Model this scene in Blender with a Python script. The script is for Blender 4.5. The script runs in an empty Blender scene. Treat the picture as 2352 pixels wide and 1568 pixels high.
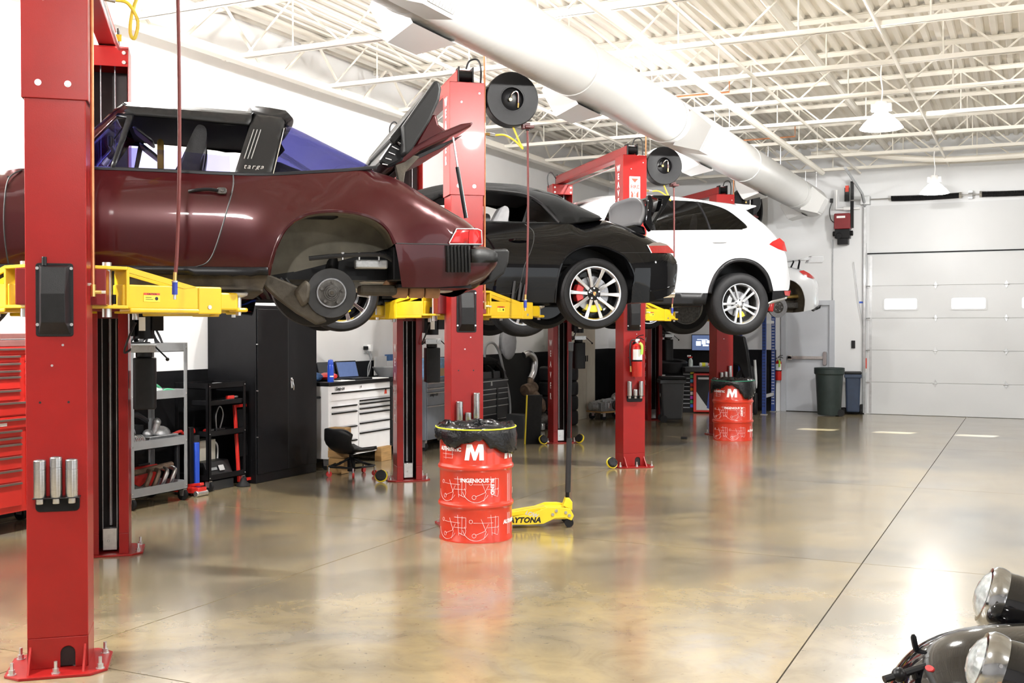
import bpy, bmesh, math, random
from mathutils import Vector, Matrix
from mathutils.geometry import delaunay_2d_cdt
random.seed(7)
R = math.radians
SC = bpy.context.scene
COL = SC.collection

# ---------------------------------------------------------------- camera, world, light, exposure
cam = bpy.data.cameras.new('camera'); cam.sensor_width = 36.0; cam.lens = 2510 / 2352 * 36.0
cam.clip_start = .05; cam.clip_end = 200
cam_o = bpy.data.objects.new('camera', cam); COL.objects.link(cam_o)
cam_o.location = (0, 0, 1.69); cam_o.rotation_euler = (R(90 - .776), 0, R(25.4))
SC.camera = cam_o
SC.view_settings.view_transform = 'Standard'; SC.view_settings.look = 'None'
SC.view_settings.gamma = 1; SC.view_settings.use_curve_mapping = False
SC.view_settings.exposure = 0.38
world = bpy.data.worlds.new('world'); SC.world = world; world.use_nodes = True
bg = world.node_tree.nodes['Background']; bg.inputs[0].default_value = (.93, .97, 1, 1); bg.inputs[1].default_value = 1.6
sun = bpy.data.lights.new('sun', 'SUN'); sun.energy = 30; sun.angle = R(.8); sun.color = (1, .96, .9)
sun_o = bpy.data.objects.new('sun', sun); COL.objects.link(sun_o)
sun_o.rotation_euler = Vector((-.91, -3.73, -2.13)).to_track_quat('-Z', 'Y').to_euler()
LAMP_POWER = 170.0
BAYS = [(-3.2, .6), (2.2, 6.0), (7.6, 11.4)]      # open bay doors in the right wall, beside and behind the camera
for y0, y1 in BAYS:                               # portals only guide the sampling of the daylight that enters there
    pl = bpy.data.lights.new('bay_portal', 'AREA'); pl.shape = 'RECTANGLE'; pl.size = y1 - y0; pl.size_y = 3.6; pl.cycles.is_portal = True
    po = bpy.data.objects.new('bay_portal', pl); COL.objects.link(po); po.location = (7.75, (y0 + y1) / 2, 1.8)
    po.rotation_euler = (R(90), 0, R(90))

# ---------------------------------------------------------------- materials
def ng(m):
    return m.node_tree.nodes, m.node_tree.links
MATS = {}
def mat(name, col, rough=.5, metal=0., coat=0., var=.06, scale=8., bump=0., bscale=60., spec=.5, emit=None, estr=0., alpha=1., trans=0., ior=1.45, stretch=None):
    m = bpy.data.materials.new(name); m.use_nodes = True
    n, l = ng(m); b = n['Principled BSDF']
    b.inputs['Base Color'].default_value = (*col, 1); b.inputs['Roughness'].default_value = rough
    b.inputs['Metallic'].default_value = metal; b.inputs['Coat Weight'].default_value = coat
    b.inputs['Coat Roughness'].default_value = .04; b.inputs['Specular IOR Level'].default_value = spec
    b.inputs['Transmission Weight'].default_value = trans; b.inputs['IOR'].default_value = ior; b.inputs['Alpha'].default_value = alpha
    if emit: b.inputs['Emission Color'].default_value = (*emit, 1); b.inputs['Emission Strength'].default_value = estr
    tc = n.new('ShaderNodeTexCoord')
    src = tc.outputs['Object']
    if stretch:
        mp = n.new('ShaderNodeMapping'); mp.inputs['Scale'].default_value = stretch; l.new(src, mp.inputs[0]); src = mp.outputs[0]
    if var > 0:
        t = n.new('ShaderNodeTexNoise'); t.inputs['Scale'].default_value = scale; t.inputs['Detail'].default_value = 4
        l.new(src, t.inputs['Vector'])
        r = n.new('ShaderNodeValToRGB')
        r.color_ramp.elements[0].position = .3; r.color_ramp.elements[1].position = .7
        r.color_ramp.elements[0].color = (*[max(0, c * (1 - var)) for c in col], 1)
        r.color_ramp.elements[1].color = (*[min(1, c * (1 + var)) for c in col], 1)
        l.new(t.outputs['Fac'], r.inputs[0]); l.new(r.outputs[0], b.inputs['Base Color'])
    if bump > 0:
        t2 = n.new('ShaderNodeTexNoise'); t2.inputs['Scale'].default_value = bscale; t2.inputs['Detail'].default_value = 2
        l.new(src, t2.inputs['Vector'])
        bp = n.new('ShaderNodeBump'); bp.inputs['Strength'].default_value = bump; bp.inputs['Distance'].default_value = .01
        l.new(t2.outputs['Fac'], bp.inputs['Height']); l.new(bp.outputs[0], b.inputs['Normal'])
    MATS[name] = m
    return m

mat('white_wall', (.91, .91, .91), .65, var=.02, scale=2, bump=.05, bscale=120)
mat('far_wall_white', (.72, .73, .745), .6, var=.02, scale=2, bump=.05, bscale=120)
mat('black_band', (.010, .010, .011), .4, var=.2, scale=3, spec=.2)
mat('grey_wall', (.30, .30, .31), .6, var=.03, scale=2)
mat('ceiling_white', (.85, .81, .73), .55, var=.03, scale=1.5)
mat('steel_white', (.82, .785, .71), .5, var=.03, scale=3)
mat('duct_white', (.56, .56, .555), .38, var=.02, scale=3)
mat('grille_grey', (.52, .52, .52), .5, var=.05)
mat('copper', (.62, .27, .13), .35, .9, var=.15, scale=20)
mat('lift_red', (.27, .009, .008), .34, coat=.2, spec=.35, var=.07, scale=5, bump=.05, bscale=260)
mat('lift_dark_red', (.18, .008, .010), .35, coat=.2, var=.08)
mat('lift_yellow', (.62, .40, .010), .36, coat=.2, var=.05)
mat('black_plastic', (.009, .009, .010), .42, spec=.3, var=.15, scale=30, bump=.12, bscale=300)
mat('black_metal', (.007, .007, .008), .35, var=.1, spec=.25)
mat('dark_inside', (.012, .006, .006), .6, var=.2)
mat('steel', (.55, .55, .56), .28, 1., var=.1, scale=40, stretch=(1, 1, 8))
mat('zinc', (.66, .66, .66), .3, .9, var=.08, scale=30)
mat('chrome', (.86, .86, .87), .06, 1., var=0)
mat('cable_grey', (.42, .43, .45), .4, .7, var=.1, scale=60)
mat('brass', (.70, .50, .18), .3, 1., var=.1)
mat('hose_red', (.13, .028, .026), .5, var=.12, scale=40)
mat('hose_black', (.02, .02, .022), .5, var=.1)
mat('hose_yellow', (.62, .46, .04), .45, var=.08, scale=20)
mat('blue_plastic', (.03, .05, .30), .4, var=.1)
mat('white_paint', (.88, .88, .88), .4, var=.02)
mat('letter_white', (.9, .9, .9), .5, var=0)
mat('letter_black', (.01, .01, .01), .5, var=0)
mat('yellow_sticker', (.85, .72, .05), .5, var=.04)
mat('red_sticker', (.7, .06, .03), .5, var=.04)
mat('rubber', (.010, .010, .011), .65, spec=.3, var=.2, scale=25, bump=.1, bscale=150)
mat('joint_dark', (.05, .045, .04), .8, var=.2)
M = MATS

def glass_mat(name, tint, gloss=.5, rough=.0):
    m = bpy.data.materials.new(name); m.use_nodes = True; n, l = ng(m); n.remove(n['Principled BSDF'])
    o = n['Material Output']; t = n.new('ShaderNodeBsdfTransparent'); t.inputs[0].default_value = (*tint, 1)
    tc = n.new('ShaderNodeTexCoord'); ns = n.new('ShaderNodeTexNoise'); ns.inputs['Scale'].default_value = 3; l.new(tc.outputs['Object'], ns.inputs['Vector'])
    rp = n.new('ShaderNodeValToRGB'); rp.color_ramp.elements[0].color = (*[c * .93 for c in tint], 1); rp.color_ramp.elements[1].color = (*tint, 1); l.new(ns.outputs['Fac'], rp.inputs[0]); l.new(rp.outputs[0], t.inputs[0])
    g = n.new('ShaderNodeBsdfGlossy'); g.inputs['Roughness'].default_value = rough; g.inputs['Color'].default_value = (1, 1, 1, 1)
    f = n.new('ShaderNodeFresnel'); f.inputs[0].default_value = 1.45
    mm = n.new('ShaderNodeMath'); mm.operation = 'MULTIPLY'; mm.inputs[1].default_value = gloss; l.new(f.outputs[0], mm.inputs[0])
    mx = n.new('ShaderNodeMixShader'); l.new(mm.outputs[0], mx.inputs[0]); l.new(t.outputs[0], mx.inputs[1]); l.new(g.outputs[0], mx.inputs[2]); l.new(mx.outputs[0], o.inputs[0])
    MATS[name] = m
def floor_material(name, stops):
    m = bpy.data.materials.new(name); m.use_nodes = True
    n, l = ng(m); b = n['Principled BSDF']
    g = n.new('ShaderNodeNewGeometry')
    def noise(scale, detail, rough=.55, dist=0.):
        t = n.new('ShaderNodeTexNoise'); t.inputs['Scale'].default_value = scale; t.inputs['Detail'].default_value = detail
        t.inputs['Roughness'].default_value = rough; t.inputs['Distortion'].default_value = dist
        l.new(g.outputs['Position'], t.inputs['Vector']); return t
    def ramp(src, stops):
        r = n.new('ShaderNodeValToRGB'); e = r.color_ramp.elements
        while len(e) < len(stops): e.new(.5)
        for i, (p, c) in enumerate(stops): e[i].position = p; e[i].color = (*c, 1)
        l.new(src, r.inputs[0]); return r
    a = ramp(noise(.55, 6, .6, .6).outputs['Fac'], stops)
    c = ramp(noise(3.2, 8, .62, 1.2).outputs['Fac'], [(.32, (.62, .60, .58)), (.5, (.95, .95, .95)), (.68, (1.12, 1.1, 1.06))])
    mx = n.new('ShaderNodeMix'); mx.data_type = 'RGBA'; mx.blend_type = 'MULTIPLY'; mx.inputs['Factor'].default_value = .55
    l.new(a.outputs[0], mx.inputs['A']); l.new(c.outputs[0], mx.inputs['B'])
    sp = ramp(noise(26, 3, .5).outputs['Fac'], [(.27, (.55, .52, .5)), (.36, (1, 1, 1))])
    mx2 = n.new('ShaderNodeMix'); mx2.data_type = 'RGBA'; mx2.blend_type = 'MULTIPLY'; mx2.inputs['Factor'].default_value = .5
    l.new(mx.outputs['Result'], mx2.inputs['A']); l.new(sp.outputs[0], mx2.inputs['B'])
    l.new(mx2.outputs['Result'], b.inputs['Base Color'])
    rr = n.new('ShaderNodeMapRange'); rr.inputs['To Min'].default_value = .13; rr.inputs['To Max'].default_value = .27
    l.new(noise(1.7, 5).outputs['Fac'], rr.inputs['Value']); l.new(rr.outputs[0], b.inputs['Roughness'])
    bp = n.new('ShaderNodeBump'); bp.inputs['Strength'].default_value = .10; bp.inputs['Distance'].default_value = .008
    l.new(noise(7, 3).outputs['Fac'], bp.inputs['Height']); l.new(bp.outputs[0], b.inputs['Normal'])
    b.inputs['Specular IOR Level'].default_value = .85
    b.inputs['Coat Weight'].default_value = .45; b.inputs['Coat Roughness'].default_value = .14; b.inputs['Coat IOR'].default_value = 1.6
    MATS[name] = m
floor_material('concrete', [(.30, (.16, .145, .12)), (.45, (.25, .207, .135)), (.56, (.31, .245, .135)), (.70, (.24, .22, .185))])
floor_material('concrete_glare', [(.30, (.155, .143, .122)), (.45, (.23, .20, .148)), (.56, (.28, .232, .155)), (.70, (.23, .215, .19))])  # right-hand slabs: whitening by floor reflection put into a greyer colour

# ---------------------------------------------------------------- mesh helpers
class MB:
    def __init__(s, T=None): s.v = []; s.f = []; s.T = T or Matrix()
    def add(s, vs, fs, T=None):
        o = len(s.v); A = s.T @ T if T is not None else s.T
        s.v += [tuple(A @ Vector(p)) for p in vs]; s.f += [tuple(i + o for i in (q[::-1] if A.determinant() < 0 else q)) for q in fs]; return s
    def box(s, c, d, rz=0, ry=0, rx=0):
        x, y, z = [q / 2 for q in d]
        T = Matrix.Translation(c) @ Matrix.Rotation(rz, 4, 'Z') @ Matrix.Rotation(ry, 4, 'Y') @ Matrix.Rotation(rx, 4, 'X')
        return s.add([(-x, -y, -z), (x, -y, -z), (x, y, -z), (-x, y, -z), (-x, -y, z), (x, -y, z), (x, y, z), (-x, y, z)],
                     [(0, 3, 2, 1), (4, 5, 6, 7), (0, 1, 5, 4), (1, 2, 6, 5), (2, 3, 7, 6), (3, 0, 4, 7)], T)
    def bb(s, a, b):
        return s.box([(p + q) / 2 for p, q in zip(a, b)], [abs(q - p) for p, q in zip(a, b)])
    def cyl(s, a, b, r, r2=None, n=16, caps=True):
        a = Vector(a); b = Vector(b); r2 = r if r2 is None else r2; d = (b - a)
        if d.length < 1e-6: return s
        q = d.to_track_quat('Z', 'Y'); vs = []
        for p, rr in ((a, r), (b, r2)):
            for i in range(n):
                t = 2 * math.pi * i / n; vs.append(p + q @ Vector((rr * math.cos(t), rr * math.sin(t), 0)))
        fs = [(i, (i + 1) % n, n + (i + 1) % n, n + i) for i in range(n)]
        if caps: fs += [tuple(range(n - 1, -1, -1)), tuple(range(n, 2 * n))]
        return s.add(vs, fs)
    def tube(s, pts, r, n=8, closed=False, caps=True):
        pts = [Vector(p) for p in pts]; m = len(pts); vs = []; fs = []; up = None
        rs = r if isinstance(r, (list, tuple)) else [r] * m
        for i, p in enumerate(pts):
            if closed: t = pts[(i + 1) % m] - pts[i - 1]
            else: t = pts[min(i + 1, m - 1)] - pts[max(i - 1, 0)]
            t.normalize()
            if up is None:
                up = Vector((0, 0, 1)) if abs(t.z) < .9 else Vector((1, 0, 0))
            u = (up - t * up.dot(t)).normalized(); w = t.cross(u); up = u
            vs += [p + (u * math.cos(2 * math.pi * k / n) + w * math.sin(2 * math.pi * k / n)) * rs[i] for k in range(n)]
        for i in range(m if closed else m - 1):
            j = (i + 1) % m
            fs += [(i * n + k, i * n + (k + 1) % n, j * n + (k + 1) % n, j * n + k) for k in range(n)]
        if caps and not closed: fs += [tuple(range(n - 1, -1, -1)), tuple(range((m - 1) * n, m * n))]
        return s.add(vs, fs)
    def lathe(s, prof, n=32, T=None, a0=0., a1=2 * math.pi):
        full = abs(a1 - a0 - 2 * math.pi) < 1e-6; k = n if full else n + 1; vs = []; fs = []
        for r, z in prof:
            for i in range(k):
                t = a0 + (a1 - a0) * i / n; vs.append((r * math.cos(t), r * math.sin(t), z))
        for j in range(len(prof) - 1):
            for i in range(n):
                i2 = (i + 1) % k; fs.append((j * k + i, j * k + i2, (j + 1) * k + i2, (j + 1) * k + i))
        return s.add(vs, fs, T)
    def prism(s, poly, h0, h1, plane='xy', T=None):
        n = len(poly)
        mp = {'xy': lambda a, b, h: (a, b, h), 'xz': lambda a, b, h: (a, h, b), 'yz': lambda a, b, h: (h, a, b)}[plane]
        ar = sum(poly[i][0] * poly[(i + 1) % n][1] - poly[(i + 1) % n][0] * poly[i][1] for i in range(n))
        if plane == 'xz': ar = -ar
        if ar < 0: poly = poly[::-1]
        vs = [mp(*p, h0) for p in poly] + [mp(*p, h1) for p in poly]
        fs = [tuple(range(n - 1, -1, -1)), tuple(range(n, 2 * n))] + [(i, (i + 1) % n, n + (i + 1) % n, n + i) for i in range(n)]
        return s.add(vs, fs, T)
    def ball(s, c, r, n=12, sc=(1, 1, 1)):
        prof = [(max(1e-4, r * math.sin(math.pi * i / (n // 2 + 1))), -r * math.cos(math.pi * i / (n // 2 + 1))) for i in range(n // 2 + 2)]
        return s.lathe(prof, n, Matrix.Translation(c) @ Matrix.Diagonal((*sc, 1)))
    def build(s, name, m, parent=None, smooth=35, bevel=0., seg=2, kind=None, label=None):
        me = bpy.data.meshes.new(name); me.from_pydata(s.v, [], s.f); me.validate(); me.update()
        if isinstance(m, str): m = MATS[m]
        me.materials.append(m)
        if smooth:
            me.shade_smooth(); me.set_sharp_from_angle(angle=R(smooth))
        o = bpy.data.objects.new(name, me); COL.objects.link(o)
        if parent: o.parent = parent
        if bevel:
            bv = o.modifiers.new('bevel', 'BEVEL'); bv.width = bevel; bv.segments = seg; bv.limit_method = 'ANGLE'; bv.angle_limit = R(40); bv.harden_normals = False
        if kind: o['kind'] = kind
        if label: o['label'] = label
        return o
def tag(o, label, cat, group=None, kind=None):
    o['label'] = label; o['category'] = cat
    if group: o['group'] = group
    if kind: o['kind'] = kind
    return o
def thing(name, label, cat, loc=(0, 0, 0), rz=0, group=None):
    o = bpy.data.objects.new(name, None); COL.objects.link(o); o.empty_display_size = .1
    o.location = loc; o.rotation_euler = (0, 0, rz)
    return tag(o, label, cat, group)
def struct(name, label=None, loc=(0, 0, 0), rz=0):
    o = bpy.data.objects.new(name, None); COL.objects.link(o); o.location = loc; o.rotation_euler = (0, 0, rz); o['kind'] = 'structure'
    if label: o['label'] = label
    return o
def inst(src, parent=None, loc=None, rot=None, name=None):
    c = src.copy(); COL.objects.link(c)
    if name: c.name = name
    c.parent = parent
    if loc is not None: c.location = loc
    if rot is not None: c.rotation_euler = rot
    return c
def copy_tree(o, parent=None):
    c = o.copy(); COL.objects.link(c); c.parent = parent
    for ch in list(o.children): copy_tree(ch, c)
    return c
def rr(x0, y0, x1, y1, r, n=4):
    """rounded rectangle polygon"""
    P = []
    for cx, cy, a in ((x1 - r, y1 - r, 0), (x0 + r, y1 - r, 90), (x0 + r, y0 + r, 180), (x1 - r, y0 + r, 270)):
        P += [(cx + r * math.cos(R(a + 90 * i / n)), cy + r * math.sin(R(a + 90 * i / n))) for i in range(n + 1)]
    return P
def arc(cx, cy, r, a0, a1, n=12):
    return [(cx + r * math.cos(R(a0 + (a1 - a0) * i / n)), cy + r * math.sin(R(a0 + (a1 - a0) * i / n))) for i in range(n + 1)]
def crom(pts, n=6, closed=False):
    """Catmull-Rom through points of any dimension"""
    m = len(pts); out = []
    if m < 3: return [tuple(p) for p in pts]
    for i in range(m if closed else m - 1):
        g = lambda k: Vector(pts[k % m] if closed else pts[max(0, min(m - 1, k))])
        a, b, c, d = g(i - 1), g(i), g(i + 1), g(i + 2)
        for k in range(n):
            t = k / n
            out.append(tuple(.5 * (2 * b + (c - a) * t + (2 * a - 5 * b + 4 * c - d) * t * t + (3 * b - a - 3 * c + d) * t ** 3)))
    if not closed: out.append(tuple(pts[-1]))
    return out
def text_mesh(txt, size, depth=.002, align='CENTER', bold=0., shear=0., spacing=1.):
    c = bpy.data.curves.new('text', 'FONT'); c.body = txt; c.size = size; c.extrude = depth / 2
    c.align_x = align; c.align_y = 'CENTER'; c.offset = bold; c.shear = shear; c.space_character = spacing; c.resolution_u = 3
    o = bpy.data.objects.new('text', c); COL.objects.link(o)
    dg = bpy.context.evaluated_depsgraph_get(); me = bpy.data.meshes.new_from_object(o.evaluated_get(dg))
    vs = [tuple(v.co) for v in me.vertices]; fs = [tuple(p.vertices) for p in me.polygons]
    bpy.data.objects.remove(o); bpy.data.curves.remove(c); bpy.data.meshes.remove(me)
    return vs, fs
def lettering(name, txt, size, m, parent, loc, rot, depth=.002, fn=None, **k):
    """flat print standing a hair proud of its carrier; fn optionally bends (x,y,z)"""
    vs, fs = text_mesh(txt, size, depth, **k)
    if fn: vs = [fn(*p) for p in vs]
    b = MB(); b.add(vs, fs)
    o = b.build(name, m, parent, smooth=0); o.location = loc; o.rotation_euler = rot
    return o
# ================================================================ the room
XL, XR, YB, YF = -8.2, 7.6, -4.2, 22.1
ZD = 5.2                                     # underside of the roof deck
# floor: slabs with saw-cut joints
fl = struct('floor', 'polished tan concrete floor with saw-cut joints')
MB().bb((XL - .3, YB - .3, -.3), (XR + .3, YF + .3, -.02)).build('subfloor', 'joint_dark', fl, smooth=0)
xs = [XL - .2, -7.99, -4.53, -1.08, 2.37, 5.82, XR + .2]; ys = [YB - .2, -.05, 4.01, 8.1, 12.15, 16.2, 20.25, YF + .2]
for i in range(len(xs) - 1):
    for j in range(len(ys) - 1):
        g = .0042
        MB().bb((xs[i] + g, ys[j] + g, -.02), (xs[i + 1] - g, ys[j + 1] - g, 0)).build('slab', 'concrete' if xs[i] < -1.2 else 'concrete_glare', fl, smooth=0)
# left wall: white above a black wainscot
w = struct('wall_left', 'white painted wall with a black lower band')
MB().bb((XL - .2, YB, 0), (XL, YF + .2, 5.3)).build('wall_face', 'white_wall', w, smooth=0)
MB().bb((XL, YB, 0), (XL + .012, YF, 1.225)).build('wainscot', 'black_band', w, smooth=0)
# far wall with the openings of a sectional door and a steel door
DX0, DX1, DZ = -2.81, 2.05, 3.09             # sectional door opening
PX0, PX1, PZ = -4.47, -3.53, 2.16            # personnel door opening
w = struct('wall_far', 'white far wall around the garage door')
b = MB()
for a in ((XL, PX0, 0, 5.3), (PX0, PX1, PZ, 5.3), (PX1, DX0, 0, 5.3), (DX0, DX1, DZ, 5.3), (DX1, XR, 0, 5.3)):
    b.bb((a[0], YF, a[2]), (a[1], YF + .2, a[3]))
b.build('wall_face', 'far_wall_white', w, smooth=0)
MB().bb((XL + .012, YF - .012, 0), (-4.62, YF, 1.225)).build('wainscot', 'black_band', w, smooth=0)
MB().bb((-3.36, YF - .02, 0), (-2.92, YF, .11)).build('cove_base', 'black_plastic', w, smooth=0)
# walls behind and beside the camera (the right one has open bay doors that let the daylight in)
w = struct('wall_back', 'grey wall behind the camera')
MB().bb((XL, YB - .2, 0), (XR, YB, 5.3)).build('wall_face', 'grey_wall', w, smooth=0)
w = struct('wall_right', 'grey wall with open bay doors')
b = MB(); bays = BAYS
e = YB
for y0, y1 in bays:
    b.bb((XR, e, 0), (XR + .2, y0, 5.3)); b.bb((XR, y0, 3.6), (XR + .2, y1, 5.3)); e = y1
b.bb((XR, e, 0), (XR + .2, YF, 5.3)); b.build('wall_face', 'grey_wall', w, smooth=0)
# ceiling: corrugated deck, flutes along the room
b = MB(); p = .152; x = XL; prof = []
while x < XR:
    prof += [(x, 0), (x + .058, 0), (x + .078, .045), (x + .132, .045)]; x += p
vs = [(a, YB, ZD + c) for a, c in prof] + [(a, YF, ZD + c) for a, c in prof]; n = len(prof)
b.add(vs, [(i, i + 1, n + i + 1, n + i) for i in range(n - 1)])
b.bb((XL, YB, ZD + .07), (XR, YF, ZD + .12))
c = b.build('ceiling', 'ceiling_white', smooth=20); c['kind'] = 'structure'; c['label'] = 'white corrugated steel roof deck'

# open-web joists across the room
JZ = 4.60
web_v = MB().cyl((0, 0, 0), (0, 0, 1), .012, n=6).build('web_bar', 'steel_white')
webme = web_v.data; bpy.data.objects.remove(web_v)
def bar(parent, a, bb, r=1.0):
    a = Vector(a); d = Vector(bb) - a
    o = bpy.data.objects.new('web_bar', webme); COL.objects.link(o); o.parent = parent
    o.location = a; o.rotation_mode = 'QUATERNION'; o.rotation_quaternion = d.to_track_quat('Z', 'Y'); o.scale = (r, r, d.length)
def chord(parent, name, x0, x1, z, up):
    b = MB()
    for s in (-1, 1):
        b.bb((x0, s * .006, z), (x1, s * .052, z + .006)) if not up else b.bb((x0, s * .006, z + .05), (x1, s * .052, z + .056))
        b.bb((x0, s * .006, z), (x1, s * .012, z + .056))
    return b.build(name, 'steel_white', parent, smooth=0)
k = 0
for y in [21.05 - 1.65 * i for i in range(0, 13)]:
    j = struct('roof_joist', 'white open-web steel joist under the roof deck', (0, y, 0))
    full = y > 3
    chord(j, 'top_chord', XL + .02, XR - .02, ZD - .06, True); chord(j, 'bottom_chord', -8.0, 7.3, JZ, False)
    x = -7.7; i = 0
    while x < (2.4 if full else -7):
        x2 = x + .62
        bar(j, (x, 0, JZ + .03), (x2, 0, ZD - .03)); bar(j, (x2 + .62, 0, JZ + .03), (x2, 0, ZD - .03))
        bar(j, (x2, 0, JZ + .03), (x2, 0, ZD - .03), .8)
        x = x2 + .62
    k += 1
# joist girder along the left wall
j = struct('roof_girder', 'white steel girder along the left wall', (-7.78, 0, 0))
MB().bb((-.06, 1, JZ - .05), (.06, YF, JZ)).bb((-.005, 1, JZ - .05), (.005, YF, JZ + .06)).build('bottom_chord', 'steel_white', j, smooth=0)
MB().bb((-.06, 1, ZD - .1), (.06, YF, ZD - .05)).build('top_chord', 'steel_white', j, smooth=0)
y = 2.0
while y < 21:
    bar(j, (0, y, JZ), (0, y + .62, ZD - .06), 1.6); bar(j, (0, y + 1.24, JZ), (0, y + .62, ZD - .06), 1.6); y += 1.65
# bridging lines, pipes and conduit that run along the room
def along(name, label, x, z, r, y0, y1, m='steel_white', n=10, cat='pipe'):
    o = MB().cyl((x, y0, z), (x, y1, z), r, n=n).build(name, m); tag(o, label, cat); return o
along('bridging_angle', 'white bridging bar under the joists right of the duct', -2.93, JZ - .01, .02, 2, 21.5, cat='bar')
along('bridging_angle', 'white bridging bar under the joists above the big lamps', -1.35, JZ - .012, .018, 2, 21.2, cat='bar')
along('bridging_angle', 'white bridging bar under the joists between duct and left wall', -5.9, JZ - .01, .02, 2, 21.5, cat='bar')
along('sprinkler_pipe', 'thick white pipe between the joists right of the duct', -2.42, 4.98, .055, 3, 21.4)
along('sprinkler_pipe', 'white pipe running just above the duct', -3.46, 4.50, .05, 2, 20.5)
along('sprinkler_pipe', 'thin white conduit above the near lifts', -6.9, 4.92, .018, 2, 20.5)
o = MB().tube(crom([(-3.6, 20.2, 4.80), (-2.9, 20.2, 4.80), (-2.2, 20.2, 4.66), (-1.2, 20.2, 4.56), (.6, 20.2, 4.56), (3, 20.2, 4.56)], 5), .05, 10).build('vent_pipe', 'steel_white')
tag(o, 'white pipe with a gentle bend crossing above the garage door', 'pipe')
for (x0, x1, y, z, lab) in ((-4.2, -3.35, 13.25, 4.56, 'nearer'), (-4.05, -3.2, 16.6, 4.53, 'farther')):
    o = MB().tube([(x0, y, z), (x1, y, z), (x1, y, z + .18)], .011, 8).build('copper_pipe', 'copper')
    tag(o, 'short bare copper pipe under the joists right of the duct, the %s one' % lab, 'pipe')
# round duct
DXc, DZc, DR = -3.75, 4.04, .262
d = thing('spiral_duct', 'large white round spiral air duct hung under the joists', 'duct')
segs = [(-1.0, 3.2), (3.2, 6.3), (6.3, 9.15), (9.15, 11.9), (11.9, 15.6), (15.6, 19.3), (19.3, 21.2)]
for y0, y1 in segs:
    b = MB(); n = 40; m = int((y1 - y0) / .085); fs = []; vs = []
    for i in range(m * 2 + 1):
        y = y0 + (y1 - y0) * i / (m * 2)
        for q in range(n):
            t = 2 * math.pi * q / n; r = DR + (.006 if i % 2 == 0 else 0)
            vs.append((DXc + r * math.cos(t), y, DZc + r * math.sin(t)))
    for i in range(m * 2):
        fs += [(i * n + q, (i + 1) * n + q, (i + 1) * n + (q + 1) % n, i * n + (q + 1) % n) for q in range(n)]
    b.add(vs, fs); b.build('duct_section', 'duct_white', d, smooth=60)
    MB().cyl((DXc, y1 - .012, DZc), (DXc, y1 + .012, DZc), DR + .012, n=40).build('joint_ring', 'duct_white', d)
T = Matrix.Translation((DXc, 21.2, DZc)) @ Matrix.Rotation(R(-90), 4, 'X')
MB().lathe([(DR, 0), (DR * .92, .07), (DR * .7, .12), (DR * .35, .15), (.001, .155)], 36, T).build('end_cap', 'duct_white', d)
def scoop(y, ang, L=.62, W=.36, out=.20):
    """register boot: ang = direction round the duct, 0 = right, -90 = straight down"""
    T = Matrix.Translation((DXc, y, DZc)) @ Matrix.Rotation(-R(ang), 4, 'Y')
    b = MB(T); r0 = DR * .72; r1 = DR + out
    a = [(r0, -L / 2, -W * .62), (r0, L / 2, -W * .62), (r0, L / 2, W * .62), (r0, -L / 2, W * .62)]
    c = [(r1, -L * .32, -W * .42), (r1, L * .32, -W * .42), (r1, L * .32, W * .42), (r1, -L * .32, W * .42)]
    b.add(a + c, [(0, 1, 5, 4), (1, 2, 6, 5), (2, 3, 7, 6), (3, 0, 4, 7), (4, 5, 6, 7)])
    s = b.build('register_boot', 'duct_white', d, smooth=0)
    g = MB(T); g.bb((r1, -L * .27, -W * .34), (r1 + .008, L * .27, W * .34))
    for i in range(9):
        yy = -L * .25 + L * .5 * i / 8; g.bb((r1 + .006, yy - .006, -W * .33), (r1 + .014, yy + .006, W * .33))
    g.build('grille', 'grille_grey', s, smooth=0)
for y, a in ((3.4, -150), (6.75, -150), (9.75, -150), (13.9, -150), (17.2, -150), (20.7, -150), (12.35, -28), (19.9, -28), (6.1, -28)): scoop(y, a)
for y in (2.9, 7.85, 11.15, 14.45, 17.75, 21.0):
    MB().cyl((DXc - .1, y, DZc + DR - .03), (DXc - .1, y, JZ + .02), .006, n=6).build('hanger_rod', 'zinc', d); MB().cyl((DXc + .1, y, DZc + DR - .03), (DXc + .1, y, JZ + .02), .006, n=6).build('hanger_rod', 'zinc', d)

# high-bay lamps: glass reflector, driver housing, cord; each gives its own light
mat('lamp_glow', (1, 1, 1), .3, emit=(1, .97, .92), estr=55, var=0)
mat('lamp_glass', (.9, .9, .9), .15, emit=(1, .98, .95), estr=5, var=0)
def lamp(x, y, lab, zc=3.90, k=1.):
    t = thing('high_bay_lamp', lab, 'lamp', (x, y, zc), group='high bay lamps under the joists')
    MB().lathe([(.07, .17), (.10, .15), (.19, .06), (.235, 0), (.228, -.004), (.185, .055), (.095, .142), (.07, .16)], 28).build('reflector', 'lamp_glass', t)
    MB().lathe([(.001, -.01), (.12, -.008), (.17, .01), (.15, .05), (.05, .12), (.001, .125)], 24).build('bulb', 'lamp_glow', t)
    MB().lathe([(.001, .30), (.06, .295), (.075, .27), (.075, .17), (.001, .165)], 16).bb((-.11, -.04, .19), (.11, .04, .27)).build('driver_housing', 'white_paint', t, bevel=.004)
    MB().tube(crom([(0, 0, .29), (.01, .01, .42), (-.008, 0, .58), (0, 0, (4.62 if zc < 4.2 else 5.21) - zc)], 4), .008, 6).build('cord', 'white_paint', t)
    L = bpy.data.lights.new('lamp_light', 'POINT'); L.shadow_soft_size = .07; L.energy = LAMP_POWER * k; L.color = (1, .985, .955)
    lo = bpy.data.objects.new('lamp_light', L); COL.objects.link(lo); lo.parent = t; lo.location = (0, 0, -.055)
    return t
lamp(-1.52, 12.8, 'glowing white high bay lamp, the nearer of the two in view', k=3.6)
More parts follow.
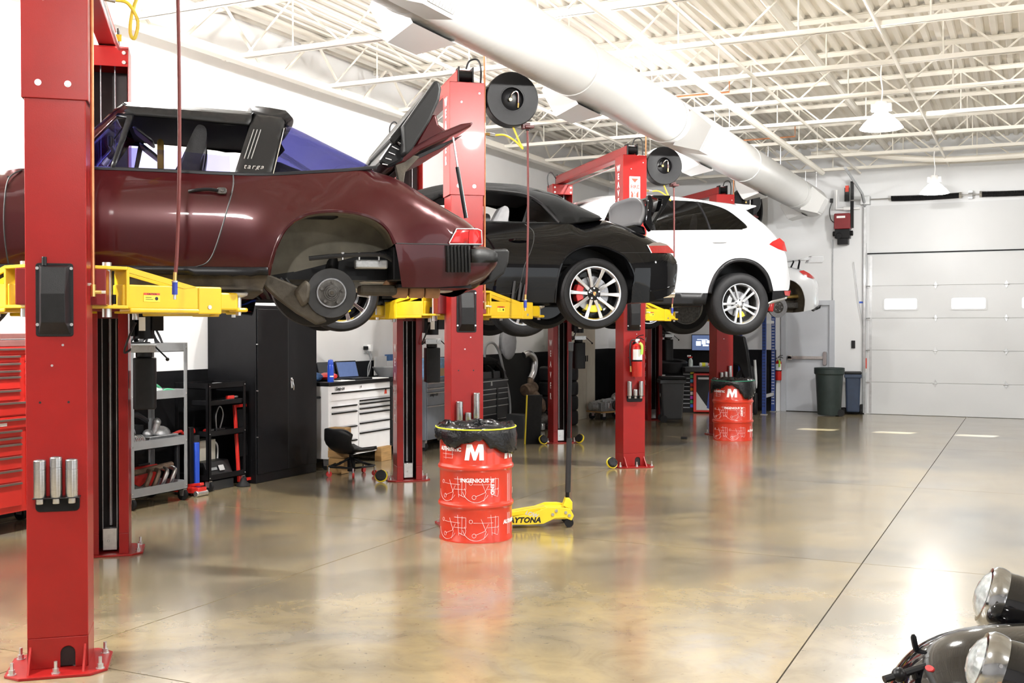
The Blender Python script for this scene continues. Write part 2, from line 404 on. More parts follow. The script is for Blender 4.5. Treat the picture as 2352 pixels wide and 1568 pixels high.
lamp(-1.46, 19.4, 'glowing white high bay lamp above the garage door', k=.8)
for x, y, lab, k in ((-1.5, 6.2, 'high bay lamp above the middle of the room', 3.2), (-1.5, 1.25, 'high bay lamp above the camera', 1.7),
                  (3.3, 1.25, 'high bay lamp over the right bay, nearest', 1.2), (3.3, 6.2, 'high bay lamp over the right bay, second', 1.2), (3.3, 12.8, 'high bay lamp over the right bay, third', 1.0),
                  (-6.3, 1.25, 'high bay lamp behind the first lift', 3.), (-6.1, 2.9, 'high bay lamp left of the first lift', 3.)):
    lamp(x, y, lab, k=k)
lamp(-6.2, 6.2, 'added fill lamp up among the joists over the left wall', 4.5, 3.5)  # fill lamp added above the view to brighten the left wall
for y, lab in ((10.3, 'added fill lamp hidden behind the duct above the second lift'), (13.6, 'added fill lamp hidden behind the duct above the third lift')): lamp(-4.6, y, lab, 4.48, 1.2)  # two fill lamps added out of sight to whiten the left wall

# sectional garage door
glass_mat('glass_pane', (.93, .96, .96), .6)
mat('door_white', (.60, .61, .62), .42, var=.015, scale=2, bump=.08, bscale=240)
mat('galv', (.46, .47, .48), .35, .8, var=.12, scale=12)
d = struct('door_1', 'white sectional garage door with a row of small windows')
PH = 3.09 / 5; YD = YF - .02
wins = [(-2.255 + 1.2 * i) for i in range(4)]
for i in range(5):
    z0 = i * PH + .004; z1 = (i + 1) * PH - .004
    if i != 3:
        MB().bb((DX0 - .06, YD, z0), (DX1 + .06, YD + .05, z1)).build('panel', 'door_white', d, smooth=0, bevel=.006)
    else:
        b = MB(); e = DX0 - .06
        for xw in wins:
            b.bb((e, YD, z0), (xw - .30, YD + .05, z1)); b.bb((xw - .30, YD, z0), (xw + .30, YD + .05, 2.02)); b.bb((xw - .30, YD, 2.235), (xw + .30, YD + .05, z1)); e = xw + .30
        b.bb((e, YD, z0), (DX1 + .06, YD + .05, z1)); b.build('panel', 'door_white', d, smooth=0)
        for xw in wins:
            f = MB(); f.prism(rr(xw - .325, 2.0, xw + .325, 2.255, .04), YD - .014, YD, 'xz')
            b = MB(); o_ = rr(xw - .325, 2.0, xw + .325, 2.255, .04); i_ = rr(xw - .295, 2.025, xw + .295, 2.23, .035); q = len(o_)
            b.add([(p[0], YD - .014, p[1]) for p in o_] + [(p[0], YD - .014, p[1]) for p in i_] + [(p[0], YD + .001, p[1]) for p in o_] + [(p[0], YD + .04, p[1]) for p in i_],
                  [(k, (k + 1) % q, q + (k + 1) % q, q + k) for k in range(q)] + [(k, 2 * q + k, 2 * q + (k + 1) % q, (k + 1) % q) for k in range(q)] + [(q + k, q + (k + 1) % q, 3 * q + (k + 1) % q, 3 * q + k) for k in range(q)])
            b.build('window_frame', 'door_white', d)
            MB().bb((xw - .298, YD + .018, 2.022), (xw + .298, YD + .022, 2.233)).build('pane', 'glass_pane', d, smooth=0)
for i in range(1, 5): MB().bb((DX0 - .06, YD + .012, i * PH - .02), (DX1 + .06, YD + .048, i * PH + .02)).build('seam_strip', 'grille_grey', d, smooth=0)
for i in range(1, 5):
    for x in (-1.63, -.41, .8):
        MB().prism([(x - .035, i * PH), (x, i * PH - .075), (x + .035, i * PH), (x, i * PH + .075)], YD - .012, YD, 'xz').cyl((x - .045, YD - .014, i * PH), (x + .045, YD - .014, i * PH), .009, n=8).build('hinge', 'galv', d, bevel=.002)
    MB().bb((DX0 - .05, YD - .02, i * PH - .03), (DX0 + .01, YD, i * PH + .03)).cyl((DX0 - .1, YD - .03, i * PH), (DX0, YD - .03, i * PH), .01, n=8).build('end_hinge', 'galv', d)
MB().bb((DX0 - .06, YD - .025, DZ - .002), (DX1 + .06, YD + .02, DZ + .022)).build('weather_seal', 'rubber', d, smooth=0, bevel=.004)
MB().bb((DX0 - .02, YF - .012, DZ + .022), (DX1 + .02, YF, 4.02)).build('header_panel', 'door_white', d, smooth=0)
tr = MB()
tr.bb((DX0 - .13, YF - .07, .02), (DX0 - .125, YF, 4.16)).bb((DX0 - .13, YF - .07, .02), (DX0 - .075, YF - .064, 4.0)).bb((DX0 - .08, YF - .11, .05), (DX0 - .075, YF - .064, 3.3))
tr.build('vertical_track', 'galv', d, smooth=0)
MB().tube([(DX0 - .1, YF - .08, 4.02), (DX0 - .1, YF - .5, 4.22), (DX0 - .1, YF - 2.6, 4.43)], .028, 4).build('horizontal_track', 'galv', d, smooth=0)
MB().bb((DX0 - .07, YD + .05, 0), (DX1 + .07, YD + .06, .04)).build('bottom_seal', 'rubber', d, smooth=0)
MB().bb((DX0 - .02, YD - .004, .02), (DX0 + .03, YD, 3.05)).build('jamb_seal', 'galv', d, smooth=0)
MB().bb((DX0 - .17, YF - .2, 4.04), (DX0 + .0, YF, 4.2)).build('bearing_plate', 'galv', d, smooth=0, bevel=.004)
MB().cyl((DX0 - .35, YF - .16, 4.13), (DX1, YF - .16, 4.13), .0135, n=10).build('torsion_shaft', 'steel', d)
for x0, x1 in ((-2.42, -1.2), (-.85, .4)):
    b = MB(); pts = []
    tn = 62
    for i in range(tn * 10 + 1):
        t = i / 10 * 2 * math.pi; pts.append((x0 + (x1 - x0) * i / (tn * 10), YF - .16 + .045 * math.cos(t), 4.13 - .012 * math.sin(math.pi * i / (tn * 10)) + .045 * math.sin(t)))
    b.tube(pts, .011, 5); b.build('torsion_spring', 'black_metal', d)
    e = x1 if x0 < -2 else x0
    MB().cyl((e - .02, YF - .16, 4.13), (e + .02, YF - .16, 4.13), .065, n=6).build('spring_cone', 'zinc', d)
MB().bb((-1.06, YF - .19, 4.06), (-.99, YF - .10, 4.2)).cyl((-1.06, YF - .16, 4.13), (-.99, YF - .16, 4.13), .05, n=10).build('centre_bearing', 'galv', d)
MB().bb((DX0 - .095, YD - .03, .80), (DX0 - .06, YD - .02, 1.08)).build('warning_label', 'red_sticker', d, smooth=0)
MB().bb((DX0 - .095, YD - .031, .80), (DX0 - .06, YD - .019, .88)).build('label_foot', 'letter_white', d, smooth=0)
# personnel door
mat('grey_door', (.50, .52, .56), .45, var=.03, scale=3)
mat('door_frame_grey', (.46, .48, .52), .45, var=.03)
d = struct('door_2', 'pale grey steel exit door with a push bar')
MB().bb((PX0 + .05, YF + .03, .012), (PX1 - .05, YF + .075, PZ - .05)).build('leaf', 'grey_door', d, smooth=0)
b = MB(); b.bb((PX0 - .05, YF - .03, 0), (PX0 + .05, YF + .12, PZ + .05)); b.bb((PX1 - .05, YF - .03, 0), (PX1 + .05, YF + .12, PZ + .05)); b.bb((PX0 + .05, YF - .03, PZ - .05), (PX1 - .05, YF + .12, PZ + .05))
b.build('frame', 'door_frame_grey', d, smooth=0, bevel=.004)
MB().bb((PX0 + .05, YF + .0, 0), (PX1 - .05, YF + .09, .012)).build('threshold', 'black_metal', d, smooth=0)
MB().bb((PX0 + .08, YF - .035, 1.045), (PX1 - .1, YF - .005, 1.105)).bb((PX0 + .08, YF - .035, 1.03), (PX0 + .16, YF + .03, 1.12)).build('push_bar', 'zinc', d, smooth=0, bevel=.006)
MB().prism(rr(PX1 - .17, .93, PX1 - .095, 1.2, .03), YF - .055, YF + .03, 'xz').build('latch_case', 'steel', d, bevel=.006)
# door opener and its bits
t = thing('door_opener', 'dark red electric door operator with black gearbox beside the garage track', 'door opener', (-3.31, YF - .14, 3.30))
MB().prism(rr(-.15, .28, .15, .58, .02), -.13, .12, 'xz').build('housing', mat('opener_red', (.20, .012, .016), .4, var=.08), t, bevel=.01)
MB().bb((-.10, -.135, .49), (.06, -.13, .53)).build('name_strip', 'letter_white', t, smooth=0)
MB().bb((-.14, -.10, .1), (.14, .10, .28)).cyl((-.19, 0, .2), (.19, 0, .2), .05, n=12).cyl((-.06, -.12, .15), (-.06, .1, .15), .06, n=12).bb((-.09, -.1, -.02), (.11, .08, .1)).build('gearbox', 'black_metal', t, bevel=.008)
MB().bb((.14, -.02, .3), (.2, .02, 1.2)).bb((.03, -.03, .82), (.12, .03, 1.08)).build('drive_arm', 'black_metal', t, smooth=0)
MB().bb((.045, -.035, 1.0), (.11, .03, 1.12)).build('indicator', 'red_sticker', t, smooth=0)
o = MB().tube(crom([(-3.48, YF - .1, 3.72), (-3.56, YF - .03, 3.80), (-3.58, YF - .02, 3.98), (-3.53, YF - .02, 4.14)], 5), .008, 6).bb((-3.57, YF - .05, 4.12), (-3.52, YF, 4.2)).build('power_cord', 'hose_black')
tag(o, 'black power cord looping from the red door operator to the wall', 'cord')
o = MB().tube([(-3.52, YF - .02, 3.40), (-3.52, YF - .02, .02)], .011, 6).build('conduit', 'galv'); tag(o, 'thin grey conduit running down the far wall beside the grey door', 'conduit')
o = MB().tube([(-3.12, YF - .05, 2.95), (-3.03, YF - .05, 2.2), (-2.90, YF - .05, 1.48), (-2.94, YF - .04, 1.42), (-2.94, YF - .04, 1.3)], .006, 6).build('pull_rope', 'galv'); tag(o, 'slack pull rope hanging beside the garage door track', 'rope')
o = MB().bb((-3.16, YF - .035, 1.27), (-3.09, YF, 1.42)).build('wall_button', 'black_plastic', bevel=.005); tag(o, 'small black wall button beside the garage door', 'button')
o = MB().bb((-3.02, YF - .004, 2.145), (-2.9, YF, 2.18)).build('tape_strip', mat('blue_tape', (.03, .10, .55), .5)); tag(o, 'short strip of blue tape on the far wall', 'tape')
o = MB().bb((-2.98, YF - .14, .02), (-2.93, YF - .06, .19)).cyl((-3.0, YF - .1, .14), (-2.93, YF - .1, .14), .03, n=10).build('photo_eye', 'black_plastic', bevel=.004); tag(o, 'black photo eye at the foot of the garage door track', 'sensor')
o = MB().tube([(-3.44, YF - .12, 4.35), (-3.44, YF - .12, 3.98), (-3.0, YF - .12, 3.98)], .025, 8).cyl((-3.3, YF - .12, 3.98), (-3.12, YF - .12, 3.98), .04, n=10).build('plastic_pipe', 'white_paint'); tag(o, 'white plastic elbow pipe above the red door operator', 'pipe')
# ================================================================ two-post lifts
LR = R(40.8)
def lift_origin(k): return (-4.40, 3.98 + 4.315 * k, 0)
def LW(k, x, y, z):
    o = lift_origin(k); return (o[0] + x * math.cos(LR) - y * math.sin(LR), o[1] + x * math.sin(LR) + y * math.cos(LR), z)
YBK = 2.77
def bolt(parent, x, y, z=.014, T=None):
    b = MB(T); b.cyl((x, y, z), (x, y, z + .004), .021, n=14).cyl((x, y, z + .004), (x, y, z + .024), .015, n=6).cyl((x, y, z + .024), (x, y, z + .058), .0085, n=8)
    return b.build('anchor_bolt', 'zinc', parent)
def column(root, T, back):
    """channel column, web plate at local y=-.14, open side towards +y"""
    c = MB(T)
    if back: poly = [(-.14, -.14), (.14, -.14), (.14, .13), (.07, .13), (.07, .122), (.132, .122), (.132, -.132), (-.132, -.132), (-.132, .122), (-.07, .122), (-.07, .13), (-.14, .13)]
    else: poly = [(-.14, -.14), (.14, -.14), (.14, .13), (.07, .13), (.07, .122), (.132, .122), (.132, -.132), (-.132, -.132), (-.132, .122), (-.07, .122), (-.07, .13), (-.14, .13)]
    c.prism(poly, .165, 2.86)
    # foot of the web plate with its arched cable opening
    ar = arc(.045, .085, .034, 0, 180, 8)
    if not back:
        c.prism([(-.14, .013), (.011, .013)] + [(p[0], p[1]) for p in ar[::-1]] + [(.079, .013), (.14, .013), (.14, .165), (-.14, .165)], -.14, -.132, 'xz')
    else: c.bb((-.14, -.14, .013), (.14, -.132, .165))
    for s in (-1, 1):
        c.bb((s * .132, -.14, .013), (s * .14, .13, .165)); c.bb((s * .07, .122, .013), (s * .14, .13, .165))
    col = c.build('column', 'lift_red', root, smooth=0, bevel=.006)
    e = MB(T); P = [(-.152, -.15), (.152, -.15), (.152, .12), (.146, .12), (.146, -.144), (-.146, -.144), (-.146, .12), (-.152, .12)]
    e.prism(P, 2.80, 3.75); e.bb((-.152, -.15, 3.742), (.152, .12, 3.75))
    ex = e.build('column_extension', 'lift_red', root, smooth=0, bevel=.005)
    for x in (-.075, .06):
        MB(T).cyl((x, -.16, 2.875), (x, -.15, 2.875), .013, n=6).cyl((x, -.152, 2.875), (x, -.1505, 2.875), .016, n=12).build('extension_bolt', 'zinc', ex)
    for x, z in ((-.05, 3.28), (-.05, 3.58), (.105, 3.66)):
        MB(T).cyl((x, -.156, z), (x, -.15, z), .008, n=6).build('cap_screw', 'zinc', ex)
    bp = MB(T); bp.prism([(-.235, -.20), (-.16, -.27), (.16, -.27), (.235, -.20), (.235, .09), (.16, .17), (-.16, .17), (-.235, .09)], 0, .014)
    base = bp.build('base_plate', 'lift_red', root, smooth=0, bevel=.003)
    for x, y in ((-.20, -.20), (.20, -.20), (.0, -.225), (-.20, .06), (.20, .06)): bolt(base, x, y, T=T)
    for x in (-.125, .125):
        MB(T).add([(x - .005, -.14, .014), (x + .005, -.14, .014), (x + .005, -.235, .014), (x - .005, -.235, .014), (x - .005, -.14, .125), (x + .005, -.14, .125)],
                  [(0, 1, 2, 3), (0, 4, 5, 1), (0, 3, 4), (1, 5, 2), (4, 3, 2, 5)]).build('gusset', 'lift_red', base, smooth=0)
    MB(T).bb((-.125, -.128, .02), (.125, -.10, 3.6)).build('channel_liner', 'dark_inside', root, smooth=0)
    MB(T).cyl((0, -.055, .2), (0, -.055, 2.9), .0135, n=10).build('lift_rod', 'cable_grey', root)
    for x in (-.05, .05):
        MB(T).cyl((x, .03, .1), (x, .03, 3.72), .0045, n=6).build('cable', 'cable_grey', root)
    MB(T).bb((-.05, -.02, .03), (.05, .05, .19)).cyl((-.01, .05, .1), (-.01, .055, .1), .01, n=8).build('pulley_block', 'zinc', root, bevel=.003)
    # carriage
    ca = MB(T); ca.bb((-.215, .05, 1.80), (.215, .26, 1.985)).bb((-.12, -.09, 1.75), (.12, .05, 2.35))
    car = ca.build('carriage', 'lift_dark_red', root, smooth=0, bevel=.006)
    for s, ex_, ey in ((1, .80, .64), (-1, -.56, .74)):
        arm(root, T, s, ex_, ey)
    return col
def arm(root, T, s, ex, ey):
    px, py = s * .20, .26
    d = Vector((ex - px, ey - py, 0)); L = d.length; a = math.atan2(d.y, d.x)
    A = T @ Matrix.Translation((px, py, 0)) @ Matrix.Rotation(a, 4, 'Z')     # x along the arm
    b = MB(A)
    b.bb((.06, -.055, 1.785), (L - .06, .055, 1.935 - .02)); b.bb((.10, -.06, 1.765), (L - .1, .06, 1.79))
    b.bb((L - .2, -.062, 1.76), (L - .05, .062, 1.915))
    o = b.build('arm', 'lift_yellow', root, smooth=0, bevel=.008)
    c = MB(A); c.prism([(-.13, -.07), (.08, -.07), (.10, -.05), (.10, .05), (.08, .07), (-.13, .07)], 1.99, 2.008); c.prism([(-.13, -.07), (.08, -.07), (.10, -.05), (.10, .05), (.08, .07), (-.13, .07)], 1.785, 1.803)
    c.bb((.075, -.065, 1.79), (.095, .065, 2.0))
    c.build('arm_clevis', 'lift_yellow', o, smooth=0, bevel=.004)
    for y in (-.058, .05):
        MB(A).prism([(.09, 2.008), (.09, 1.978), (.42, 1.90), (.50, 1.912)], y, y + .012, 'xz').build('arm_brace', 'lift_yellow', o, smooth=0)
    MB(A).cyl((0, 0, 1.74), (0, 0, 2.03), .024, n=12).build('pivot_pin', 'zinc', o)
    e = MB(A); e.bb((L - .08, -.045, 1.785), (L + .07, .045, 1.885)); e.prism(rr(L + .05, -.045, L + .15, .045, .03), 1.775, 1.80)
    e.build('arm_extension', 'lift_yellow', o, smooth=0, bevel=.01)
    MB(A).lathe([(.001, 1.785), (.018, 1.785), (.018, 1.86), (.03, 1.862), (.052, 1.872), (.056, 1.885), (.05, 1.89), (.001, 1.885)], 20, Matrix.Translation((L + .10, 0, 0))).build('lift_pad', 'zinc', o)
    MB(A).cyl((L - .13, -.066, 1.80), (L - .13, -.062, 1.80), .012, n=8).build('arm_bolt', 'zinc', o); MB(A).cyl((L + .1, 0, 1.755), (L + .1, 0, 1.78), .016, n=6).build('pad_nut', 'zinc', o)
    for i in range(5):
        MB(A).cyl((-.06 + .03 * i - .02, .0, 1.81), (-.06 + .03 * i - .02, 0, 1.86), .011, n=8).build('stop_pin', 'black_metal', o)
    if s > 0:
        MB(A).bb((.18, -.0575, 1.86), (.275, -.056, 1.872)).build('caution_strip', 'red_sticker', o, smooth=0)
        MB(A).bb((.18, -.0572, 1.825), (.275, -.056, 1.86)).build('caution_label', 'yellow_sticker', o, smooth=0)
        vs, fs = text_mesh('\u26A0CAUTION' if False else 'CAUTION', .0125, .0005, bold=.0004)
        B = MB(A @ Matrix.Translation((.2275, -.0577, 1.866)) @ Matrix.Rotation(R(90), 4, 'X')); B.add(vs, fs); B.build('caution_text', 'letter_black', o, smooth=0)
        MB(A).cyl((.255, -.0575, 1.842), (.255, -.0580, 1.842), .010, n=14).bb((.19, -.0578, 1.836), (.235, -.0575, 1.839)).bb((.19, -.0578, 1.846), (.225, -.0575, 1.849)).build('caution_mark', 'letter_black', o, smooth=0)
def stacked(root, word, size, x, y, z, step, m, fs):
    for i, ch in enumerate(word):
        o = lettering('letter', ch, size, m, root, (x, y, z - i * step), (R(90), 0, R(-90)), depth=.001, bold=.003)
def make_lift(k):
    lab = ['red two-post lift nearest the camera holding the maroon coupe', 'red two-post lift holding the black convertible', 'red two-post lift holding the white sport utility car', 'farthest red two-post lift holding the white winged coupe'][k]
    t = thing('two_post_lift', lab, 'car lift', lift_origin(k), LR, 'two-post lifts in a slanted row')
    I = Matrix(); B = Matrix.Translation((0, YBK, 0)) @ Matrix.Diagonal((1, -1, 1, 1))
    column(t, I, False); column(t, B, True)
    # overhead beam
    bm = MB(); bm.bb((-.06, -.02, 3.76), (.06, YBK + .02, 3.775)).bb((-.06, -.02, 3.775), (-.05, YBK + .02, 3.87)).bb((.05, -.02, 3.775), (.06, YBK + .02, 3.87)).bb((-.06, -.02, 3.87), (.06, YBK + .02, 3.88))
    bm.build('overhead_beam', 'lift_red', t, smooth=0, bevel=.004)
    MB().cyl((.085, .05, 3.73), (.085, YBK - .1, 3.73), .011, n=8).build('shutoff_bar', 'zinc', t)
    for y in (.0, YBK):
        MB().bb((-.05, y - .06, 3.75), (.075, y + .06, 3.765)).bb((-.055, y - .062, 3.765), (-.045, y + .062, 3.90)).bb((.068, y - .062, 3.765), (.078, y + .062, 3.90)).cyl((-.05, y, 3.83), (.07, y, 3.83), .05, n=16).build('top_pulley', 'black_metal', t, bevel=.003)
    MB().tube(crom([(.02, -.02, 3.89), (.05, -.02, 3.96), (.12, -.03, 3.97), (.145, -.04, 3.88), (.14, -.04, 3.74)], 6), .008, 8).build('top_hose', 'hose_black', t)
    MB().tube(crom([(-.06, YBK, 3.84), (-.14, YBK - .02, 3.93), (-.2, YBK - .04, 3.86), (-.19, YBK - .05, 3.70)], 6), .008, 8).build('top_hose', 'hose_black', t)
    MB().bb((.03, YBK - .066, 3.80), (.10, YBK - .062, 3.85)).build('warning_sticker', 'yellow_sticker', t, smooth=0)
    bx = MB(); bx.bb((-.152, YBK - .13, 3.60), (.152, YBK - .122, 3.74)); hb = bx.build('back_header', 'lift_red', t, smooth=0, bevel=.004)
    for x in (-.12, .12):
        for z in (3.63, 3.70): MB().cyl((x, YBK - .14, z), (x, YBK - .13, z), .014, n=10).build('header_bolt', 'zinc', hb)
    # black moulded cover on the outer face
    cv = MB(); P0 = rr(-.092, 1.642, .080, 2.0, .014); P1 = [(-.066, 1.70), (.052, 1.70), (.060, 1.72), (.062, 1.84), (.052, 1.985), (-.066, 1.985), (-.074, 1.84), (-.074, 1.72)]
    cv.prism(P0, -.146, -.14, 'xz')
    q = [(-.078, 1.652), (.066, 1.652), (.066, 1.99), (-.078, 1.99)]; m_ = [(-.062, 1.845), (.05, 1.845)]
    vs = [(-.078, -.146, 1.652), (.066, -.146, 1.652), (.066, -.146, 1.992), (-.078, -.146, 1.992), (-.062, -.20, 1.71), (.048, -.20, 1.71), (.048, -.205, 1.85), (-.062, -.205, 1.85), (-.062, -.185, 1.978), (.048, -.185, 1.978)]
    cv.add(vs, [(0, 1, 5, 4), (4, 5, 6, 7), (7, 6, 9, 8), (8, 9, 2, 3), (0, 4, 7, 8, 3), (1, 2, 9, 6, 5)])
    cv.cyl((-.05, -.16, 1.985), (-.05, -.16, 2.03), .012, n=10)
    c = cv.build('release_cover', 'black_plastic', t, smooth=0, bevel=.006)
    for x in (-.084, .071):
        for z in (1.70, 1.975): MB().cyl((x, -.152, z), (x, -.146, z), .008, n=8).build('cover_screw', 'zinc', c)
    # adapter rack
    MB().bb((-.105, -.205, .855), (.11, -.14, .861)).prism(rr(-.098, .785, .104, .862, .022), -.147, -.14, 'xz').build('adapter_rack', 'black_metal', t, smooth=0, bevel=.003)
    for x, z in ((-.02, 1.50), (.03, 1.60)): MB().cyl((x, -.144, z), (x, -.14, z), .006, n=8).build('cap_screw', 'zinc', t)
    for x, z in ((-.075, 1.32), (.055, 1.32)): MB().cyl((x, -.1415, z), (x, -.14, z), .006, n=8).build('screw_hole', 'letter_black', t)
    # copper air line and brass fittings on the right edge
    MB().cyl((.165, -.09, 1.88), (.165, -.09, 4.05), .0095, n=8).build('air_line', 'copper', t)
    MB().cyl((.165, -.09, 1.84), (.165, -.09, 1.90), .014, n=8).cyl((.165, -.09, 1.862), (.205, -.09, 1.862), .010, n=8).build('air_fitting', 'brass', t)
    MB().cyl((.195, -.09, 1.862), (.225, -.09, 1.862), .009, n=6).build('air_valve', 'zinc', t); MB().cyl((.141, -.09, 1.9), (.165, -.09, 1.9), .008, n=6).build('pipe_clip', 'zinc', t)
    MB().cyl((.15, -.06, 3.34), (.27, -.02, 3.34), .013, n=8).build('hose_fitting', 'brass', t)
    MB().cyl((.22, -.035, 3.34), (.27, -.02, 3.337), .016, n=8).build('quick_coupler', 'zinc', t)
    stacked(t, 'WEAVER', .10, -.1535, .0, 3.60, .10, 'letter_white', 1)
    stacked(t, 'WEAVER', .12, -.1415, YBK - .0, 1.45, .155, 'letter_white', 1)
    # hydraulic power unit on the back column
    pu = MB(); pu.cyl((.25, 2.66, 1.60), (.25, 2.66, 1.90), .075, n=20).bb((.155, 2.58, 1.62), (.19, 2.74, 1.85)).bb((.31, 2.60, 1.66), (.39, 2.68, 1.80))
    m = pu.build('pump_motor', 'black_metal', t, bevel=.004)
    MB().bb((.22, 2.572, 1.66), (.265, 2.586, 1.76)).build('motor_plate', 'letter_white', m, smooth=0)
    MB().bb((.165, 2.57, 1.50), (.335, 2.75, 1.555)).cyl((.20, 2.565, 1.53), (.20, 2.57, 1.53), .018, n=12).cyl((.30, 2.565, 1.53), (.30, 2.57, 1.53), .018, n=12).build('valve_block', 'galv', t, bevel=.004)
    MB().cyl((.33, 2.60, 1.545), (.42, 2.55, 1.455), .006, n=6).ball((.42, 2.55, 1.45), .014).build('lowering_lever', 'black_metal', t)
    MB().prism(rr(.175, 2.58, .335, 2.76, .03), 1.08, 1.46).cyl((.25, 2.66, 1.46), (.25, 2.66, 1.51), .06, n=16).build('oil_tank', 'black_plastic', t, bevel=.008)
    MB().tube(crom([(.17, 2.6, 1.53), (.12, 2.55, 1.5), (.15, 2.5, 1.6), (.2, 2.54, 1.72)], 5), .008, 6).build('pump_hose', 'hose_black', t)
    return t
for k in range(4): make_lift(k)

# height adapters standing in the racks
def adapter(k, x, h, i):
    lab = '%s steel lift adapter in the rack of the %s lift' % (['left', 'middle', 'right'][i], ['nearest', 'second', 'third', 'farthest'][k])
    t = thing('lift_adapter', lab, 'lift adapter', LW(k, x, -.176, .861), LR, 'steel adapters in the column racks')
    MB().lathe([(.001, 0), (.028, 0), (.029, .004), (.029, h * .74), (.027, h * .745), (.027, h * .755), (.029, h * .76), (.029, h - .004), (.026, h), (.021, h), (.021, h - .03), (.001, h - .03)], 24).build('sleeve', 'steel', t)
    MB().lathe([(.001, -.032), (.017, -.032), (.018, -.028), (.018, 0)], 16).build('spigot', 'steel', t)
for k, hs in enumerate(((.182, .195, .182), (.20, .105, .27), (.175, .075, .175), (.12, .13, .22))):
    for i, (x, h) in enumerate(zip((-.073, .0, .071), hs)): adapter(k, x, h, i)

# hose reels with hanging air hoses
def reel(k):
    w = ['nearest', 'second', 'third', 'farthest'][k]
    t = thing('hose_reel', 'round black hose reel on the column of the %s lift' % w, 'hose reel', LW(k, .42, .0, 3.65), LR, 'hose reels on the lift columns')
    T = Matrix.Rotation(R(90), 4, 'X')
    MB().lathe([(.10, .06), (.12, .062), (.225, .066), (.232, .06), (.232, -.06), (.225, -.066), (.12, -.066)], 44, T).build('drum', 'black_plastic', t)
    MB().lathe([(.001, .0), (.05, .0), (.085, .012), (.10, .03), (.11, .063)], 32, T).build('hub_recess', 'black_metal', t)
    MB().bb((-.29, -.03, -.08), (-.18, .05, .1)).bb((-.29, -.05, -.1), (-.268, .1, .12)).build('wall_bracket', 'black_metal', t, bevel=.004)
    MB().tube(crom([(-.01, -.012, .0), (.0, -.04, .04), (.03, -.045, .07), (.055, -.045, .05), (.058, -.04, -.03)], 5), .007, 8).build('swivel_pipe', 'chrome', t)
    MB().cyl((-.01, -.02, 0), (-.01, -.035, 0), .014, n=10).cyl((.058, -.04, -.03), (.056, -.04, -.07), .009, n=8).build('swivel_nut', 'brass', t)
    MB().bb((.10, -.03, -.245), (.17, .03, -.19)).bb((.12, -.05, -.24), (.2, .05, -.215)).build('hose_guide', mat('reel_red', (.06, .006, .006), .4) if k == 0 else MATS['reel_red'], t, bevel=.005)
    MB().lathe([(.001, -.26), (.016, -.255), (.02, -.235), (.045, -.232), (.045, -.222), (.001, -.22)], 16, Matrix.Translation((.152, 0, 0))).build('hose_stop', 'black_plastic', t)
    e = [.0, .0, .0, .0][k]
    h = thing('air_hose', 'dark red air hose hanging beside the %s lift' % w, 'hose', LW(k, .572, 0, 1.90), LR, 'air hoses hanging from the reels')
    MB().tube(crom([(0, 0, 1.50), (.005, 0, 1.1), (.004, 0, .6), (-.008, 0, .2), (-.018, 0, .06)], 5), .0095, 8).build('hose', 'hose_red', h)
    MB().cyl((-.018, 0, .07), (-.02, 0, .02), .010, n=8).build('brass_end', 'brass', h)
    MB().cyl((-.02, 0, .02), (-.021, 0, -.045), .0145, n=10).build('coupler_sleeve', 'blue_plastic', h)
    MB().cyl((-.021, 0, -.045), (-.021, 0, -.07), .008, n=8).cyl((-.02, 0, .026), (-.02, 0, .018), .016, n=10).build('coupler_tip', 'zinc', h)
    s = MB().tube(crom([(.27, -.02, 3.337), (.36, -.01, 3.345), (.46, 0, 3.30), (.53, .0, 3.235), (.50, .01, 3.30), (.44, .02, 3.44)], 6) if k else crom([(.27, -.02, 3.337), (.33, 0, 3.33), (.375, .02, 3.25), (.36, .03, 3.165), (.338, .03, 3.19), (.35, .03, 3.30), (.40, .03, 3.45)], 6), .009, 8).build('feed_hose', 'hose_yellow')
    s.location = lift_origin(k); s.rotation_euler = (0, 0, LR)
    tag(s, 'yellow rubber feed hose looping to the reel of the %s lift' % w, 'hose', 'yellow feed hoses')
for k in range(4): reel(k)
def herm(tab, x):
    """smooth 1-D interpolation through (x, v) pairs"""
    if x <= tab[0][0]: return tab[0][1]
    if x >= tab[-1][0]: return tab[-1][1]
    for i in range(len(tab) - 1):
        if x <= tab[i + 1][0]: break
    (x0, v0), (x1, v1) = tab[i], tab[i + 1]
    def sl(j):
        a = tab[max(0, j - 1)]; b = tab[min(len(tab) - 1, j + 1)]
        return (b[1] - a[1]) / (b[0] - a[0])
    h = x1 - x0; t = (x - x0) / h
    return (2 * t ** 3 - 3 * t * t + 1) * v0 + (t ** 3 - 2 * t * t + t) * h * sl(i) + (-2 * t ** 3 + 3 * t * t) * v1 + (t ** 3 - t * t) * h * sl(i + 1)
def wfun(plan, vert):
    return lambda x, z: herm(plan, x) * herm(vert, z)
W_RED = wfun([(-1.95, .60), (-1.5, .74), (-.9, .80), (-.2, .795), (.6, .80), (1.1, .825), (1.5, .835), (1.9, .80), (2.2, .72), (2.45, .62)],
             [(1.80, .90), (1.95, .94), (2.1, .99), (2.27, 1.0), (2.42, .975), (2.53, .93), (2.62, .87), (2.75, .775), (2.85, .70), (2.95, .61)])
W_RED0 = W_RED
def W_RED(x, z):                              # flared rear wing round the wheel opening
    d = max(0, math.hypot(x - 1.42, z - 1.99) - .37)
    return W_RED0(x, z) + .035 * math.exp(-(d / .10) ** 2)
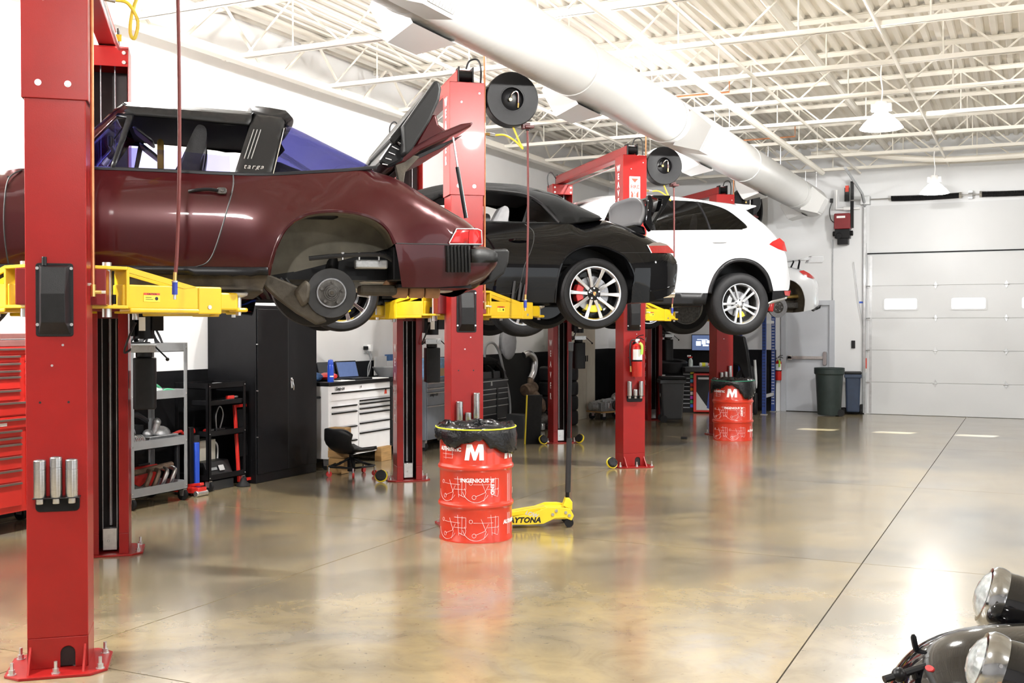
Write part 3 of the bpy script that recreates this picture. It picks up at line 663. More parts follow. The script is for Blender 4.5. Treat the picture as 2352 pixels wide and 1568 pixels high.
W_BLK = wfun([(-2.0, .55), (-1.6, .76), (-1.0, .87), (0, .86), (.7, .865), (1.2, .89), (1.6, .89), (1.95, .84), (2.15, .74), (2.32, .60)],
             [(1.85, .94), (2.0, .97), (2.2, 1.0), (2.35, .985), (2.5, .93), (2.62, .86), (2.75, .76), (2.88, .66), (3.0, .56)])
W_CAY = wfun([(-2.6, .60), (-2.2, .80), (-1.5, .95), (-.5, .955), (.6, .96), (1.6, .97), (2.1, .93), (2.35, .84), (2.55, .70)],
             [(1.9, .96), (2.1, .985), (2.4, 1.0), (2.7, .975), (2.9, .93), (3.05, .87), (3.2, .80), (3.32, .72), (3.42, .64)])
W_GT = wfun([(-2.3, .55), (-1.9, .78), (-1.2, .87), (.3, .87), (1.0, .91), (1.5, .925), (1.8, .88), (2.0, .78), (2.15, .62)],
            [(1.9, .95), (2.1, .985), (2.3, 1.0), (2.45, .98), (2.6, .90), (2.72, .80), (2.85, .70), (3.05, .56)])
# ================================================================ cars
# each car is built in the frame of its lift: x towards the tail, y across (negative = side facing the room), z = height above the floor
ZC = 1.6
TZ = Matrix.Translation((0, 0, -ZC))
def car_root(k, name, label):
    return thing(name, label, 'car', LW(k, 0, 1.385, ZC), LR)
def inside(P, x, y):
    c = False; j = len(P) - 1
    for i in range(len(P)):
        xi, yi = P[i]; xj, yj = P[j]
        if (yi > y) != (yj > y) and x < (xj - xi) * (y - yi) / (yj - yi) + xi: c = not c
        j = i
    return c
def dseg(px, py, a, b):
    dx, dy = b[0] - a[0], b[1] - a[1]; q = dx * dx + dy * dy
    t = 0 if q == 0 else max(0, min(1, ((px - a[0]) * dx + (py - a[1]) * dy) / q))
    return math.hypot(px - a[0] - t * dx, py - a[1] - t * dy)
def dpoly(px, py, P):
    return min(dseg(px, py, P[i], P[i + 1]) for i in range(len(P) - 1))
def resamp(P, step):
    out = [P[0]]
    for a, b in zip(P, P[1:]):
        L = math.hypot(b[0] - a[0], b[1] - a[1]); n = max(1, int(L / step))
        out += [(a[0] + (b[0] - a[0]) * i / n, a[1] + (b[1] - a[1]) * i / n) for i in range(1, n + 1)]
    return out
def shell(name, m, parent, W, segs, holes=(), grid=.055, off=0., both=True, solid=0., smooth=50, label=None):
    """car skin: side outline (x,z) triangulated, pushed out to the half width W(x,z), mirrored, closed across along the 'c' segments.
    segs: (kind, points, curve?, fillet radius, crown)"""
    out = []; caps = []
    for sg in segs:
        kind, pts = sg[0], list(sg[1]); cur = sg[2] if len(sg) > 2 else False
        P = crom(pts, 5) if cur else pts
        P = resamp([tuple(p) for p in P], .05)
        if out and math.hypot(out[-1][0] - P[0][0], out[-1][1] - P[0][1]) < 1e-4: P = P[1:]; base = len(out) - 1
        else: base = len(out)
        out += P
        if kind == 'c': caps.append((base, len(out) - 1, sg[3] if len(sg) > 3 else .08, sg[4] if len(sg) > 4 else .03))
    if math.hypot(out[-1][0] - out[0][0], out[-1][1] - out[0][1]) < 1e-4: out.pop()
    n0 = len(out)
    area = sum(out[i][0] * out[(i + 1) % n0][1] - out[(i + 1) % n0][0] * out[i][1] for i in range(n0))
    sgn = 1 if area > 0 else -1
    def capline(a, b): return [out[i % n0] for i in range(a, b + 1)]
    lines = [(capline(a, b), r) for a, b, r, c in caps]
    def weff(x, z):
        w = W(x, z) + off; cut = 0
        for ln, r in lines:
            d = dpoly(x, z, ln)
            if d < r: cut = max(cut, r * (1 - math.sqrt(max(0, 1 - (1 - d / r) ** 2))))
        return max(.02, w - cut)
    pts = list(out); edges = [(i, (i + 1) % n0) for i in range(n0)]
    H = []
    for h in holes:
        h = resamp(list(h) + [h[0]], .05)[:-1]; b = len(pts); H.append(h); pts += h
        edges += [(b + i, b + (i + 1) % len(h)) for i in range(len(h))]
    bl = [out + [out[0]]] + [h + [h[0]] for h in H]
    def ok(x, z, md):
        if not inside(out, x, z) or any(inside(h, x, z) for h in H): return False
        return min(dpoly(x, z, q) for q in bl) > md
    for a, b, r, c in caps:                                   # rings that carry the fillet
        ln = capline(a, b)
        for fr in (.06, .2, .42, .7, 1.0):
            for i in range(len(ln)):
                p0 = ln[max(0, i - 1)]; p1 = ln[min(len(ln) - 1, i + 1)]; dx, dz = p1[0] - p0[0], p1[1] - p0[1]; L = math.hypot(dx, dz) or 1
                x = ln[i][0] - sgn * dz / L * r * fr; z = ln[i][1] + sgn * dx / L * r * fr
                if ok(x, z, r * fr * .8): pts.append((x, z))
    x0, x1 = min(p[0] for p in out), max(p[0] for p in out); z0, z1 = min(p[1] for p in out), max(p[1] for p in out)
    i = 0; z = z0 + grid / 2
    while z < z1:
        x = x0 + (grid / 2 if i % 2 else 0)
        while x < x1:
            if ok(x, z, grid * .35): pts.append((x, z))
            x += grid
        z += grid; i += 1
    vc, ec, fc, *_ = delaunay_2d_cdt([Vector(p) for p in pts], edges, [], 0, 1e-6)
    V = []; F = []
    for f in fc:
        cx = sum(vc[q].x for q in f) / 3; cz = sum(vc[q].y for q in f) / 3
        if inside(out, cx, cz) and not any(inside(h, cx, cz) for h in H): F.append(tuple(f))
    ws = [weff(v.x, v.y) for v in vc]
    V = [(v.x, -w, v.y) for v, w in zip(vc, ws)]
    b = MB(TZ)
    a0 = F[0]; cr = (vc[a0[1]] - vc[a0[0]]).cross(vc[a0[2]] - vc[a0[0]])
    if cr < 0: F = [f[::-1] for f in F]
    b.add(V, F)
    if both and caps: b.add([(x, -y, z) for x, y, z in V], [f[::-1] for f in F])
    for a, bb_, r, c in caps:
        ln = capline(a, bb_); N = 10; vs = []
        for i, p in enumerate(ln):
            p0 = ln[max(0, i - 1)]; p1 = ln[min(len(ln) - 1, i + 1)]; dx, dz = p1[0] - p0[0], p1[1] - p0[1]; L = math.hypot(dx, dz) or 1
            nx, nz = sgn * dz / L, -sgn * dx / L; w = weff(*p)
            for j in range(N + 1):
                u = -1 + 2 * j / N; k = c * (1 - u * u); vs.append((p[0] + nx * k, u * w, p[1] + nz * k))
        fs = [(i * (N + 1) + j, i * (N + 1) + j + 1, (i + 1) * (N + 1) + j + 1, (i + 1) * (N + 1) + j) for i in range(len(ln) - 1) for j in range(N)]
        if sgn > 0: fs = [f[::-1] for f in fs]
        b.add(vs, fs)
    bm = bmesh.new(); me = bpy.data.meshes.new(name); me.from_pydata(b.v, [], b.f); bm.from_mesh(me)
    bmesh.ops.remove_doubles(bm, verts=bm.verts, dist=2e-4); bmesh.ops.dissolve_degenerate(bm, edges=bm.edges, dist=1e-5)
    bm.to_mesh(me); bm.free(); me.materials.append(MATS[m]); me.shade_smooth(); me.set_sharp_from_angle(angle=R(smooth))
    o = bpy.data.objects.new(name, me); COL.objects.link(o); o.parent = parent
    if solid:
        md = o.modifiers.new('solid', 'SOLIDIFY'); md.thickness = solid; md.offset = -1
    if label: o['label'] = label
    if both and not caps:                                     # the far side is a piece of its own
        b2 = MB(TZ); b2.add([(x, -y, z) for x, y, z in V], [f[::-1] for f in F]); o2 = b2.build(name, m, parent, smooth=smooth)
        if solid:
            md = o2.modifiers.new('solid', 'SOLIDIFY'); md.thickness = solid; md.offset = -1
    return o
def side_tube(name, m, parent, W, pts, r, off=.0, cur=True, both=True, n=6):
    P = crom(pts, 6) if cur else pts; P = resamp(P, .04)
    for s in ((-1, 1) if both else (-1,)):
        MB(TZ).tube([(x, s * (W(x, z) + off), z) for x, z in P], r, n).build(name, m, parent)
def liner(name, m, parent, W, pts, depth=.36, lip=0.):
    """wheel housing: strip running inwards from the arch edge, closed at the back"""
    P = resamp(pts, .06); c = (sum(p[0] for p in P) / len(P), sum(p[1] for p in P) / len(P))
    for s in (-1, 1):
        b = MB(TZ); vs = []; nn = len(P)
        for fr in (0, .5, 1):
            for x, z in P:
                sh = 1 + .05 * math.sin(fr * math.pi / 2)
                vs.append((c[0] + (x - c[0]) * sh, s * (W(x, z) - .006 - depth * fr), c[1] + (z - c[1]) * sh))
        fs = [(j * nn + i, j * nn + i + 1, (j + 1) * nn + i + 1, (j + 1) * nn + i) for j in range(2) for i in range(nn - 1)]
        fs += [tuple(range(2 * nn, 3 * nn))]
        b.add(vs, fs); b.build(name, m, parent, smooth=40)
mat('tyre_rubber', (.009, .009, .010), .62, spec=.3, var=.2, scale=20, bump=.15, bscale=90)
mat('rim_black', (.006, .006, .007), .22, coat=.4, spec=.2, var=.05)
mat('rim_polished', (.80, .80, .81), .16, 1., var=.03, scale=30)
mat('rim_silver', (.62, .63, .65), .26, .85, coat=.4, var=.04)
mat('disc_iron', (.27, .27, .28), .33, .9, var=.15, scale=60)
mat('hub_iron', (.07, .066, .062), .5, .7, var=.4, scale=40)
mat('caliper_red', (.45, .02, .02), .35, coat=.3, var=.08)
mat('glimpse_yellow', (.85, .60, .02), .35, coat=.3, var=.06)  # for the yellow arc added inside the wheels
def wheel_parts(style, rt, rr_, wd):
    """meshes of a wheel about the origin, axle along y, outer face at -y"""
    out = {}
    h = wd / 2; T = Matrix.Rotation(R(90), 4, 'X')            # lathe z -> -y
    def lt(prof, n=48):
        b = MB(); b.lathe(prof, n, T); return b
    s = rt - rr_
    t = lt([(rr_ - .004, h * .82), (rr_ + .012, h * .93), (rr_ + s * .35, h * 1.0), (rr_ + s * .72, h * .98), (rt - .022, h * .88), (rt - .004, h * .72), (rt, h * .45), (rt + .0005, 0), (rt, -h * .45), (rt - .004, -h * .72), (rt - .022, -h * .88), (rr_ + s * .5, -h), (rr_, -h * .85)], 64)
    out['wheel'] = (t, 'tyre_rubber')
    out['rim'] = (lt([(rr_ + .004, h * .80), (rr_ + .006, h * .86), (rr_ - .006, h * .86), (rr_ - .016, h * .76), (rr_ - .024, h * .60), (rr_ - .035, h * .1), (rr_ - .02, -h * .8), (rr_, -h * .85)], 64), 'rim_polished' if style != 'five' else 'rim_silver')
    out['barrel'] = (lt([(rr_ - .03, h * .55), (rr_ - .037, h * .1), (rr_ - .024, -h * .8), (.001, -h * .82)], 48), 'rim_black' if style == 'ten' else 'hub_iron')
    rd = min(.165, rr_ * .74)
    out['brake_disc'] = (lt([(.001, h * .30), (.075, h * .30), (.078, h * .10), (rd, h * .10), (rd, -h * .05), (.05, -h * .05)], 40), 'disc_iron')
    sp = []
    if style == 'ten':
        for i in range(10):
            b = MB(Matrix.Rotation(2 * math.pi * (i + .08) / 10, 4, 'Y'))
            r0, r1 = .055, rr_ - .012
            vs = []
            for x, wd_, yy, th in ((r0, .017, -h * .50, .04), (r0 + (r1 - r0) * .45, .013, -h * .66, .03), (r1, .019, -h * .80, .03)):
                vs += [(x, yy, -wd_), (x, yy, wd_), (x, yy + th, wd_ * 1.25), (x, yy + th, -wd_ * 1.25)]
            fs = [(0, 3, 2, 1), (8, 9, 10, 11)]
            for j in (0, 4): fs += [(j, j + 1, j + 5, j + 4), (j + 1, j + 2, j + 6, j + 5), (j + 2, j + 3, j + 7, j + 6), (j + 3, j, j + 4, j + 7)]
            b.add(vs, fs); sp.append((b, 'rim_polished'))
    elif style == 'five':
        for i in range(5):
            for s_ in (-1, 1):
                b = MB(Matrix.Rotation(2 * math.pi * (i + .25) / 5 + R(7), 4, 'Y'))
                r0, r1 = .05, rr_ - .01; vs = []
                for x, c_, wd_, yy, th in ((r0, .017, .019, -h * .55, .05), (r0 + (r1 - r0) * .5, .030, .0135, -h * .66, .035), (r1, .044, .016, -h * .76, .03)):
                    c_ *= s_; vs += [(x, yy, c_ - wd_), (x, yy, c_ + wd_), (x, yy + th, c_ + wd_), (x, yy + th, c_ - wd_)]
                fs = [(0, 3, 2, 1), (8, 9, 10, 11)]
                for j in (0, 4): fs += [(j, j + 1, j + 5, j + 4), (j + 1, j + 2, j + 6, j + 5), (j + 2, j + 3, j + 7, j + 6), (j + 3, j, j + 4, j + 7)]
                b.add(vs, fs); sp.append((b, 'rim_silver'))
    else:
        for i in range(5):
            b = MB(Matrix.Rotation(2 * math.pi * i / 5, 4, 'Y'))
            b.add([(.03, -h * .5, -.05), (.03, -h * .5, .05), (rr_ - .02, -h * .7, .04), (rr_ - .02, -h * .7, -.04), (.03, -h * .3, -.05), (.03, -h * .3, .05), (rr_ - .02, -h * .5, .04), (rr_ - .02, -h * .5, -.04)],
                  [(0, 1, 2, 3), (4, 7, 6, 5), (0, 4, 5, 1), (1, 5, 6, 2), (2, 6, 7, 3), (3, 7, 4, 0)]); sp.append((b, 'rim_silver'))
    out['spoke'] = sp
    out['hub'] = (lt([(.001, h * .62), (.022, h * .62), (.026, h * .6), (.05, h * .58), (.068, h * .50), (.075, h * .30), (.001, h * .25)], 32), 'rim_black' if style == 'ten' else 'rim_silver')
    out['hub_cap'] = (lt([(.001, h * .66), (.024, h * .65), (.030, h * .61), (.030, h * .5)], 20), 'rim_black' if style == 'ten' else 'rim_silver')
    lug = []
    for i in range(5):
        a = 2 * math.pi * (i + .3) / 5; x, z = .050 * math.cos(a), .050 * math.sin(a)
        b = MB(); b.cyl((x, -h * .50, z), (x, -h * .66, z), .009, n=6); lug.append((b, 'zinc' if style != 'five' else 'black_metal'))
    out['lug_nut'] = lug
    return out
def add_wheels(parent, style, rt, rr_, wd, places, caliper=None, emblem=False, rot=0.):
    P = wheel_parts(style, rt, rr_, wd); h = wd / 2
    first = True; cache = {}
    for (x, y, z) in places:
        flip = y > 0
        rz = math.pi if flip else 0
        if first:
            w = P['wheel'][0].build('wheel', P['wheel'][1], parent)
            for nm in ('rim', 'barrel', 'brake_disc', 'hub', 'hub_cap'): cache[nm] = [P[nm][0].build(nm, P[nm][1], w)]
            cache['spoke'] = [b.build('spoke', mm, w, bevel=.003) for b, mm in P['spoke']]
            cache['lug_nut'] = [b.build('lug_nut', mm, w) for b, mm in P['lug_nut']]
            if caliper:
                for nm, mm, a0, a1 in caliper:
                    b = MB(); vs = []; fs = []; N = 8; rd = min(.165, rr_ * .74)
                    for i in range(N + 1):
                        a = R(a0 + (a1 - a0) * i / N)
                        for r_, y_ in ((rd * .66, -.062), (rd * 1.06, -.066), (rd * 1.10, .03), (rd * .66, .03)): vs.append((r_ * math.cos(a), y_, r_ * math.sin(a)))
                    for i in range(N): fs += [(i * 4 + j, i * 4 + (j + 1) % 4, i * 4 + 4 + (j + 1) % 4, i * 4 + 4 + j) for j in range(4)]
                    fs += [(3, 2, 1, 0), (N * 4, N * 4 + 1, N * 4 + 2, N * 4 + 3)]
                    b.add(vs, fs); cache[nm] = [b.build(nm, mm, w, bevel=.006)]
            if emblem:
                b = MB(); b.prism([(-.013, .016), (.013, .016), (.014, -.002), (.008, -.014), (0, -.019), (-.008, -.014), (-.014, -.002)], -h * .675, -h * .66, 'xz')
                cache['emblem'] = [b.build('emblem', 'brass', w)]
                b = MB(); b.bb((-.012, -h * .68, .003), (-.001, -h * .675, .014)).bb((.001, -h * .68, -.012), (.01, -h * .675, .001)); cache['emblem_field'] = [b.build('emblem_field', 'caliper_red', w)]
            first = False; wsrc = w; kids = [o for l in cache.values() for o in l]
        else:
            w = inst(wsrc, parent)
            for c in kids: inst(c, w)
        w.location = (x, y, z - ZC); w.rotation_euler = (0, rot, rz)
    return wsrc
def seat(parent, x, y, z, m='black_leather', lean=14, head=True):
    """x = hip, faces -x"""
    T = TZ @ Matrix.Translation((x, y, z))
    b = MB(T); b.prism(rr(-.42, -.06, .05, .10, .04), -.23, .23, 'xz'); b.build('seat_cushion', m, parent, bevel=.03)
    A = T @ Matrix.Rotation(R(lean), 4, 'Y')
    b = MB(A); prof = crom([(-.04, .06), (-.06, .25), (-.05, .45), (-.02, .58), (.01, .76), (.04, .80), (.085, .76), (.10, .55), (.12, .3), (.12, .06)], 4)
    vs = []; n = len(prof); ws = [(-.24, .86), (-.20, 1.0), (.20, 1.0), (.24, .86)]
    for yy, s in ws: vs += [(p[0] * s, yy * (1 - .45 * max(0, (p[1] - .45) / .4)), p[1] * (s if p[1] > .3 else 1)) for p in prof]
    fs = [(j * n + i, j * n + (i + 1) % n, (j + 1) * n + (i + 1) % n, (j + 1) * n + i) for j in range(3) for i in range(n)] + [tuple(range(n - 1, -1, -1)), tuple(range(3 * n, 4 * n))]
    b.add(vs, fs); b.build('seat_back', m, parent, smooth=60)
mat('black_leather', (.010, .010, .011), .4, spec=.3, var=.15, scale=30, bump=.1, bscale=200)
mat('yellow_cloth', (.70, .42, .03), .7, var=.1)
mat('maroon_paint', (.036, .0032, .0042), .28, .25, coat=.55, var=.05, scale=300, spec=.2)
mat('black_paint', (.002, .002, .0025), .2, coat=.75, var=0, spec=.0)
mat('white_car_paint', (.46, .47, .49), .25, coat=1., var=0)
mat('black_trim', (.006, .006, .007), .34, spec=.25, var=.1, scale=20)
mat('black_vinyl', (.007, .007, .007), .48, spec=.3, var=.1, scale=60, bump=.1, bscale=400)
mat('soft_top', (.004, .004, .004), .9, spec=.2, var=.15, scale=200, bump=.2, bscale=500)
mat('grey_lid', (.065, .065, .068), .45, var=.03)
mat('rotor_dark', (.016, .016, .017), .5, var=.2, scale=30)
mat('dirty_grey', (.15, .138, .11), .8, var=.3, scale=6, bump=.2, bscale=40)
mat('rust_metal', (.050, .041, .029), .65, .3, var=.4, scale=12, bump=.3, bscale=30)
mat('clay_tube', (.36, .19, .095), .7, .1, var=.2, scale=14)
mat('alu_cast', (.40, .41, .42), .45, .8, var=.2, scale=30, bump=.2, bscale=60)
mat('lens_red', (.30, .010, .010), .10, coat=.8, var=.15, scale=40, emit=(.5, .02, .02), estr=.04)
mat('lens_clear', (.20, .17, .155), .08, coat=1., var=.05)
mat('lens_orange', (.50, .10, .03), .1, coat=1., var=.05)
mat('headliner', (.012, .012, .012), .85, var=.1)
glass_mat('glass_violet', (.42, .42, .76)); glass_mat('glass_blue', (.29, .295, .56)); glass_mat('glass_dark', (.10, .10, .11), .8); glass_mat('glass_smoke', (.33, .34, .36), .8)
def windscreen(name, m, parent, xa, za, wa, xb, zb, wb, bulge=.12, n=10):
    b = MB(TZ); vs = []
    for i in range(7):
        t = i / 6; x = xa + (xb - xa) * t; z = za + (zb - za) * t + .02 * math.sin(math.pi * t); w = wa + (wb - wa) * t
        vs += [(x - bulge * (1 - (2 * j / n - 1) ** 2) * (.6 + .4 * (1 - t)), w * (2 * j / n - 1), z) for j in range(n + 1)]
    fs = [(i * (n + 1) + j, i * (n + 1) + j + 1, (i + 1) * (n + 1) + j + 1, (i + 1) * (n + 1) + j) for i in range(6) for j in range(n)]
    b.add(vs, fs); o = b.build(name, m, parent, smooth=60)
    md = o.modifiers.new('solid', 'SOLIDIFY'); md.thickness = .005
    return o
def tub(parent, x0, x1, z0, z1, w, m='headliner'):
    b = MB(TZ); b.bb((x0, -w, z0), (x1, w, z0 + .03)).bb((x0, -w, z0), (x1, -w + .03, z1)).bb((x0, w - .03, z0), (x1, w, z1)).bb((x0, -w, z0), (x0 + .03, w, z1 - .05)).bb((x1 - .03, -w, z0), (x1, w, z1 - .02))
    b.build('interior_tub', m, parent, smooth=0)
# ---------------------------------------------------------------- maroon targa on the nearest lift
def red_car():
    c = car_root(0, 'classic_coupe', 'maroon classic coupe with a black roof, its engine lid raised and one rear wheel off'); W = W_RED
    belt = [(-.383, 2.55), (-.252, 2.566), (.086, 2.575), (.225, 2.573), (.53, 2.571), (.844, 2.566), (1.07, 2.571), (1.316, 2.593), (1.522, 2.615), (1.694, 2.641)]
    deck = [(1.694, 2.641), (1.798, 2.612), (1.876, 2.577), (2.021, 2.487), (2.16, 2.415), (2.277, 2.355), (2.343, 2.307)]
    arch = [(1.781, 2.182), (1.741, 2.263), (1.669, 2.32), (1.561, 2.353), (1.433, 2.362), (1.308, 2.349), (1.213, 2.313), (1.138, 2.243), (1.089, 2.142), (1.06, 2.038), (1.051, 1.988)]
    archc = crom(arch, 4)
    farch = arc(-.855, 1.98, .335, 0, 180, 16)
    body = shell('body', 'maroon_paint', c, W, [('n', belt, True), ('c', deck, True, .13, .05), ('c', [(2.343, 2.307), (2.362, 2.27), (2.36, 2.199)], True, .10, .09), ('n', [(2.36, 2.199), (2.127, 2.189), (1.929, 2.184), (1.781, 2.182)]),
        ('n', archc), ('n', [(1.051, 1.988), (.225, 1.992), (-.52, 1.996)]), ('n', farch), ('n', [(-1.19, 1.98), (-1.55, 1.95)]), ('c', [(-1.55, 1.95), (-1.82, 1.99), (-1.9, 2.12), (-1.83, 2.28)], True, .12, .1), ('c', [(-1.83, 2.28), (-1.55, 2.42), (-1.1, 2.50), (-.7, 2.53), (-.383, 2.55)], True, .13, .02)])
    side_tube('arch_lip', 'maroon_paint', c, W, archc, .011, -.004, False)
    side_tube('front_arch_lip', 'maroon_paint', c, W, farch, .011, -.004, False)
    liner('wheel_housing', 'dirty_grey', c, W, archc, .40); liner('front_wheel_housing', 'dirty_grey', c, W, farch, .36)
    # seams
    side_tube('door_seam', 'letter_black', c, W, [(.858, 2.566), (.855, 2.492), (.823, 2.363), (.764, 2.162), (.721, 2.068), (.661, 2.035), (.577, 2.029), (.208, 2.029), (-.2, 2.029), (-.336, 2.03)], .0045, .0005)
    side_tube('door_front_seam', 'letter_black', c, W, [(-.273, 2.555), (-.336, 2.502), (-.353, 2.354), (-.352, 2.188), (-.336, 2.03)], .004, .0005)
    side_tube('belt_trim', 'black_trim', c, W, [(-.10, 2.578), (.225, 2.580), (.53, 2.578), (.844, 2.573), (1.07, 2.578), (1.316, 2.600), (1.522, 2.622), (1.694, 2.648)], .013, -.004)
    for s in (-1, 1):
        y = lambda x, z: s * (W(x, z))
        b = MB(TZ); b.tube(crom([(.612, y(.61, 2.46), 2.460), (.65, y(.65, 2.462) + s * .02, 2.466), (.72, y(.72, 2.465) + s * .03, 2.472), (.775, y(.78, 2.465) + s * .03, 2.466)], 4), [.004] + [.011] * 14 + [.013], 8) if False else b.tube(crom([(.612, y(.61, 2.46), 2.460), (.65, y(.65, 2.462) + s * .02, 2.466), (.72, y(.72, 2.465) + s * .03, 2.472), (.775, y(.78, 2.465) + s * .03, 2.466)], 4), .010, 8)
        h = b.build('door_handle', 'black_trim', c)
        MB(TZ).prism(rr(.765, 2.448, .82, 2.485, .014), y(.79, 2.465) - .0, y(.79, 2.465) + s * .035, 'xz').cyl((.795, y(.79, 2.465), 2.466), (.795, y(.79, 2.465) + s * .04, 2.466), .009, n=12).build('lock_button', 'hub_iron', h, bevel=.004)
        for i, x in enumerate((.981, 1.001, 1.021)):
            MB(TZ).tube([(x - .06 * t, s * (W(x - .06 * t, 2.865 - .193 * t) + .006), 2.865 - .193 * t) for t in (0, .25, .5, .75, 1)], .0028, 6).build('bar_slat', 'zinc', c)
        MB(TZ).tube([(1.083 + .075 * t, s * (W(1.083 + .075 * t, 2.58 + .30 * t) + .007), 2.58 + .30 * t) for t in (0, .25, .5, .75, 1)], .004, 6).build('bar_trim', 'chrome', c)
        # tail lamp
    shell('tail_lamp', 'lens_red', c, W, [('n', [(2.135, 2.215), (2.183, 2.282), (2.32, 2.290), (2.346, 2.283), (2.352, 2.206), (2.127, 2.196)])], grid=.03, off=.006, solid=.02)
    side_tube('lamp_frame', 'zinc', c, W, [(2.130, 2.200), (2.180, 2.288), (2.325, 2.296), (2.352, 2.286), (2.356, 2.203), (2.130, 2.193)], .004, .007, False)
    shell('lamp_divider', 'lens_red', c, W, [('n', [(2.262, 2.203), (2.266, 2.285), (2.30, 2.288), (2.30, 2.205)])], grid=.03, off=.009)
    # bumper
    shell('bumper', 'maroon_paint', c, W, [('n', [(1.781, 2.179), (2.127, 2.186), (2.275, 2.190)]), ('c', [(2.275, 2.190), (2.43, 2.177), (2.475, 2.155), (2.482, 2.087), (2.451, 2.041), (2.401, 1.991), (2.301, 1.948)], True, .07, .06), ('n', [(2.301, 1.948), (2.051, 1.929), (1.833, 1.926), (1.822, 1.977), (1.802, 2.079), (1.781, 2.179)])], grid=.05, off=.008)
    MB(TZ).bb((1.84, -.62, 1.93), (2.3, .62, 1.95)).build('bumper_underside', 'black_trim', c, smooth=0)
    side_tube('bumper_seam', 'letter_black', c, W, [(1.79, 2.183), (2.1, 2.190), (2.35, 2.198)], .004, .004)
    bel = [(2.104, 2.182), (2.269, 2.190), (2.281, 2.027), (2.115, 2.023)]
    shell('bumper_bellows', 'black_vinyl', c, W, [('n', bel)], grid=.05, off=.016, solid=.02)
    for i in range(7):
        t = (i + .5) / 7; side_tube('bellows_rib', 'black_vinyl', c, W, [(2.104 + .165 * t, 2.182 + .008 * t), (2.115 + .166 * t, 2.023 + .004 * t)], .009, .018, False)
    shell('bumper_rubber', 'black_vinyl', c, W, [('n', [(2.281, 2.169), (2.42, 2.172), (2.462, 2.150), (2.468, 2.10), (2.45, 2.092), (2.284, 2.085)])], grid=.05, off=.022, solid=.02)
    g = [(2.47, 2.189), (2.58, 2.194), (2.592, 2.174), (2.586, 2.104), (2.557, 2.033), (2.476, 1.97), (2.404, 1.956), (2.447, 1.998), (2.46, 2.069)]
    for s in (-1, 1):
        MB(TZ).prism(g, s * .30, s * .46, 'xz').build('bumper_guard', 'black_vinyl', c, smooth=0, bevel=.02, seg=3)
    # sill
    shell('rocker_strip', 'black_trim', c, W, [('n', [(-.5, 1.990), (-.5, 2.030), (.3, 2.030), (1.045, 2.030), (1.050, 1.986), (.3, 1.984)])], off=.010, solid=.012)
    shell('lower_sill', 'rust_metal', c, W, [('n', [(-.48, 1.90), (-.48, 2.0), (1.05, 1.99), (1.02, 1.905)])], off=-.035)
    MB(TZ).bb((-.5, -.70, 1.885), (1.03, .70, 1.92)).build('floor_pan', 'rust_metal', c, smooth=0, bevel=.02)
    MB(TZ).bb((-1.2, -.44, 1.93), (-.5, .44, 2.3)).build('underbody', 'black_trim', c, smooth=0); MB(TZ).bb((1.03, -.42, 1.98), (1.9, .42, 2.3)).build('underbody', 'black_trim', c, smooth=0)
    tub(c, -.35, 1.02, 2.0, 2.52, .72)
    # glasshouse
    windscreen('windscreen', 'glass_violet', c, -.10, 2.575, .69, .235, 2.975, .50)
    shell('windscreen_frame', 'maroon_paint', c, W, [('n', [(-.14, 2.575), (.064, 2.785), (.162, 2.926), (.244, 2.985), (.285, 2.955), (.205, 2.917), (.082, 2.753), (-.075, 2.575)])], grid=.04, off=.006, solid=.03)
    shell('vent_frame', 'black_trim', c, W, [('n', [(.185, 2.585), (.262, 2.915), (.20, 2.917), (.21, 2.935), (.30, 2.935), (.208, 2.585)])], grid=.04, off=.008, solid=.02)
    shell('vent_glass', 'glass_violet', c, W, [('n', [(-.06, 2.586), (.195, 2.591), (.272, 2.912), (.205, 2.91), (.082, 2.745)])], grid=.06)
    shell('door_glass', 'glass_violet', c, W, [('n', [(.206, 2.575), (.242, 2.719), (.528, 2.710), (.84, 2.687), (.842, 2.565)])], grid=.06, off=-.012)
    shell('roof_panel', 'black_vinyl', c, W, [('c', [(.20, 2.952), (.244, 2.988), (.281, 2.995), (.525, 2.990), (.774, 2.981), (.95, 2.974), (.976, 2.963)], True, .05, .04), ('n', [(.976, 2.963), (.968, 2.929), (.952, 2.901), (.773, 2.910), (.525, 2.927), (.305, 2.935), (.20, 2.952)])], grid=.03, off=.012, solid=.02)
    MB(TZ).add([(.24, -.50, 2.93), (.95, -.52, 2.905), (.95, .52, 2.905), (.24, .50, 2.93), (.24, -.50, 2.945), (.95, -.52, 2.92), (.95, .52, 2.92), (.24, .50, 2.945)], [(0, 3, 2, 1), (4, 5, 6, 7), (0, 1, 5, 4), (1, 2, 6, 5), (2, 3, 7, 6), (3, 0, 4, 7)]).build('headlining', 'headliner', c, smooth=0)
    shell('roll_bar', 'black_vinyl', c, W, [('c', [(.984, 2.969), (1.006, 2.975), (1.15, 2.963), (1.168, 2.936)], False, .04, .05), ('n', [(1.168, 2.936), (1.151, 2.866), (1.08, 2.574), (.861, 2.567), (.921, 2.769), (.962, 2.901), (.984, 2.969)])], grid=.04, off=.004, solid=.05)
    shell('rear_glass', 'glass_blue', c, W, [('c', [(1.170, 2.926), (1.28, 2.869), (1.43, 2.788), (1.607, 2.696), (1.697, 2.644)], True, .06, .05), ('n', [(1.697, 2.644), (1.522, 2.621), (1.316, 2.599), (1.09, 2.577), (1.170, 2.926)])], grid=.06, off=-.004)
    lettering('script_lettering', 'targa', .046, 'zinc', c, (.972, -W(.95, 2.625) - .010, 2.622 - ZC), (R(90 - 22), 0, 0), depth=.002, shear=.35, spacing=1.25)
    # cabin
    for y in (-.36, .36): seat(c, .47, y, 2.12, lean=12)
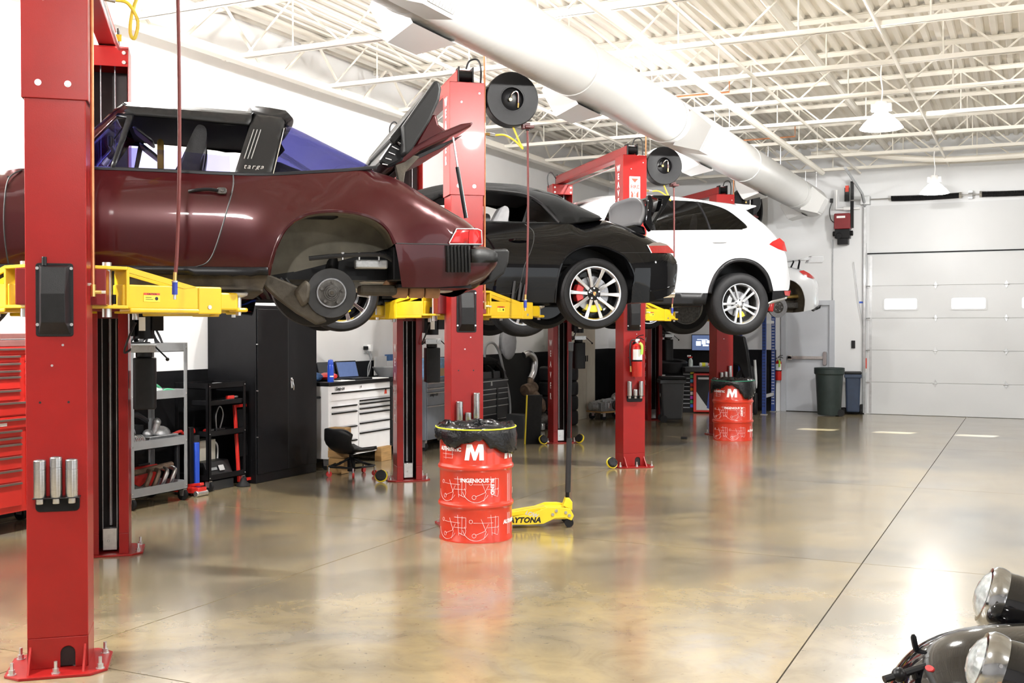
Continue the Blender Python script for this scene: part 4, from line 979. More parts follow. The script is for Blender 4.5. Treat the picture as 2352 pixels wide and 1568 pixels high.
    MB(TZ).prism(rr(.40, 2.60, .44, 2.90, .02), .14, .18, 'xz').build('seat_cover', 'yellow_cloth', c, bevel=.01)
    MB(TZ).prism([(-.1, 2.45), (-.1, 2.585), (.02, 2.61), (.14, 2.59), (.18, 2.45)], -.66, .66, 'xz').build('dashboard', 'black_leather', c, bevel=.02)
    MB(TZ @ Matrix.Translation((.24, .35, 2.56)) @ Matrix.Rotation(R(65), 4, 'Y')).lathe([(.16, 0), (.175, .012), (.19, 0), (.175, -.012), (.16, 0)], 28).build('steering_wheel', 'black_leather', c)
    for y in (-.3, .3): MB(TZ @ Matrix.Translation((.30, y, 2.87)) @ Matrix.Rotation(R(38), 4, 'Y')).prism(rr(-.015, -.14, .13, .14, .04), -.008, .008).build('sun_visor', 'black_leather', c, bevel=.006)
    MB(TZ).prism(rr(.12, 2.80, .15, 2.87, .012), -.10, .10, 'xz').cyl((.14, 0, 2.85), (.2, 0, 2.94), .006, n=6).build('interior_mirror', 'black_trim', c, bevel=.006)
    MB(TZ).prism([(1.0, 2.35), (1.02, 2.62), (1.10, 2.70), (1.2, 2.66), (1.45, 2.58), (1.5, 2.35)], -.55, .55, 'xz').build('rear_bench', 'black_leather', c, bevel=.04)
    # whale tail lid, propped open
    MB(TZ).prism([(1.736, 2.742), (1.825, 2.901), (1.874, 2.962), (2.086, 3.225), (2.112, 3.205), (2.119, 3.186), (2.114, 3.118), (2.044, 2.966), (1.934, 2.785), (1.882, 2.745), (1.86, 2.70), (1.757, 2.69)], .40, .56, 'xz').build('tail_spoiler_end', 'black_vinyl', c, smooth=0, bevel=.025, seg=3)
    MB(TZ).prism([(1.874, 2.93), (2.072, 3.215), (2.095, 3.225), (2.112, 3.205), (2.120, 3.17), (2.108, 3.10), (2.044, 2.960), (1.934, 2.785), (1.895, 2.745), (1.882, 2.769)], -.58, -.44, 'xz').build('tail_spoiler_end', 'black_vinyl', c, smooth=0, bevel=.025, seg=3)
    MB(TZ).prism([(1.80, 2.86), (2.082, 3.222), (2.108, 3.19), (1.93, 2.93), (1.84, 2.82)], -.50, .50, 'xz').build('tail_spoiler_blade', 'black_vinyl', c, smooth=0, bevel=.015)
    MB(TZ).prism([(1.74, 2.72), (1.84, 2.87), (1.92, 2.80), (1.90, 2.73), (1.80, 2.68)], -.46, .50, 'xz').build('lid_grille_box', 'black_trim', c, smooth=0, bevel=.02)
    for i in range(5):
        t = i / 4; MB(TZ).tube([(1.765 + .08 * t, -.47, 2.705 + .15 * t), (1.80 + .09 * t, -.47, 2.70 + .13 * t)], .004, 6).build('grille_bar', 'zinc', c)
    MB(TZ).prism([(1.841, 2.700), (1.897, 2.785), (2.134, 2.922), (2.275, 2.985), (2.356, 3.000), (2.338, 2.970), (2.275, 2.935), (2.162, 2.878), (2.008, 2.80), (1.91, 2.725)], -.45, .45, 'xz').build('engine_lid', 'maroon_paint', c, smooth=0, bevel=.012)
    MB(TZ).prism([(1.88, 2.70), (2.008, 2.785), (2.162, 2.862), (2.30, 2.925), (2.26, 2.90), (2.162, 2.835), (2.008, 2.758), (1.91, 2.68)], -.40, .40, 'xz').build('lid_inner_frame', 'black_trim', c, smooth=0, bevel=.008)
    MB(TZ).prism([(1.96, 2.80), (2.10, 3.05), (2.13, 3.057), (2.148, 2.99), (2.205, 2.948), (2.10, 2.89)], -.36, .36, 'xz').build('lid_duct', 'maroon_paint', c, smooth=0, bevel=.015, seg=3)
    for s in (-.42, .42):
        MB(TZ).prism([(1.85, 2.707), (1.873, 2.60), (1.905, 2.60), (1.915, 2.662), (2.008, 2.765), (1.96, 2.775)], s - .02, s + .02, 'xz').build('lid_hinge', 'rust_metal', c, smooth=0, bevel=.006)
    MB(TZ).cyl((2.224, -.43, 2.90), (2.262, -.43, 2.66), .006, n=8).build('strut_rod', 'zinc', c)
    MB(TZ).cyl((2.252, -.43, 2.71), (2.309, -.43, 2.386), .013, n=10).build('gas_strut', 'black_trim', c)
    # running gear without the near wheel
    T = TZ @ Matrix.Translation((1.42, -.70, 1.89)) @ Matrix.Rotation(R(90), 4, 'X')
    d = MB(T).lathe([(.088, .02), (.146, .02), (.148, .016), (.148, -.02), (.146, -.024), (.05, -.024)], 48).build('brake_rotor', 'rotor_dark', c)
    MB(T).lathe([(.001, .062), (.022, .062), (.026, .055), (.034, .055), (.036, .048), (.045, .048), (.047, .042), (.082, .040), (.088, .034), (.089, .02)], 36).build('rotor_hat', 'hub_iron', d); MB(T).lathe([(.080, .041), (.087, .041), (.091, .034), (.091, .02)], 40).build('rotor_hat_rim', 'disc_iron', d)
    for i in range(5):
        a = 2 * math.pi * (i + .2) / 5; MB(T).cyl((.064 * math.cos(a), .064 * math.sin(a), .04), (.064 * math.cos(a), .064 * math.sin(a), .066), .009, n=8).build('wheel_stud', 'hub_iron', d)
    MB(T).cyl((0, 0, .06), (0, 0, .072), .012, n=6).build('axle_nut', 'rust_metal', d)
    MB(TZ).prism([(1.20, 1.90), (1.27, 1.97), (1.30, 1.94), (1.29, 1.84), (1.25, 1.80)], -.74, -.60, 'xz').build('brake_caliper', 'rust_metal', c, bevel=.02)
    MB(TZ).prism([(1.00, 1.955), (1.045, 2.005), (1.14, 1.965), (1.30, 1.90), (1.34, 1.82), (1.40, 1.72), (1.34, 1.70), (1.22, 1.77), (1.10, 1.86)], -.70, -.60, 'xz').build('trailing_arm', 'rust_metal', c, smooth=0, bevel=.012)
    MB(TZ).cyl((1.42, -.66, 1.89), (1.42, .6, 1.95), .035, n=14).build('half_shaft', 'black_trim', c)
    MB(TZ).cyl((1.44, -.46, 1.92), (1.48, -.36, 2.25), .04, n=14).build('shock_absorber', 'black_trim', c)
    # engine, heat exchangers
    MB(TZ).bb((1.66, -.34, 1.97), (2.22, .34, 2.12)).bb((1.52, -.12, 1.92), (2.3, .12, 2.1)).build('engine_case', 'alu_cast', c, smooth=0, bevel=.02)
    for i in range(6): MB(TZ).bb((1.68 + .055 * i, -.40, 2.0), (1.70 + .055 * i, -.34, 2.10)).build('cooling_fin', 'alu_cast', c, smooth=0)
    MB(TZ).bb((1.62, -.50, 1.885), (1.855, -.34, 1.950)).build('heat_exchanger', 'rust_metal', c, smooth=0, bevel=.02)
    for i, x in enumerate((1.83, 1.935, 2.035)): MB(TZ).cyl((x, -.44, 1.915), (x + .095, -.44, 1.912), .043, n=16).build('exhaust_wrap', 'clay_tube', c, bevel=.008)
    MB(TZ).cyl((1.86, -.38, 2.02), (1.80, -.42, 1.93), .035, n=12).build('exhaust_stub', 'clay_tube', c)
    MB(TZ).cyl((2.05, -.36, 1.99), (2.05, .40, 1.99), .085, n=20).build('silencer', 'rust_metal', c)
    MB(TZ).bb((1.58, -.60, 2.045), (1.78, -.52, 2.10)).build('oil_cooler_plate', 'alu_cast', c, smooth=0, bevel=.01)
    for x in (1.50, 1.60, 1.72): MB(TZ).cyl((x, -.62, 2.115), (x, -.62, 2.14), .011, n=8).cyl((x, -.62, 2.095), (x, -.62, 2.115), .006, n=6).build('hose_clamp', 'zinc', c)
    MB(TZ).tube(crom([(1.3, -.6, 2.1), (1.5, -.62, 2.12), (1.75, -.62, 2.125), (1.85, -.55, 2.05)], 5), .014, 8).build('oil_line', 'hose_black', c)
    MB(TZ).bb((1.80, -.66, 1.97), (1.86, -.40, 2.18)).build('rear_apron', 'black_trim', c, smooth=0, bevel=.01)
    for i in range(3):
        MB(TZ).tube(crom([(1.10 + .03 * i, -.62, 1.98), (1.16 + .04 * i, -.60, 1.93 - .02 * i), (1.24 + .02 * i, -.58, 1.90)], 4), .009, 6).build('brake_pipe', 'hose_black', c)
    add_wheels(c, 'plain', .315, .20, .20, [(1.45, .70, 2.005), (-.855, .68, 1.95), (-.855, -.68, 1.95)])
    return c
red_car()
# ---------------------------------------------------------------- black convertible on the second lift
def black_car():
    c = car_root(1, 'black_convertible', 'glossy black convertible with a black fabric roof and polished spoke wheels'); W = W_BLK
    arch = [(1.758, 1.917), (1.757, 2.061), (1.776, 2.172), (1.694, 2.331), (1.592, 2.395), (1.469, 2.439), (1.345, 2.449), (1.24, 2.424), (1.142, 2.375), (1.066, 2.3), (1.023, 2.194), (1.004, 2.054), (.999, 1.913)]
    arch = arch[:1] + crom(arch[1:], 3)
    farch = arc(-.98, 2.0, .365, -10, 190, 16)
    shell('body', 'black_paint', c, W, [('n', [(-.62, 2.655), (-.109, 2.66), (.347, 2.648), (.715, 2.648), (1.094, 2.652), (1.30, 2.68)], True), ('c', [(1.30, 2.68), (1.561, 2.722), (1.684, 2.695), (1.84, 2.642), (1.944, 2.598), (2.085, 2.538), (2.228, 2.490), (2.304, 2.428)], True, .16, .04),
        ('c', [(2.304, 2.428), (2.352, 2.359), (2.370, 2.299), (2.364, 2.204), (2.353, 2.11), (2.345, 2.059)], True, .09, .10), ('n', [(2.345, 2.059), (2.214, 1.991), (1.939, 1.923), (1.758, 1.917)]), ('n', arch), ('n', [(.999, 1.913), (.645, 1.919), (.322, 1.925), (-.62, 1.94)]),
        ('n', farch), ('n', [(-1.34, 1.93), (-1.7, 1.93)]), ('c', [(-1.7, 1.93), (-1.95, 1.98), (-2.02, 2.12), (-1.92, 2.3)], True, .14, .14), ('c', [(-1.92, 2.3), (-1.6, 2.45), (-1.1, 2.57), (-.62, 2.655)], True, .16, .03)])
    side_tube('arch_lip', 'black_paint', c, W, arch[2:], .012, -.004, False); liner('wheel_housing', 'black_trim', c, W, arch, .42); liner('front_wheel_housing', 'black_trim', c, W, farch, .36)
    side_tube('door_seam', 'letter_black', c, W, [(.736, 2.645), (.804, 2.582), (.802, 2.498), (.755, 2.373), (.696, 2.251), (.64, 2.05), (.5, 1.99), (-.3, 1.99)], .004, .0)
    side_tube('bumper_seam', 'letter_black', c, W, [(1.62, 2.385), (1.8, 2.392), (1.967, 2.397)], .003, .0)
    side_tube('rear_crease', 'black_paint', c, W, [(1.95, 2.03), (2.15, 2.06), (2.30, 2.09)], .008, -.002)
    shell('tail_lamp', 'lens_red', c, W, [('n', [(1.948, 2.462), (2.215, 2.480), (2.285, 2.440), (2.292, 2.410), (1.973, 2.394)])], grid=.03, off=.006)
    shell('tail_lamp_clear', 'lens_clear', c, W, [('n', [(1.935, 2.468), (2.005, 2.498), (2.10, 2.506), (2.19, 2.492), (2.215, 2.480), (1.948, 2.462)])], grid=.03, off=.006)
    side_tube('lamp_frame', 'zinc', c, W, [(1.933, 2.470), (1.970, 2.395)], .004, .008, False)
    for s in (-1, 1):
        MB(TZ).tube(crom([(.567, s * W(.57, 2.487), 2.487), (.62, s * (W(.62, 2.49) + .025), 2.492), (.69, s * (W(.69, 2.49) + .025), 2.492), (.741, s * W(.74, 2.485), 2.484)], 4), .011, 8).build('door_handle', 'black_paint', c)
    # fabric roof
    top = [(-.28, 2.895), (-.154, 2.939), (.029, 2.992), (.188, 3.018), (.407, 3.036), (.697, 3.034), (.848, 3.022), (1.123, 2.958), (1.273, 2.874), (1.561, 2.735)]
    win = [(-.20, 2.80), (-.04, 2.90), (.181, 2.952), (.403, 2.970), (.689, 2.953), (.83, 2.922), (.78, 2.80), (.715, 2.668), (-.45, 2.672)]
    quart = [(.855, 2.905), (.927, 2.850), (1.0, 2.745), (1.045, 2.672), (.745, 2.668), (.80, 2.80)]
    shell('fabric_roof', 'soft_top', c, W, [('c', top, True, .12, .05), ('n', [(1.561, 2.735), (1.30, 2.685), (1.094, 2.656), (.6, 2.652), (-.50, 2.66), (-.28, 2.895)])], holes=[win, quart], off=.004, solid=.02)
    side_tube('roof_frame', 'black_trim', c, W, [(1.075, 2.668), (1.011, 2.76), (.927, 2.866), (.833, 2.929), (.689, 2.962), (.403, 2.979), (.181, 2.962), (-.04, 2.91)], .014, .006)
    shell('quarter_window', 'glass_dark', c, W, [('n', quart)], grid=.05, off=-.004)
    windscreen('windscreen', 'glass_smoke', c, -.62, 2.655, .72, -.26, 2.90, .56)
    b = MB(TZ); b.add([(-.26, -.52, 2.885), (.45, -.50, 2.97), (1.0, -.50, 2.93), (1.0, .50, 2.93), (.45, .50, 2.97), (-.26, .52, 2.885)], [(0, 5, 4, 1), (1, 4, 3, 2)]); o = b.build('headlining', 'headliner', c, smooth=0); md = o.modifiers.new('s', 'SOLIDIFY'); md.thickness = .01
    for y in (-.36, .36): seat(c, .36, y, 2.08, 'grey_seat', lean=16)
    MB(TZ).prism([(.95, 2.3), (.80, 2.62), (.86, 2.72), (.98, 2.66), (1.05, 2.3)], -.55, .55, 'xz').build('rear_bench', 'black_leather', c, bevel=.03)
    MB(TZ).prism([(-.5, 2.4), (-.5, 2.64), (-.35, 2.66), (-.2, 2.62), (-.15, 2.4)], -.68, .68, 'xz').build('dashboard', 'black_leather', c, bevel=.02)
    tub(c, -.55, .97, 2.0, 2.58, .76); MB(TZ).bb((-.6, -.72, 1.89), (1.0, .72, 1.95)).bb((1.0, -.44, 1.95), (2.1, .44, 2.3)).bb((-1.7, -.44, 1.93), (-.6, .44, 2.3)).build('underbody', 'black_trim', c, smooth=0, bevel=.02)
    # engine lid standing open: inner panel facing the tail, flap behind it
    b = MB(TZ); vs = []; n = 14; mrow = 8
    for i in range(mrow + 1):
        t = i / mrow
        for j in range(n + 1):
            u = -1 + 2 * j / n; top_ = 2.995 - .07 * abs(u) ** 4; z = 2.69 + (top_ - 2.69) * t
            vs.append((1.985 + .055 * math.sin(math.pi * t * .8) - .06 * (1 - u * u) * .3, u * (.50 - .04 * t ** 3), z))
    b.add(vs, [(i * (n + 1) + j, i * (n + 1) + j + 1, (i + 1) * (n + 1) + j + 1, (i + 1) * (n + 1) + j) for i in range(mrow) for j in range(n)])
    o = b.build('engine_lid', 'grey_lid', c, smooth=60); md = o.modifiers.new('s', 'SOLIDIFY'); md.thickness = .025; md.offset = 0
    for s in (-1, 1):
        MB(TZ).prism([(2.02, 2.70), (2.05, 2.90), (2.05, 2.985), (2.09, 2.98), (2.11, 2.90), (2.09, 2.80), (2.10, 2.66), (2.075, 2.62)], s * .47, s * .54, 'xz').build('lid_side_frame', 'black_paint', c, bevel=.012)
        MB(TZ).prism([(2.09, 2.965), (2.12, 2.985), (2.305, 2.988), (2.30, 2.975), (2.235, 2.86), (2.143, 2.725), (2.09, 2.66), (2.11, 2.72), (2.19, 2.86), (2.21, 2.945)], s * .40, s * .52, 'xz').build('spoiler_side', 'black_paint', c, bevel=.010)
    MB(TZ).prism([(2.09, 2.955), (2.12, 2.985), (2.305, 2.988), (2.285, 2.965), (2.21, 2.95)], -.46, .46, 'xz').build('spoiler_blade', 'black_vinyl', c, bevel=.01)
    MB(TZ).prism([(1.80, 2.66), (1.95, 2.70), (2.05, 2.68), (2.07, 2.60), (1.95, 2.60)], -.46, .46, 'xz').build('lid_bay', 'black_paint', c, bevel=.02)
    MB(TZ).bb((1.96, -.44, 2.575), (2.06, -.18, 2.625)).bb((1.96, .18, 2.575), (2.06, .44, 2.625)).build('high_brake_lamp', 'lens_red', c, bevel=.012)
    for s in (-1, 1): MB(TZ).cyl((2.20, s * .42, 2.015), (2.37, s * .42, 2.025), .045, n=16).cyl((2.36, s * .42, 2.0245), (2.372, s * .42, 2.025), .047, n=16).build('tail_pipe', 'chrome', c)
    MB(TZ).bb((1.7, -.6, 1.93), (2.2, .6, 1.99)).build('rear_apron', 'black_trim', c, smooth=0, bevel=.02)
    for i, x in enumerate((.60, .66, .70)): MB(TZ).tube([(x - .02, -.86, 1.93), (x, -.86, 2.09 - .015 * i)], .013, 8).cyl((x, -.86, 2.085 - .015 * i), (x + .003, -.86, 2.11 - .015 * i), .011, n=8).build('coolant_hose', 'hose_black', c)
    add_wheels(c, 'ten', .334, .252, .25, [(1.377, -.785, 2.0), (1.377, .785, 2.0), (-.98, -.77, 1.98), (-.98, .77, 1.98)], caliper=[('brake_caliper', 'caliper_red', 150, 205), ('arm_glimpse', 'glimpse_yellow', 240, 300)], emblem=True)  # yellow arc is added, standing for the lift arm glimpsed through the spokes
    return c
mat('grey_seat', (.30, .30, .31), .45, var=.1, scale=20)
black_car()
# ---------------------------------------------------------------- white sport utility on the third lift
def white_suv():
    c = car_root(2, 'white_suv', 'white sport utility car with black wheel arch mouldings and silver wheels'); W = W_CAY
    aro = [(2.192, 2.158), (2.141, 2.305), (2.07, 2.417), (1.951, 2.516), (1.816, 2.566), (1.689, 2.577), (1.563, 2.56), (1.431, 2.49), (1.315, 2.36), (1.251, 2.203), (1.235, 2.115)]
    ari = [(1.70 + (x - 1.70) * .90, 2.08 + (z - 2.08) * .905) for x, z in aro]
    aro_c = crom(aro, 3); ari_c = crom(ari, 3)
    fo = arc(-1.22, 2.08, .50, 4, 176, 20); fi = arc(-1.22, 2.08, .45, 4, 176, 20)
    roof = [(-.95, 2.95), (-.446, 3.20), (-.124, 3.325), (.127, 3.374), (.495, 3.400), (.871, 3.400), (1.231, 3.366), (1.535, 3.336), (1.757, 3.312), (1.93, 3.25)]
    win = [(-.20, 2.925), (.153, 2.912), (.483, 2.911), (1.759, 2.950), (1.835, 2.972), (1.836, 3.014), (1.73, 3.117), (1.583, 3.225), (1.397, 3.290), (1.157, 3.328), (.819, 3.338), (.534, 3.335), (.2, 3.30), (-.02, 3.21)]
    shell('body', 'white_car_paint', c, W, [('c', roof, True, .10, .05), ('c', [(1.93, 3.25), (2.024, 3.165), (2.208, 3.028), (2.345, 2.90), (2.46, 2.82), (2.524, 2.70)], True, .14, .06), ('c', [(2.524, 2.702), (2.572, 2.493), (2.598, 2.302), (2.585, 2.175)], True, .10, .08),
        ('n', [(2.585, 2.175), (2.40, 2.168), (2.192, 2.158)]), ('n', aro_c), ('n', [(1.235, 2.115), (.81, 2.122), (.19, 2.117), (-.72, 2.115)]), ('n', fo), ('n', [(-1.72, 2.12), (-2.0, 2.12)]), ('c', [(-2.0, 2.12), (-2.22, 2.2), (-2.28, 2.45), (-2.2, 2.66)], True, .14, .14), ('c', [(-2.2, 2.66), (-1.8, 2.83), (-1.3, 2.91), (-.95, 2.95)], True, .16, .04)], holes=[win], grid=.07)
    shell('side_window', 'glass_dark', c, W, [('n', win)], grid=.09, off=-.006)
    side_tube('window_trim', 'zinc', c, W, win[3:10] + [(.534, 3.335)], .009, .003)
    side_tube('window_pillar', 'black_trim', c, W, [(1.30, 2.94), (1.27, 3.1), (1.20, 3.32)], .02, -.016)
    side_tube('window_pillar', 'black_trim', c, W, [(.53, 2.91), (.50, 3.1), (.46, 3.33)], .03, -.024)
    for nm, o_, i_ in (('arch_moulding', aro_c, ari_c), ('front_arch_moulding', fo, fi)):
        shell(nm, 'black_plastic', c, W, [('n', o_ + i_[::-1])], grid=.04, off=.014, solid=.03)
    liner('wheel_housing', 'black_trim', c, W, ari_c, .42); liner('front_wheel_housing', 'black_trim', c, W, fi, .36)
    shell('rocker_panel', 'black_plastic', c, W, [('n', [(-.75, 2.125), (.2, 2.125), (1.235, 2.12), (1.21, 1.975), (.3, 1.965), (-.72, 1.975)])], off=.004, solid=.02)
    shell('lower_bumper', 'black_plastic', c, W, [('n', [(2.192, 2.158), (2.40, 2.168), (2.585, 2.175)]), ('c', [(2.585, 2.175), (2.57, 2.10), (2.50, 2.07), (2.30, 2.04)], False, .05, .06), ('n', [(2.30, 2.04), (2.19, 2.03), (2.192, 2.158)])], grid=.05, off=-.004)
    shell('skid_trim', 'zinc', c, W, [('n', [(2.20, 2.035), (2.30, 2.05), (2.50, 2.085), (2.49, 2.06), (2.2, 1.995), (2.07, 1.975)])], grid=.05, off=.002, solid=.02)
    shell('tail_lamp', 'lens_red', c, W, [('n', [(2.138, 2.767), (2.20, 2.81), (2.343, 2.862), (2.44, 2.815), (2.49, 2.69), (2.40, 2.695), (2.289, 2.716)])], grid=.03, off=.007)
    shell('reflector', 'lens_red', c, W, [('n', [(2.407, 2.163), (2.565, 2.172), (2.55, 2.10), (2.432, 2.106)])], grid=.03, off=.012)
    side_tube('door_seam', 'grille_grey', c, W, [(1.566, 2.925), (1.608, 2.828), (1.602, 2.702), (1.557, 2.568)], .0035, .0)
    side_tube('door_seam', 'grille_grey', c, W, [(.567, 2.90), (.56, 2.6), (.543, 2.131)], .0035, .0)
    side_tube('lower_seam', 'grille_grey', c, W, [(-.6, 2.27), (.5, 2.275), (1.25, 2.275)], .0025, .0)
    for s in (-1, 1):
        for x in (1.312, .25):
            h = MB(TZ).tube(crom([(x, s * W(x, 2.775), 2.775), (x + .05, s * (W(x + .05, 2.78) + .028), 2.780), (x + .15, s * (W(x + .15, 2.78) + .028), 2.784), (x + .204, s * W(x + .2, 2.785), 2.785)], 4), .013, 8).build('door_handle', 'white_car_paint', c)
            MB(TZ).cyl((x + .175, s * (W(x + .17, 2.785)), 2.785), (x + .175, s * (W(x + .17, 2.785) + .018), 2.785), .008, n=8).build('door_lock', 'black_trim', h)
    # roof spoiler
    shell('roof_spoiler', 'white_car_paint', c, W, [('n', [(1.757, 3.314), (2.066, 3.299), (2.075, 3.288), (2.03, 3.275), (1.92, 3.238), (1.80, 3.27)])], grid=.04, off=-.03, solid=.02)
    MB(TZ).prism([(1.757, 3.312), (2.066, 3.298), (2.07, 3.285), (1.9, 3.262)], -.62, .62, 'xz').build('spoiler_blade', 'white_car_paint', c, smooth=0, bevel=.006)
    MB(TZ).prism([(1.93, 3.255), (2.068, 3.284), (2.06, 3.18), (2.02, 3.165)], -.60, .60, 'xz').build('rear_window', 'glass_dark', c, smooth=0)
    windscreen('windscreen', 'glass_smoke', c, -.93, 2.95, .80, -.32, 3.26, .68)
    for x in (.15, 1.05):
        for y in (-.38, .38): seat(c, x, y, 2.40, 'beige_seat', lean=12)
    tub(c, -.7, 1.20, 2.15, 2.88, .82); MB(TZ).bb((-.75, -.78, 1.95), (1.25, .78, 2.1)).bb((1.2, -.5, 2.0), (2.35, .5, 2.4)).bb((-2.0, -.5, 2.05), (-.7, .5, 2.4)).build('underbody', 'black_trim', c, smooth=0, bevel=.02)
    MB(TZ).bb((-1.2, -.66, 2.95), (-.3, .66, 2.97)).build('dashboard', 'black_leather', c, smooth=0)
    MB(TZ).tube(crom([(.9, -.62, 1.97), (1.05, -.66, 1.985), (1.2, -.62, 2.01), (1.3, -.4, 2.0)], 5), .03, 10).build('exhaust_pipe', 'steel', c)
    add_wheels(c, 'five', .405, .262, .28, [(1.70, -.845, 1.985), (1.70, .845, 1.985), (-1.22, -.83, 1.97), (-1.22, .83, 1.97)], caliper=[('brake_caliper', 'alu_cast', 140, 210), ('arm_glimpse', 'glimpse_yellow', 265, 300)])  # same added yellow arc in place of the lift arm behind
    return c
mat('beige_seat', (.35, .32, .27), .6, var=.1)
white_suv()
# ---------------------------------------------------------------- white winged coupe on the farthest lift
def white_coupe():
    c = car_root(3, 'white_winged_coupe', 'white sports coupe with a tall rear wing and its rear wheels off'); W = W_GT
    arch = [(1.781, 1.945), (1.784, 2.138), (1.711, 2.317), (1.627, 2.402), (1.533, 2.455), (1.40, 2.475), (1.25, 2.45), (1.10, 2.37), (1.02, 2.25), (.985, 2.1), (.98, 1.95)]; arch = crom(arch, 3)
    farch = arc(-1.0, 2.0, .36, -6, 186, 16)
    roof = [(-.70, 2.64), (-.25, 2.88), (.05, 2.98), (.35, 3.0), (.75, 2.95), (1.15, 2.84), (1.45, 2.735), (1.572, 2.70), (1.796, 2.655), (2.033, 2.567), (2.19, 2.490)]
    win = [(-.40, 2.67), (.0, 2.88), (.3, 2.915), (.7, 2.87), (1.05, 2.76), (1.15, 2.68)]
    shell('body', 'white_car_paint', c, W, [('c', roof, True, .12, .05), ('c', [(2.19, 2.490), (2.218, 2.39), (2.215, 2.206), (2.238, 2.12), (2.232, 2.037)], True, .10, .10), ('n', [(2.232, 2.037), (2.05, 1.985), (1.781, 1.945)]), ('n', arch), ('n', [(.98, 1.95), (.2, 1.94), (-.64, 1.96)]), ('n', farch), ('n', [(-1.37, 1.95), (-1.7, 1.93)]),
        ('c', [(-1.7, 1.93), (-2.0, 1.98), (-2.1, 2.1), (-2.0, 2.27)], True, .12, .14), ('c', [(-2.0, 2.27), (-1.6, 2.43), (-1.1, 2.55), (-.70, 2.64)], True, .14, .04)], holes=[win], grid=.075)
    shell('side_window', 'glass_dark', c, W, [('n', win)], grid=.09, off=-.005)
    side_tube('arch_lip', 'white_car_paint', c, W, arch, .011, -.004, False); liner('wheel_housing', 'rust_metal', c, W, arch, .40); liner('front_wheel_housing', 'black_trim', c, W, farch, .36)
    shell('tail_lamp', 'lens_red', c, W, [('n', [(1.70, 2.612), (1.80, 2.632), (1.93, 2.575), (2.05, 2.510), (2.04, 2.490), (1.93, 2.500), (1.803, 2.525)])], grid=.03, off=.007)
    shell('lower_bumper', 'black_plastic', c, W, [('n', [(1.95, 1.97), (2.10, 2.01), (2.234, 2.055), (2.225, 2.0), (2.02, 1.945)])], grid=.04, off=.004, solid=.02)
    wing = [(1.632, 2.80), (1.75, 2.835), (1.942, 2.855), (2.149, 2.862), (2.155, 2.80), (2.133, 2.772), (1.90, 2.765)]
    MB(TZ).prism([(1.72, 2.805), (1.85, 2.842), (2.12, 2.865), (2.12, 2.825), (1.85, 2.795)], -.80, .80, 'xz').build('wing_blade', 'white_car_paint', c, smooth=0, bevel=.006)
    for s in (-1, 1): MB(TZ).prism([(1.86, 2.75), (1.94, 2.872), (2.155, 2.875), (2.165, 2.80), (2.14, 2.755)], s * .70, s * .82, 'xz').build('wing_end', 'white_car_paint', c, smooth=0, bevel=.015)
    for s in (-.35, .35):
        MB(TZ).prism([(1.78, 2.66), (1.86, 2.81), (1.88, 2.81), (1.80, 2.655)], s - .01, s + .01, 'xz').build('wing_strut', 'black_trim', c, smooth=0)
        MB(TZ).prism([(1.92, 2.62), (1.97, 2.82), (1.99, 2.82), (1.95, 2.61)], s - .01, s + .01, 'xz').build('wing_strut', 'black_trim', c, smooth=0)
    tub(c, -.6, .95, 2.0, 2.6, .74); MB(TZ).bb((-.62, -.7, 1.93), (.98, .7, 2.0)).bb((.98, -.42, 2.0), (2.1, .42, 2.35)).bb((-1.7, -.44, 1.95), (-.62, .44, 2.3)).build('underbody', 'black_trim', c, smooth=0, bevel=.02)
    windscreen('windscreen', 'glass_smoke', c, -.68, 2.64, .74, -.18, 2.92, .58)
    MB(TZ).cyl((1.55, -.62, 2.20), (1.85, -.62, 2.20), .035, n=12).build('rear_beam', 'brass', c); MB(TZ).bb((1.45, -.6, 2.0), (1.85, -.4, 2.1)).build('silencer', 'hub_iron', c, smooth=0, bevel=.02)
    for s in (-1, 1):
        T = TZ @ Matrix.Translation((1.345, s * .74, 2.013)) @ Matrix.Rotation(R(90) * (1 if s < 0 else -1), 4, 'X')
        d = MB(T).lathe([(.10, .015), (.172, .015), (.172, -.018), (.06, -.018)], 44).build('brake_disc', 'disc_iron', c)
        MB(T).lathe([(.001, .06), (.025, .06), (.028, .05), (.05, .048), (.052, .03), (.085, .03), (.098, .022), (.10, .0)], 32).build('disc_bell', 'hub_iron', d)
        for i in range(5):
            a = 2 * math.pi * i / 5; MB(T).bb((.058 * math.cos(a) - .012, .058 * math.sin(a) - .012, .03), (.058 * math.cos(a) + .012, .058 * math.sin(a) + .012, .036)).build('bell_window', 'disc_iron', d, smooth=0)
        MB(TZ).prism([(1.16, 1.95), (1.20, 2.10), (1.27, 2.12), (1.25, 2.0), (1.24, 1.93)], s * .70, s * .80, 'xz').build('brake_caliper', 'caliper_red', c, bevel=.02)
    add_wheels(c, 'plain', .33, .24, .22, [(-1.0, -.76, 1.98), (-1.0, .76, 1.98)])
    return c
white_coupe()
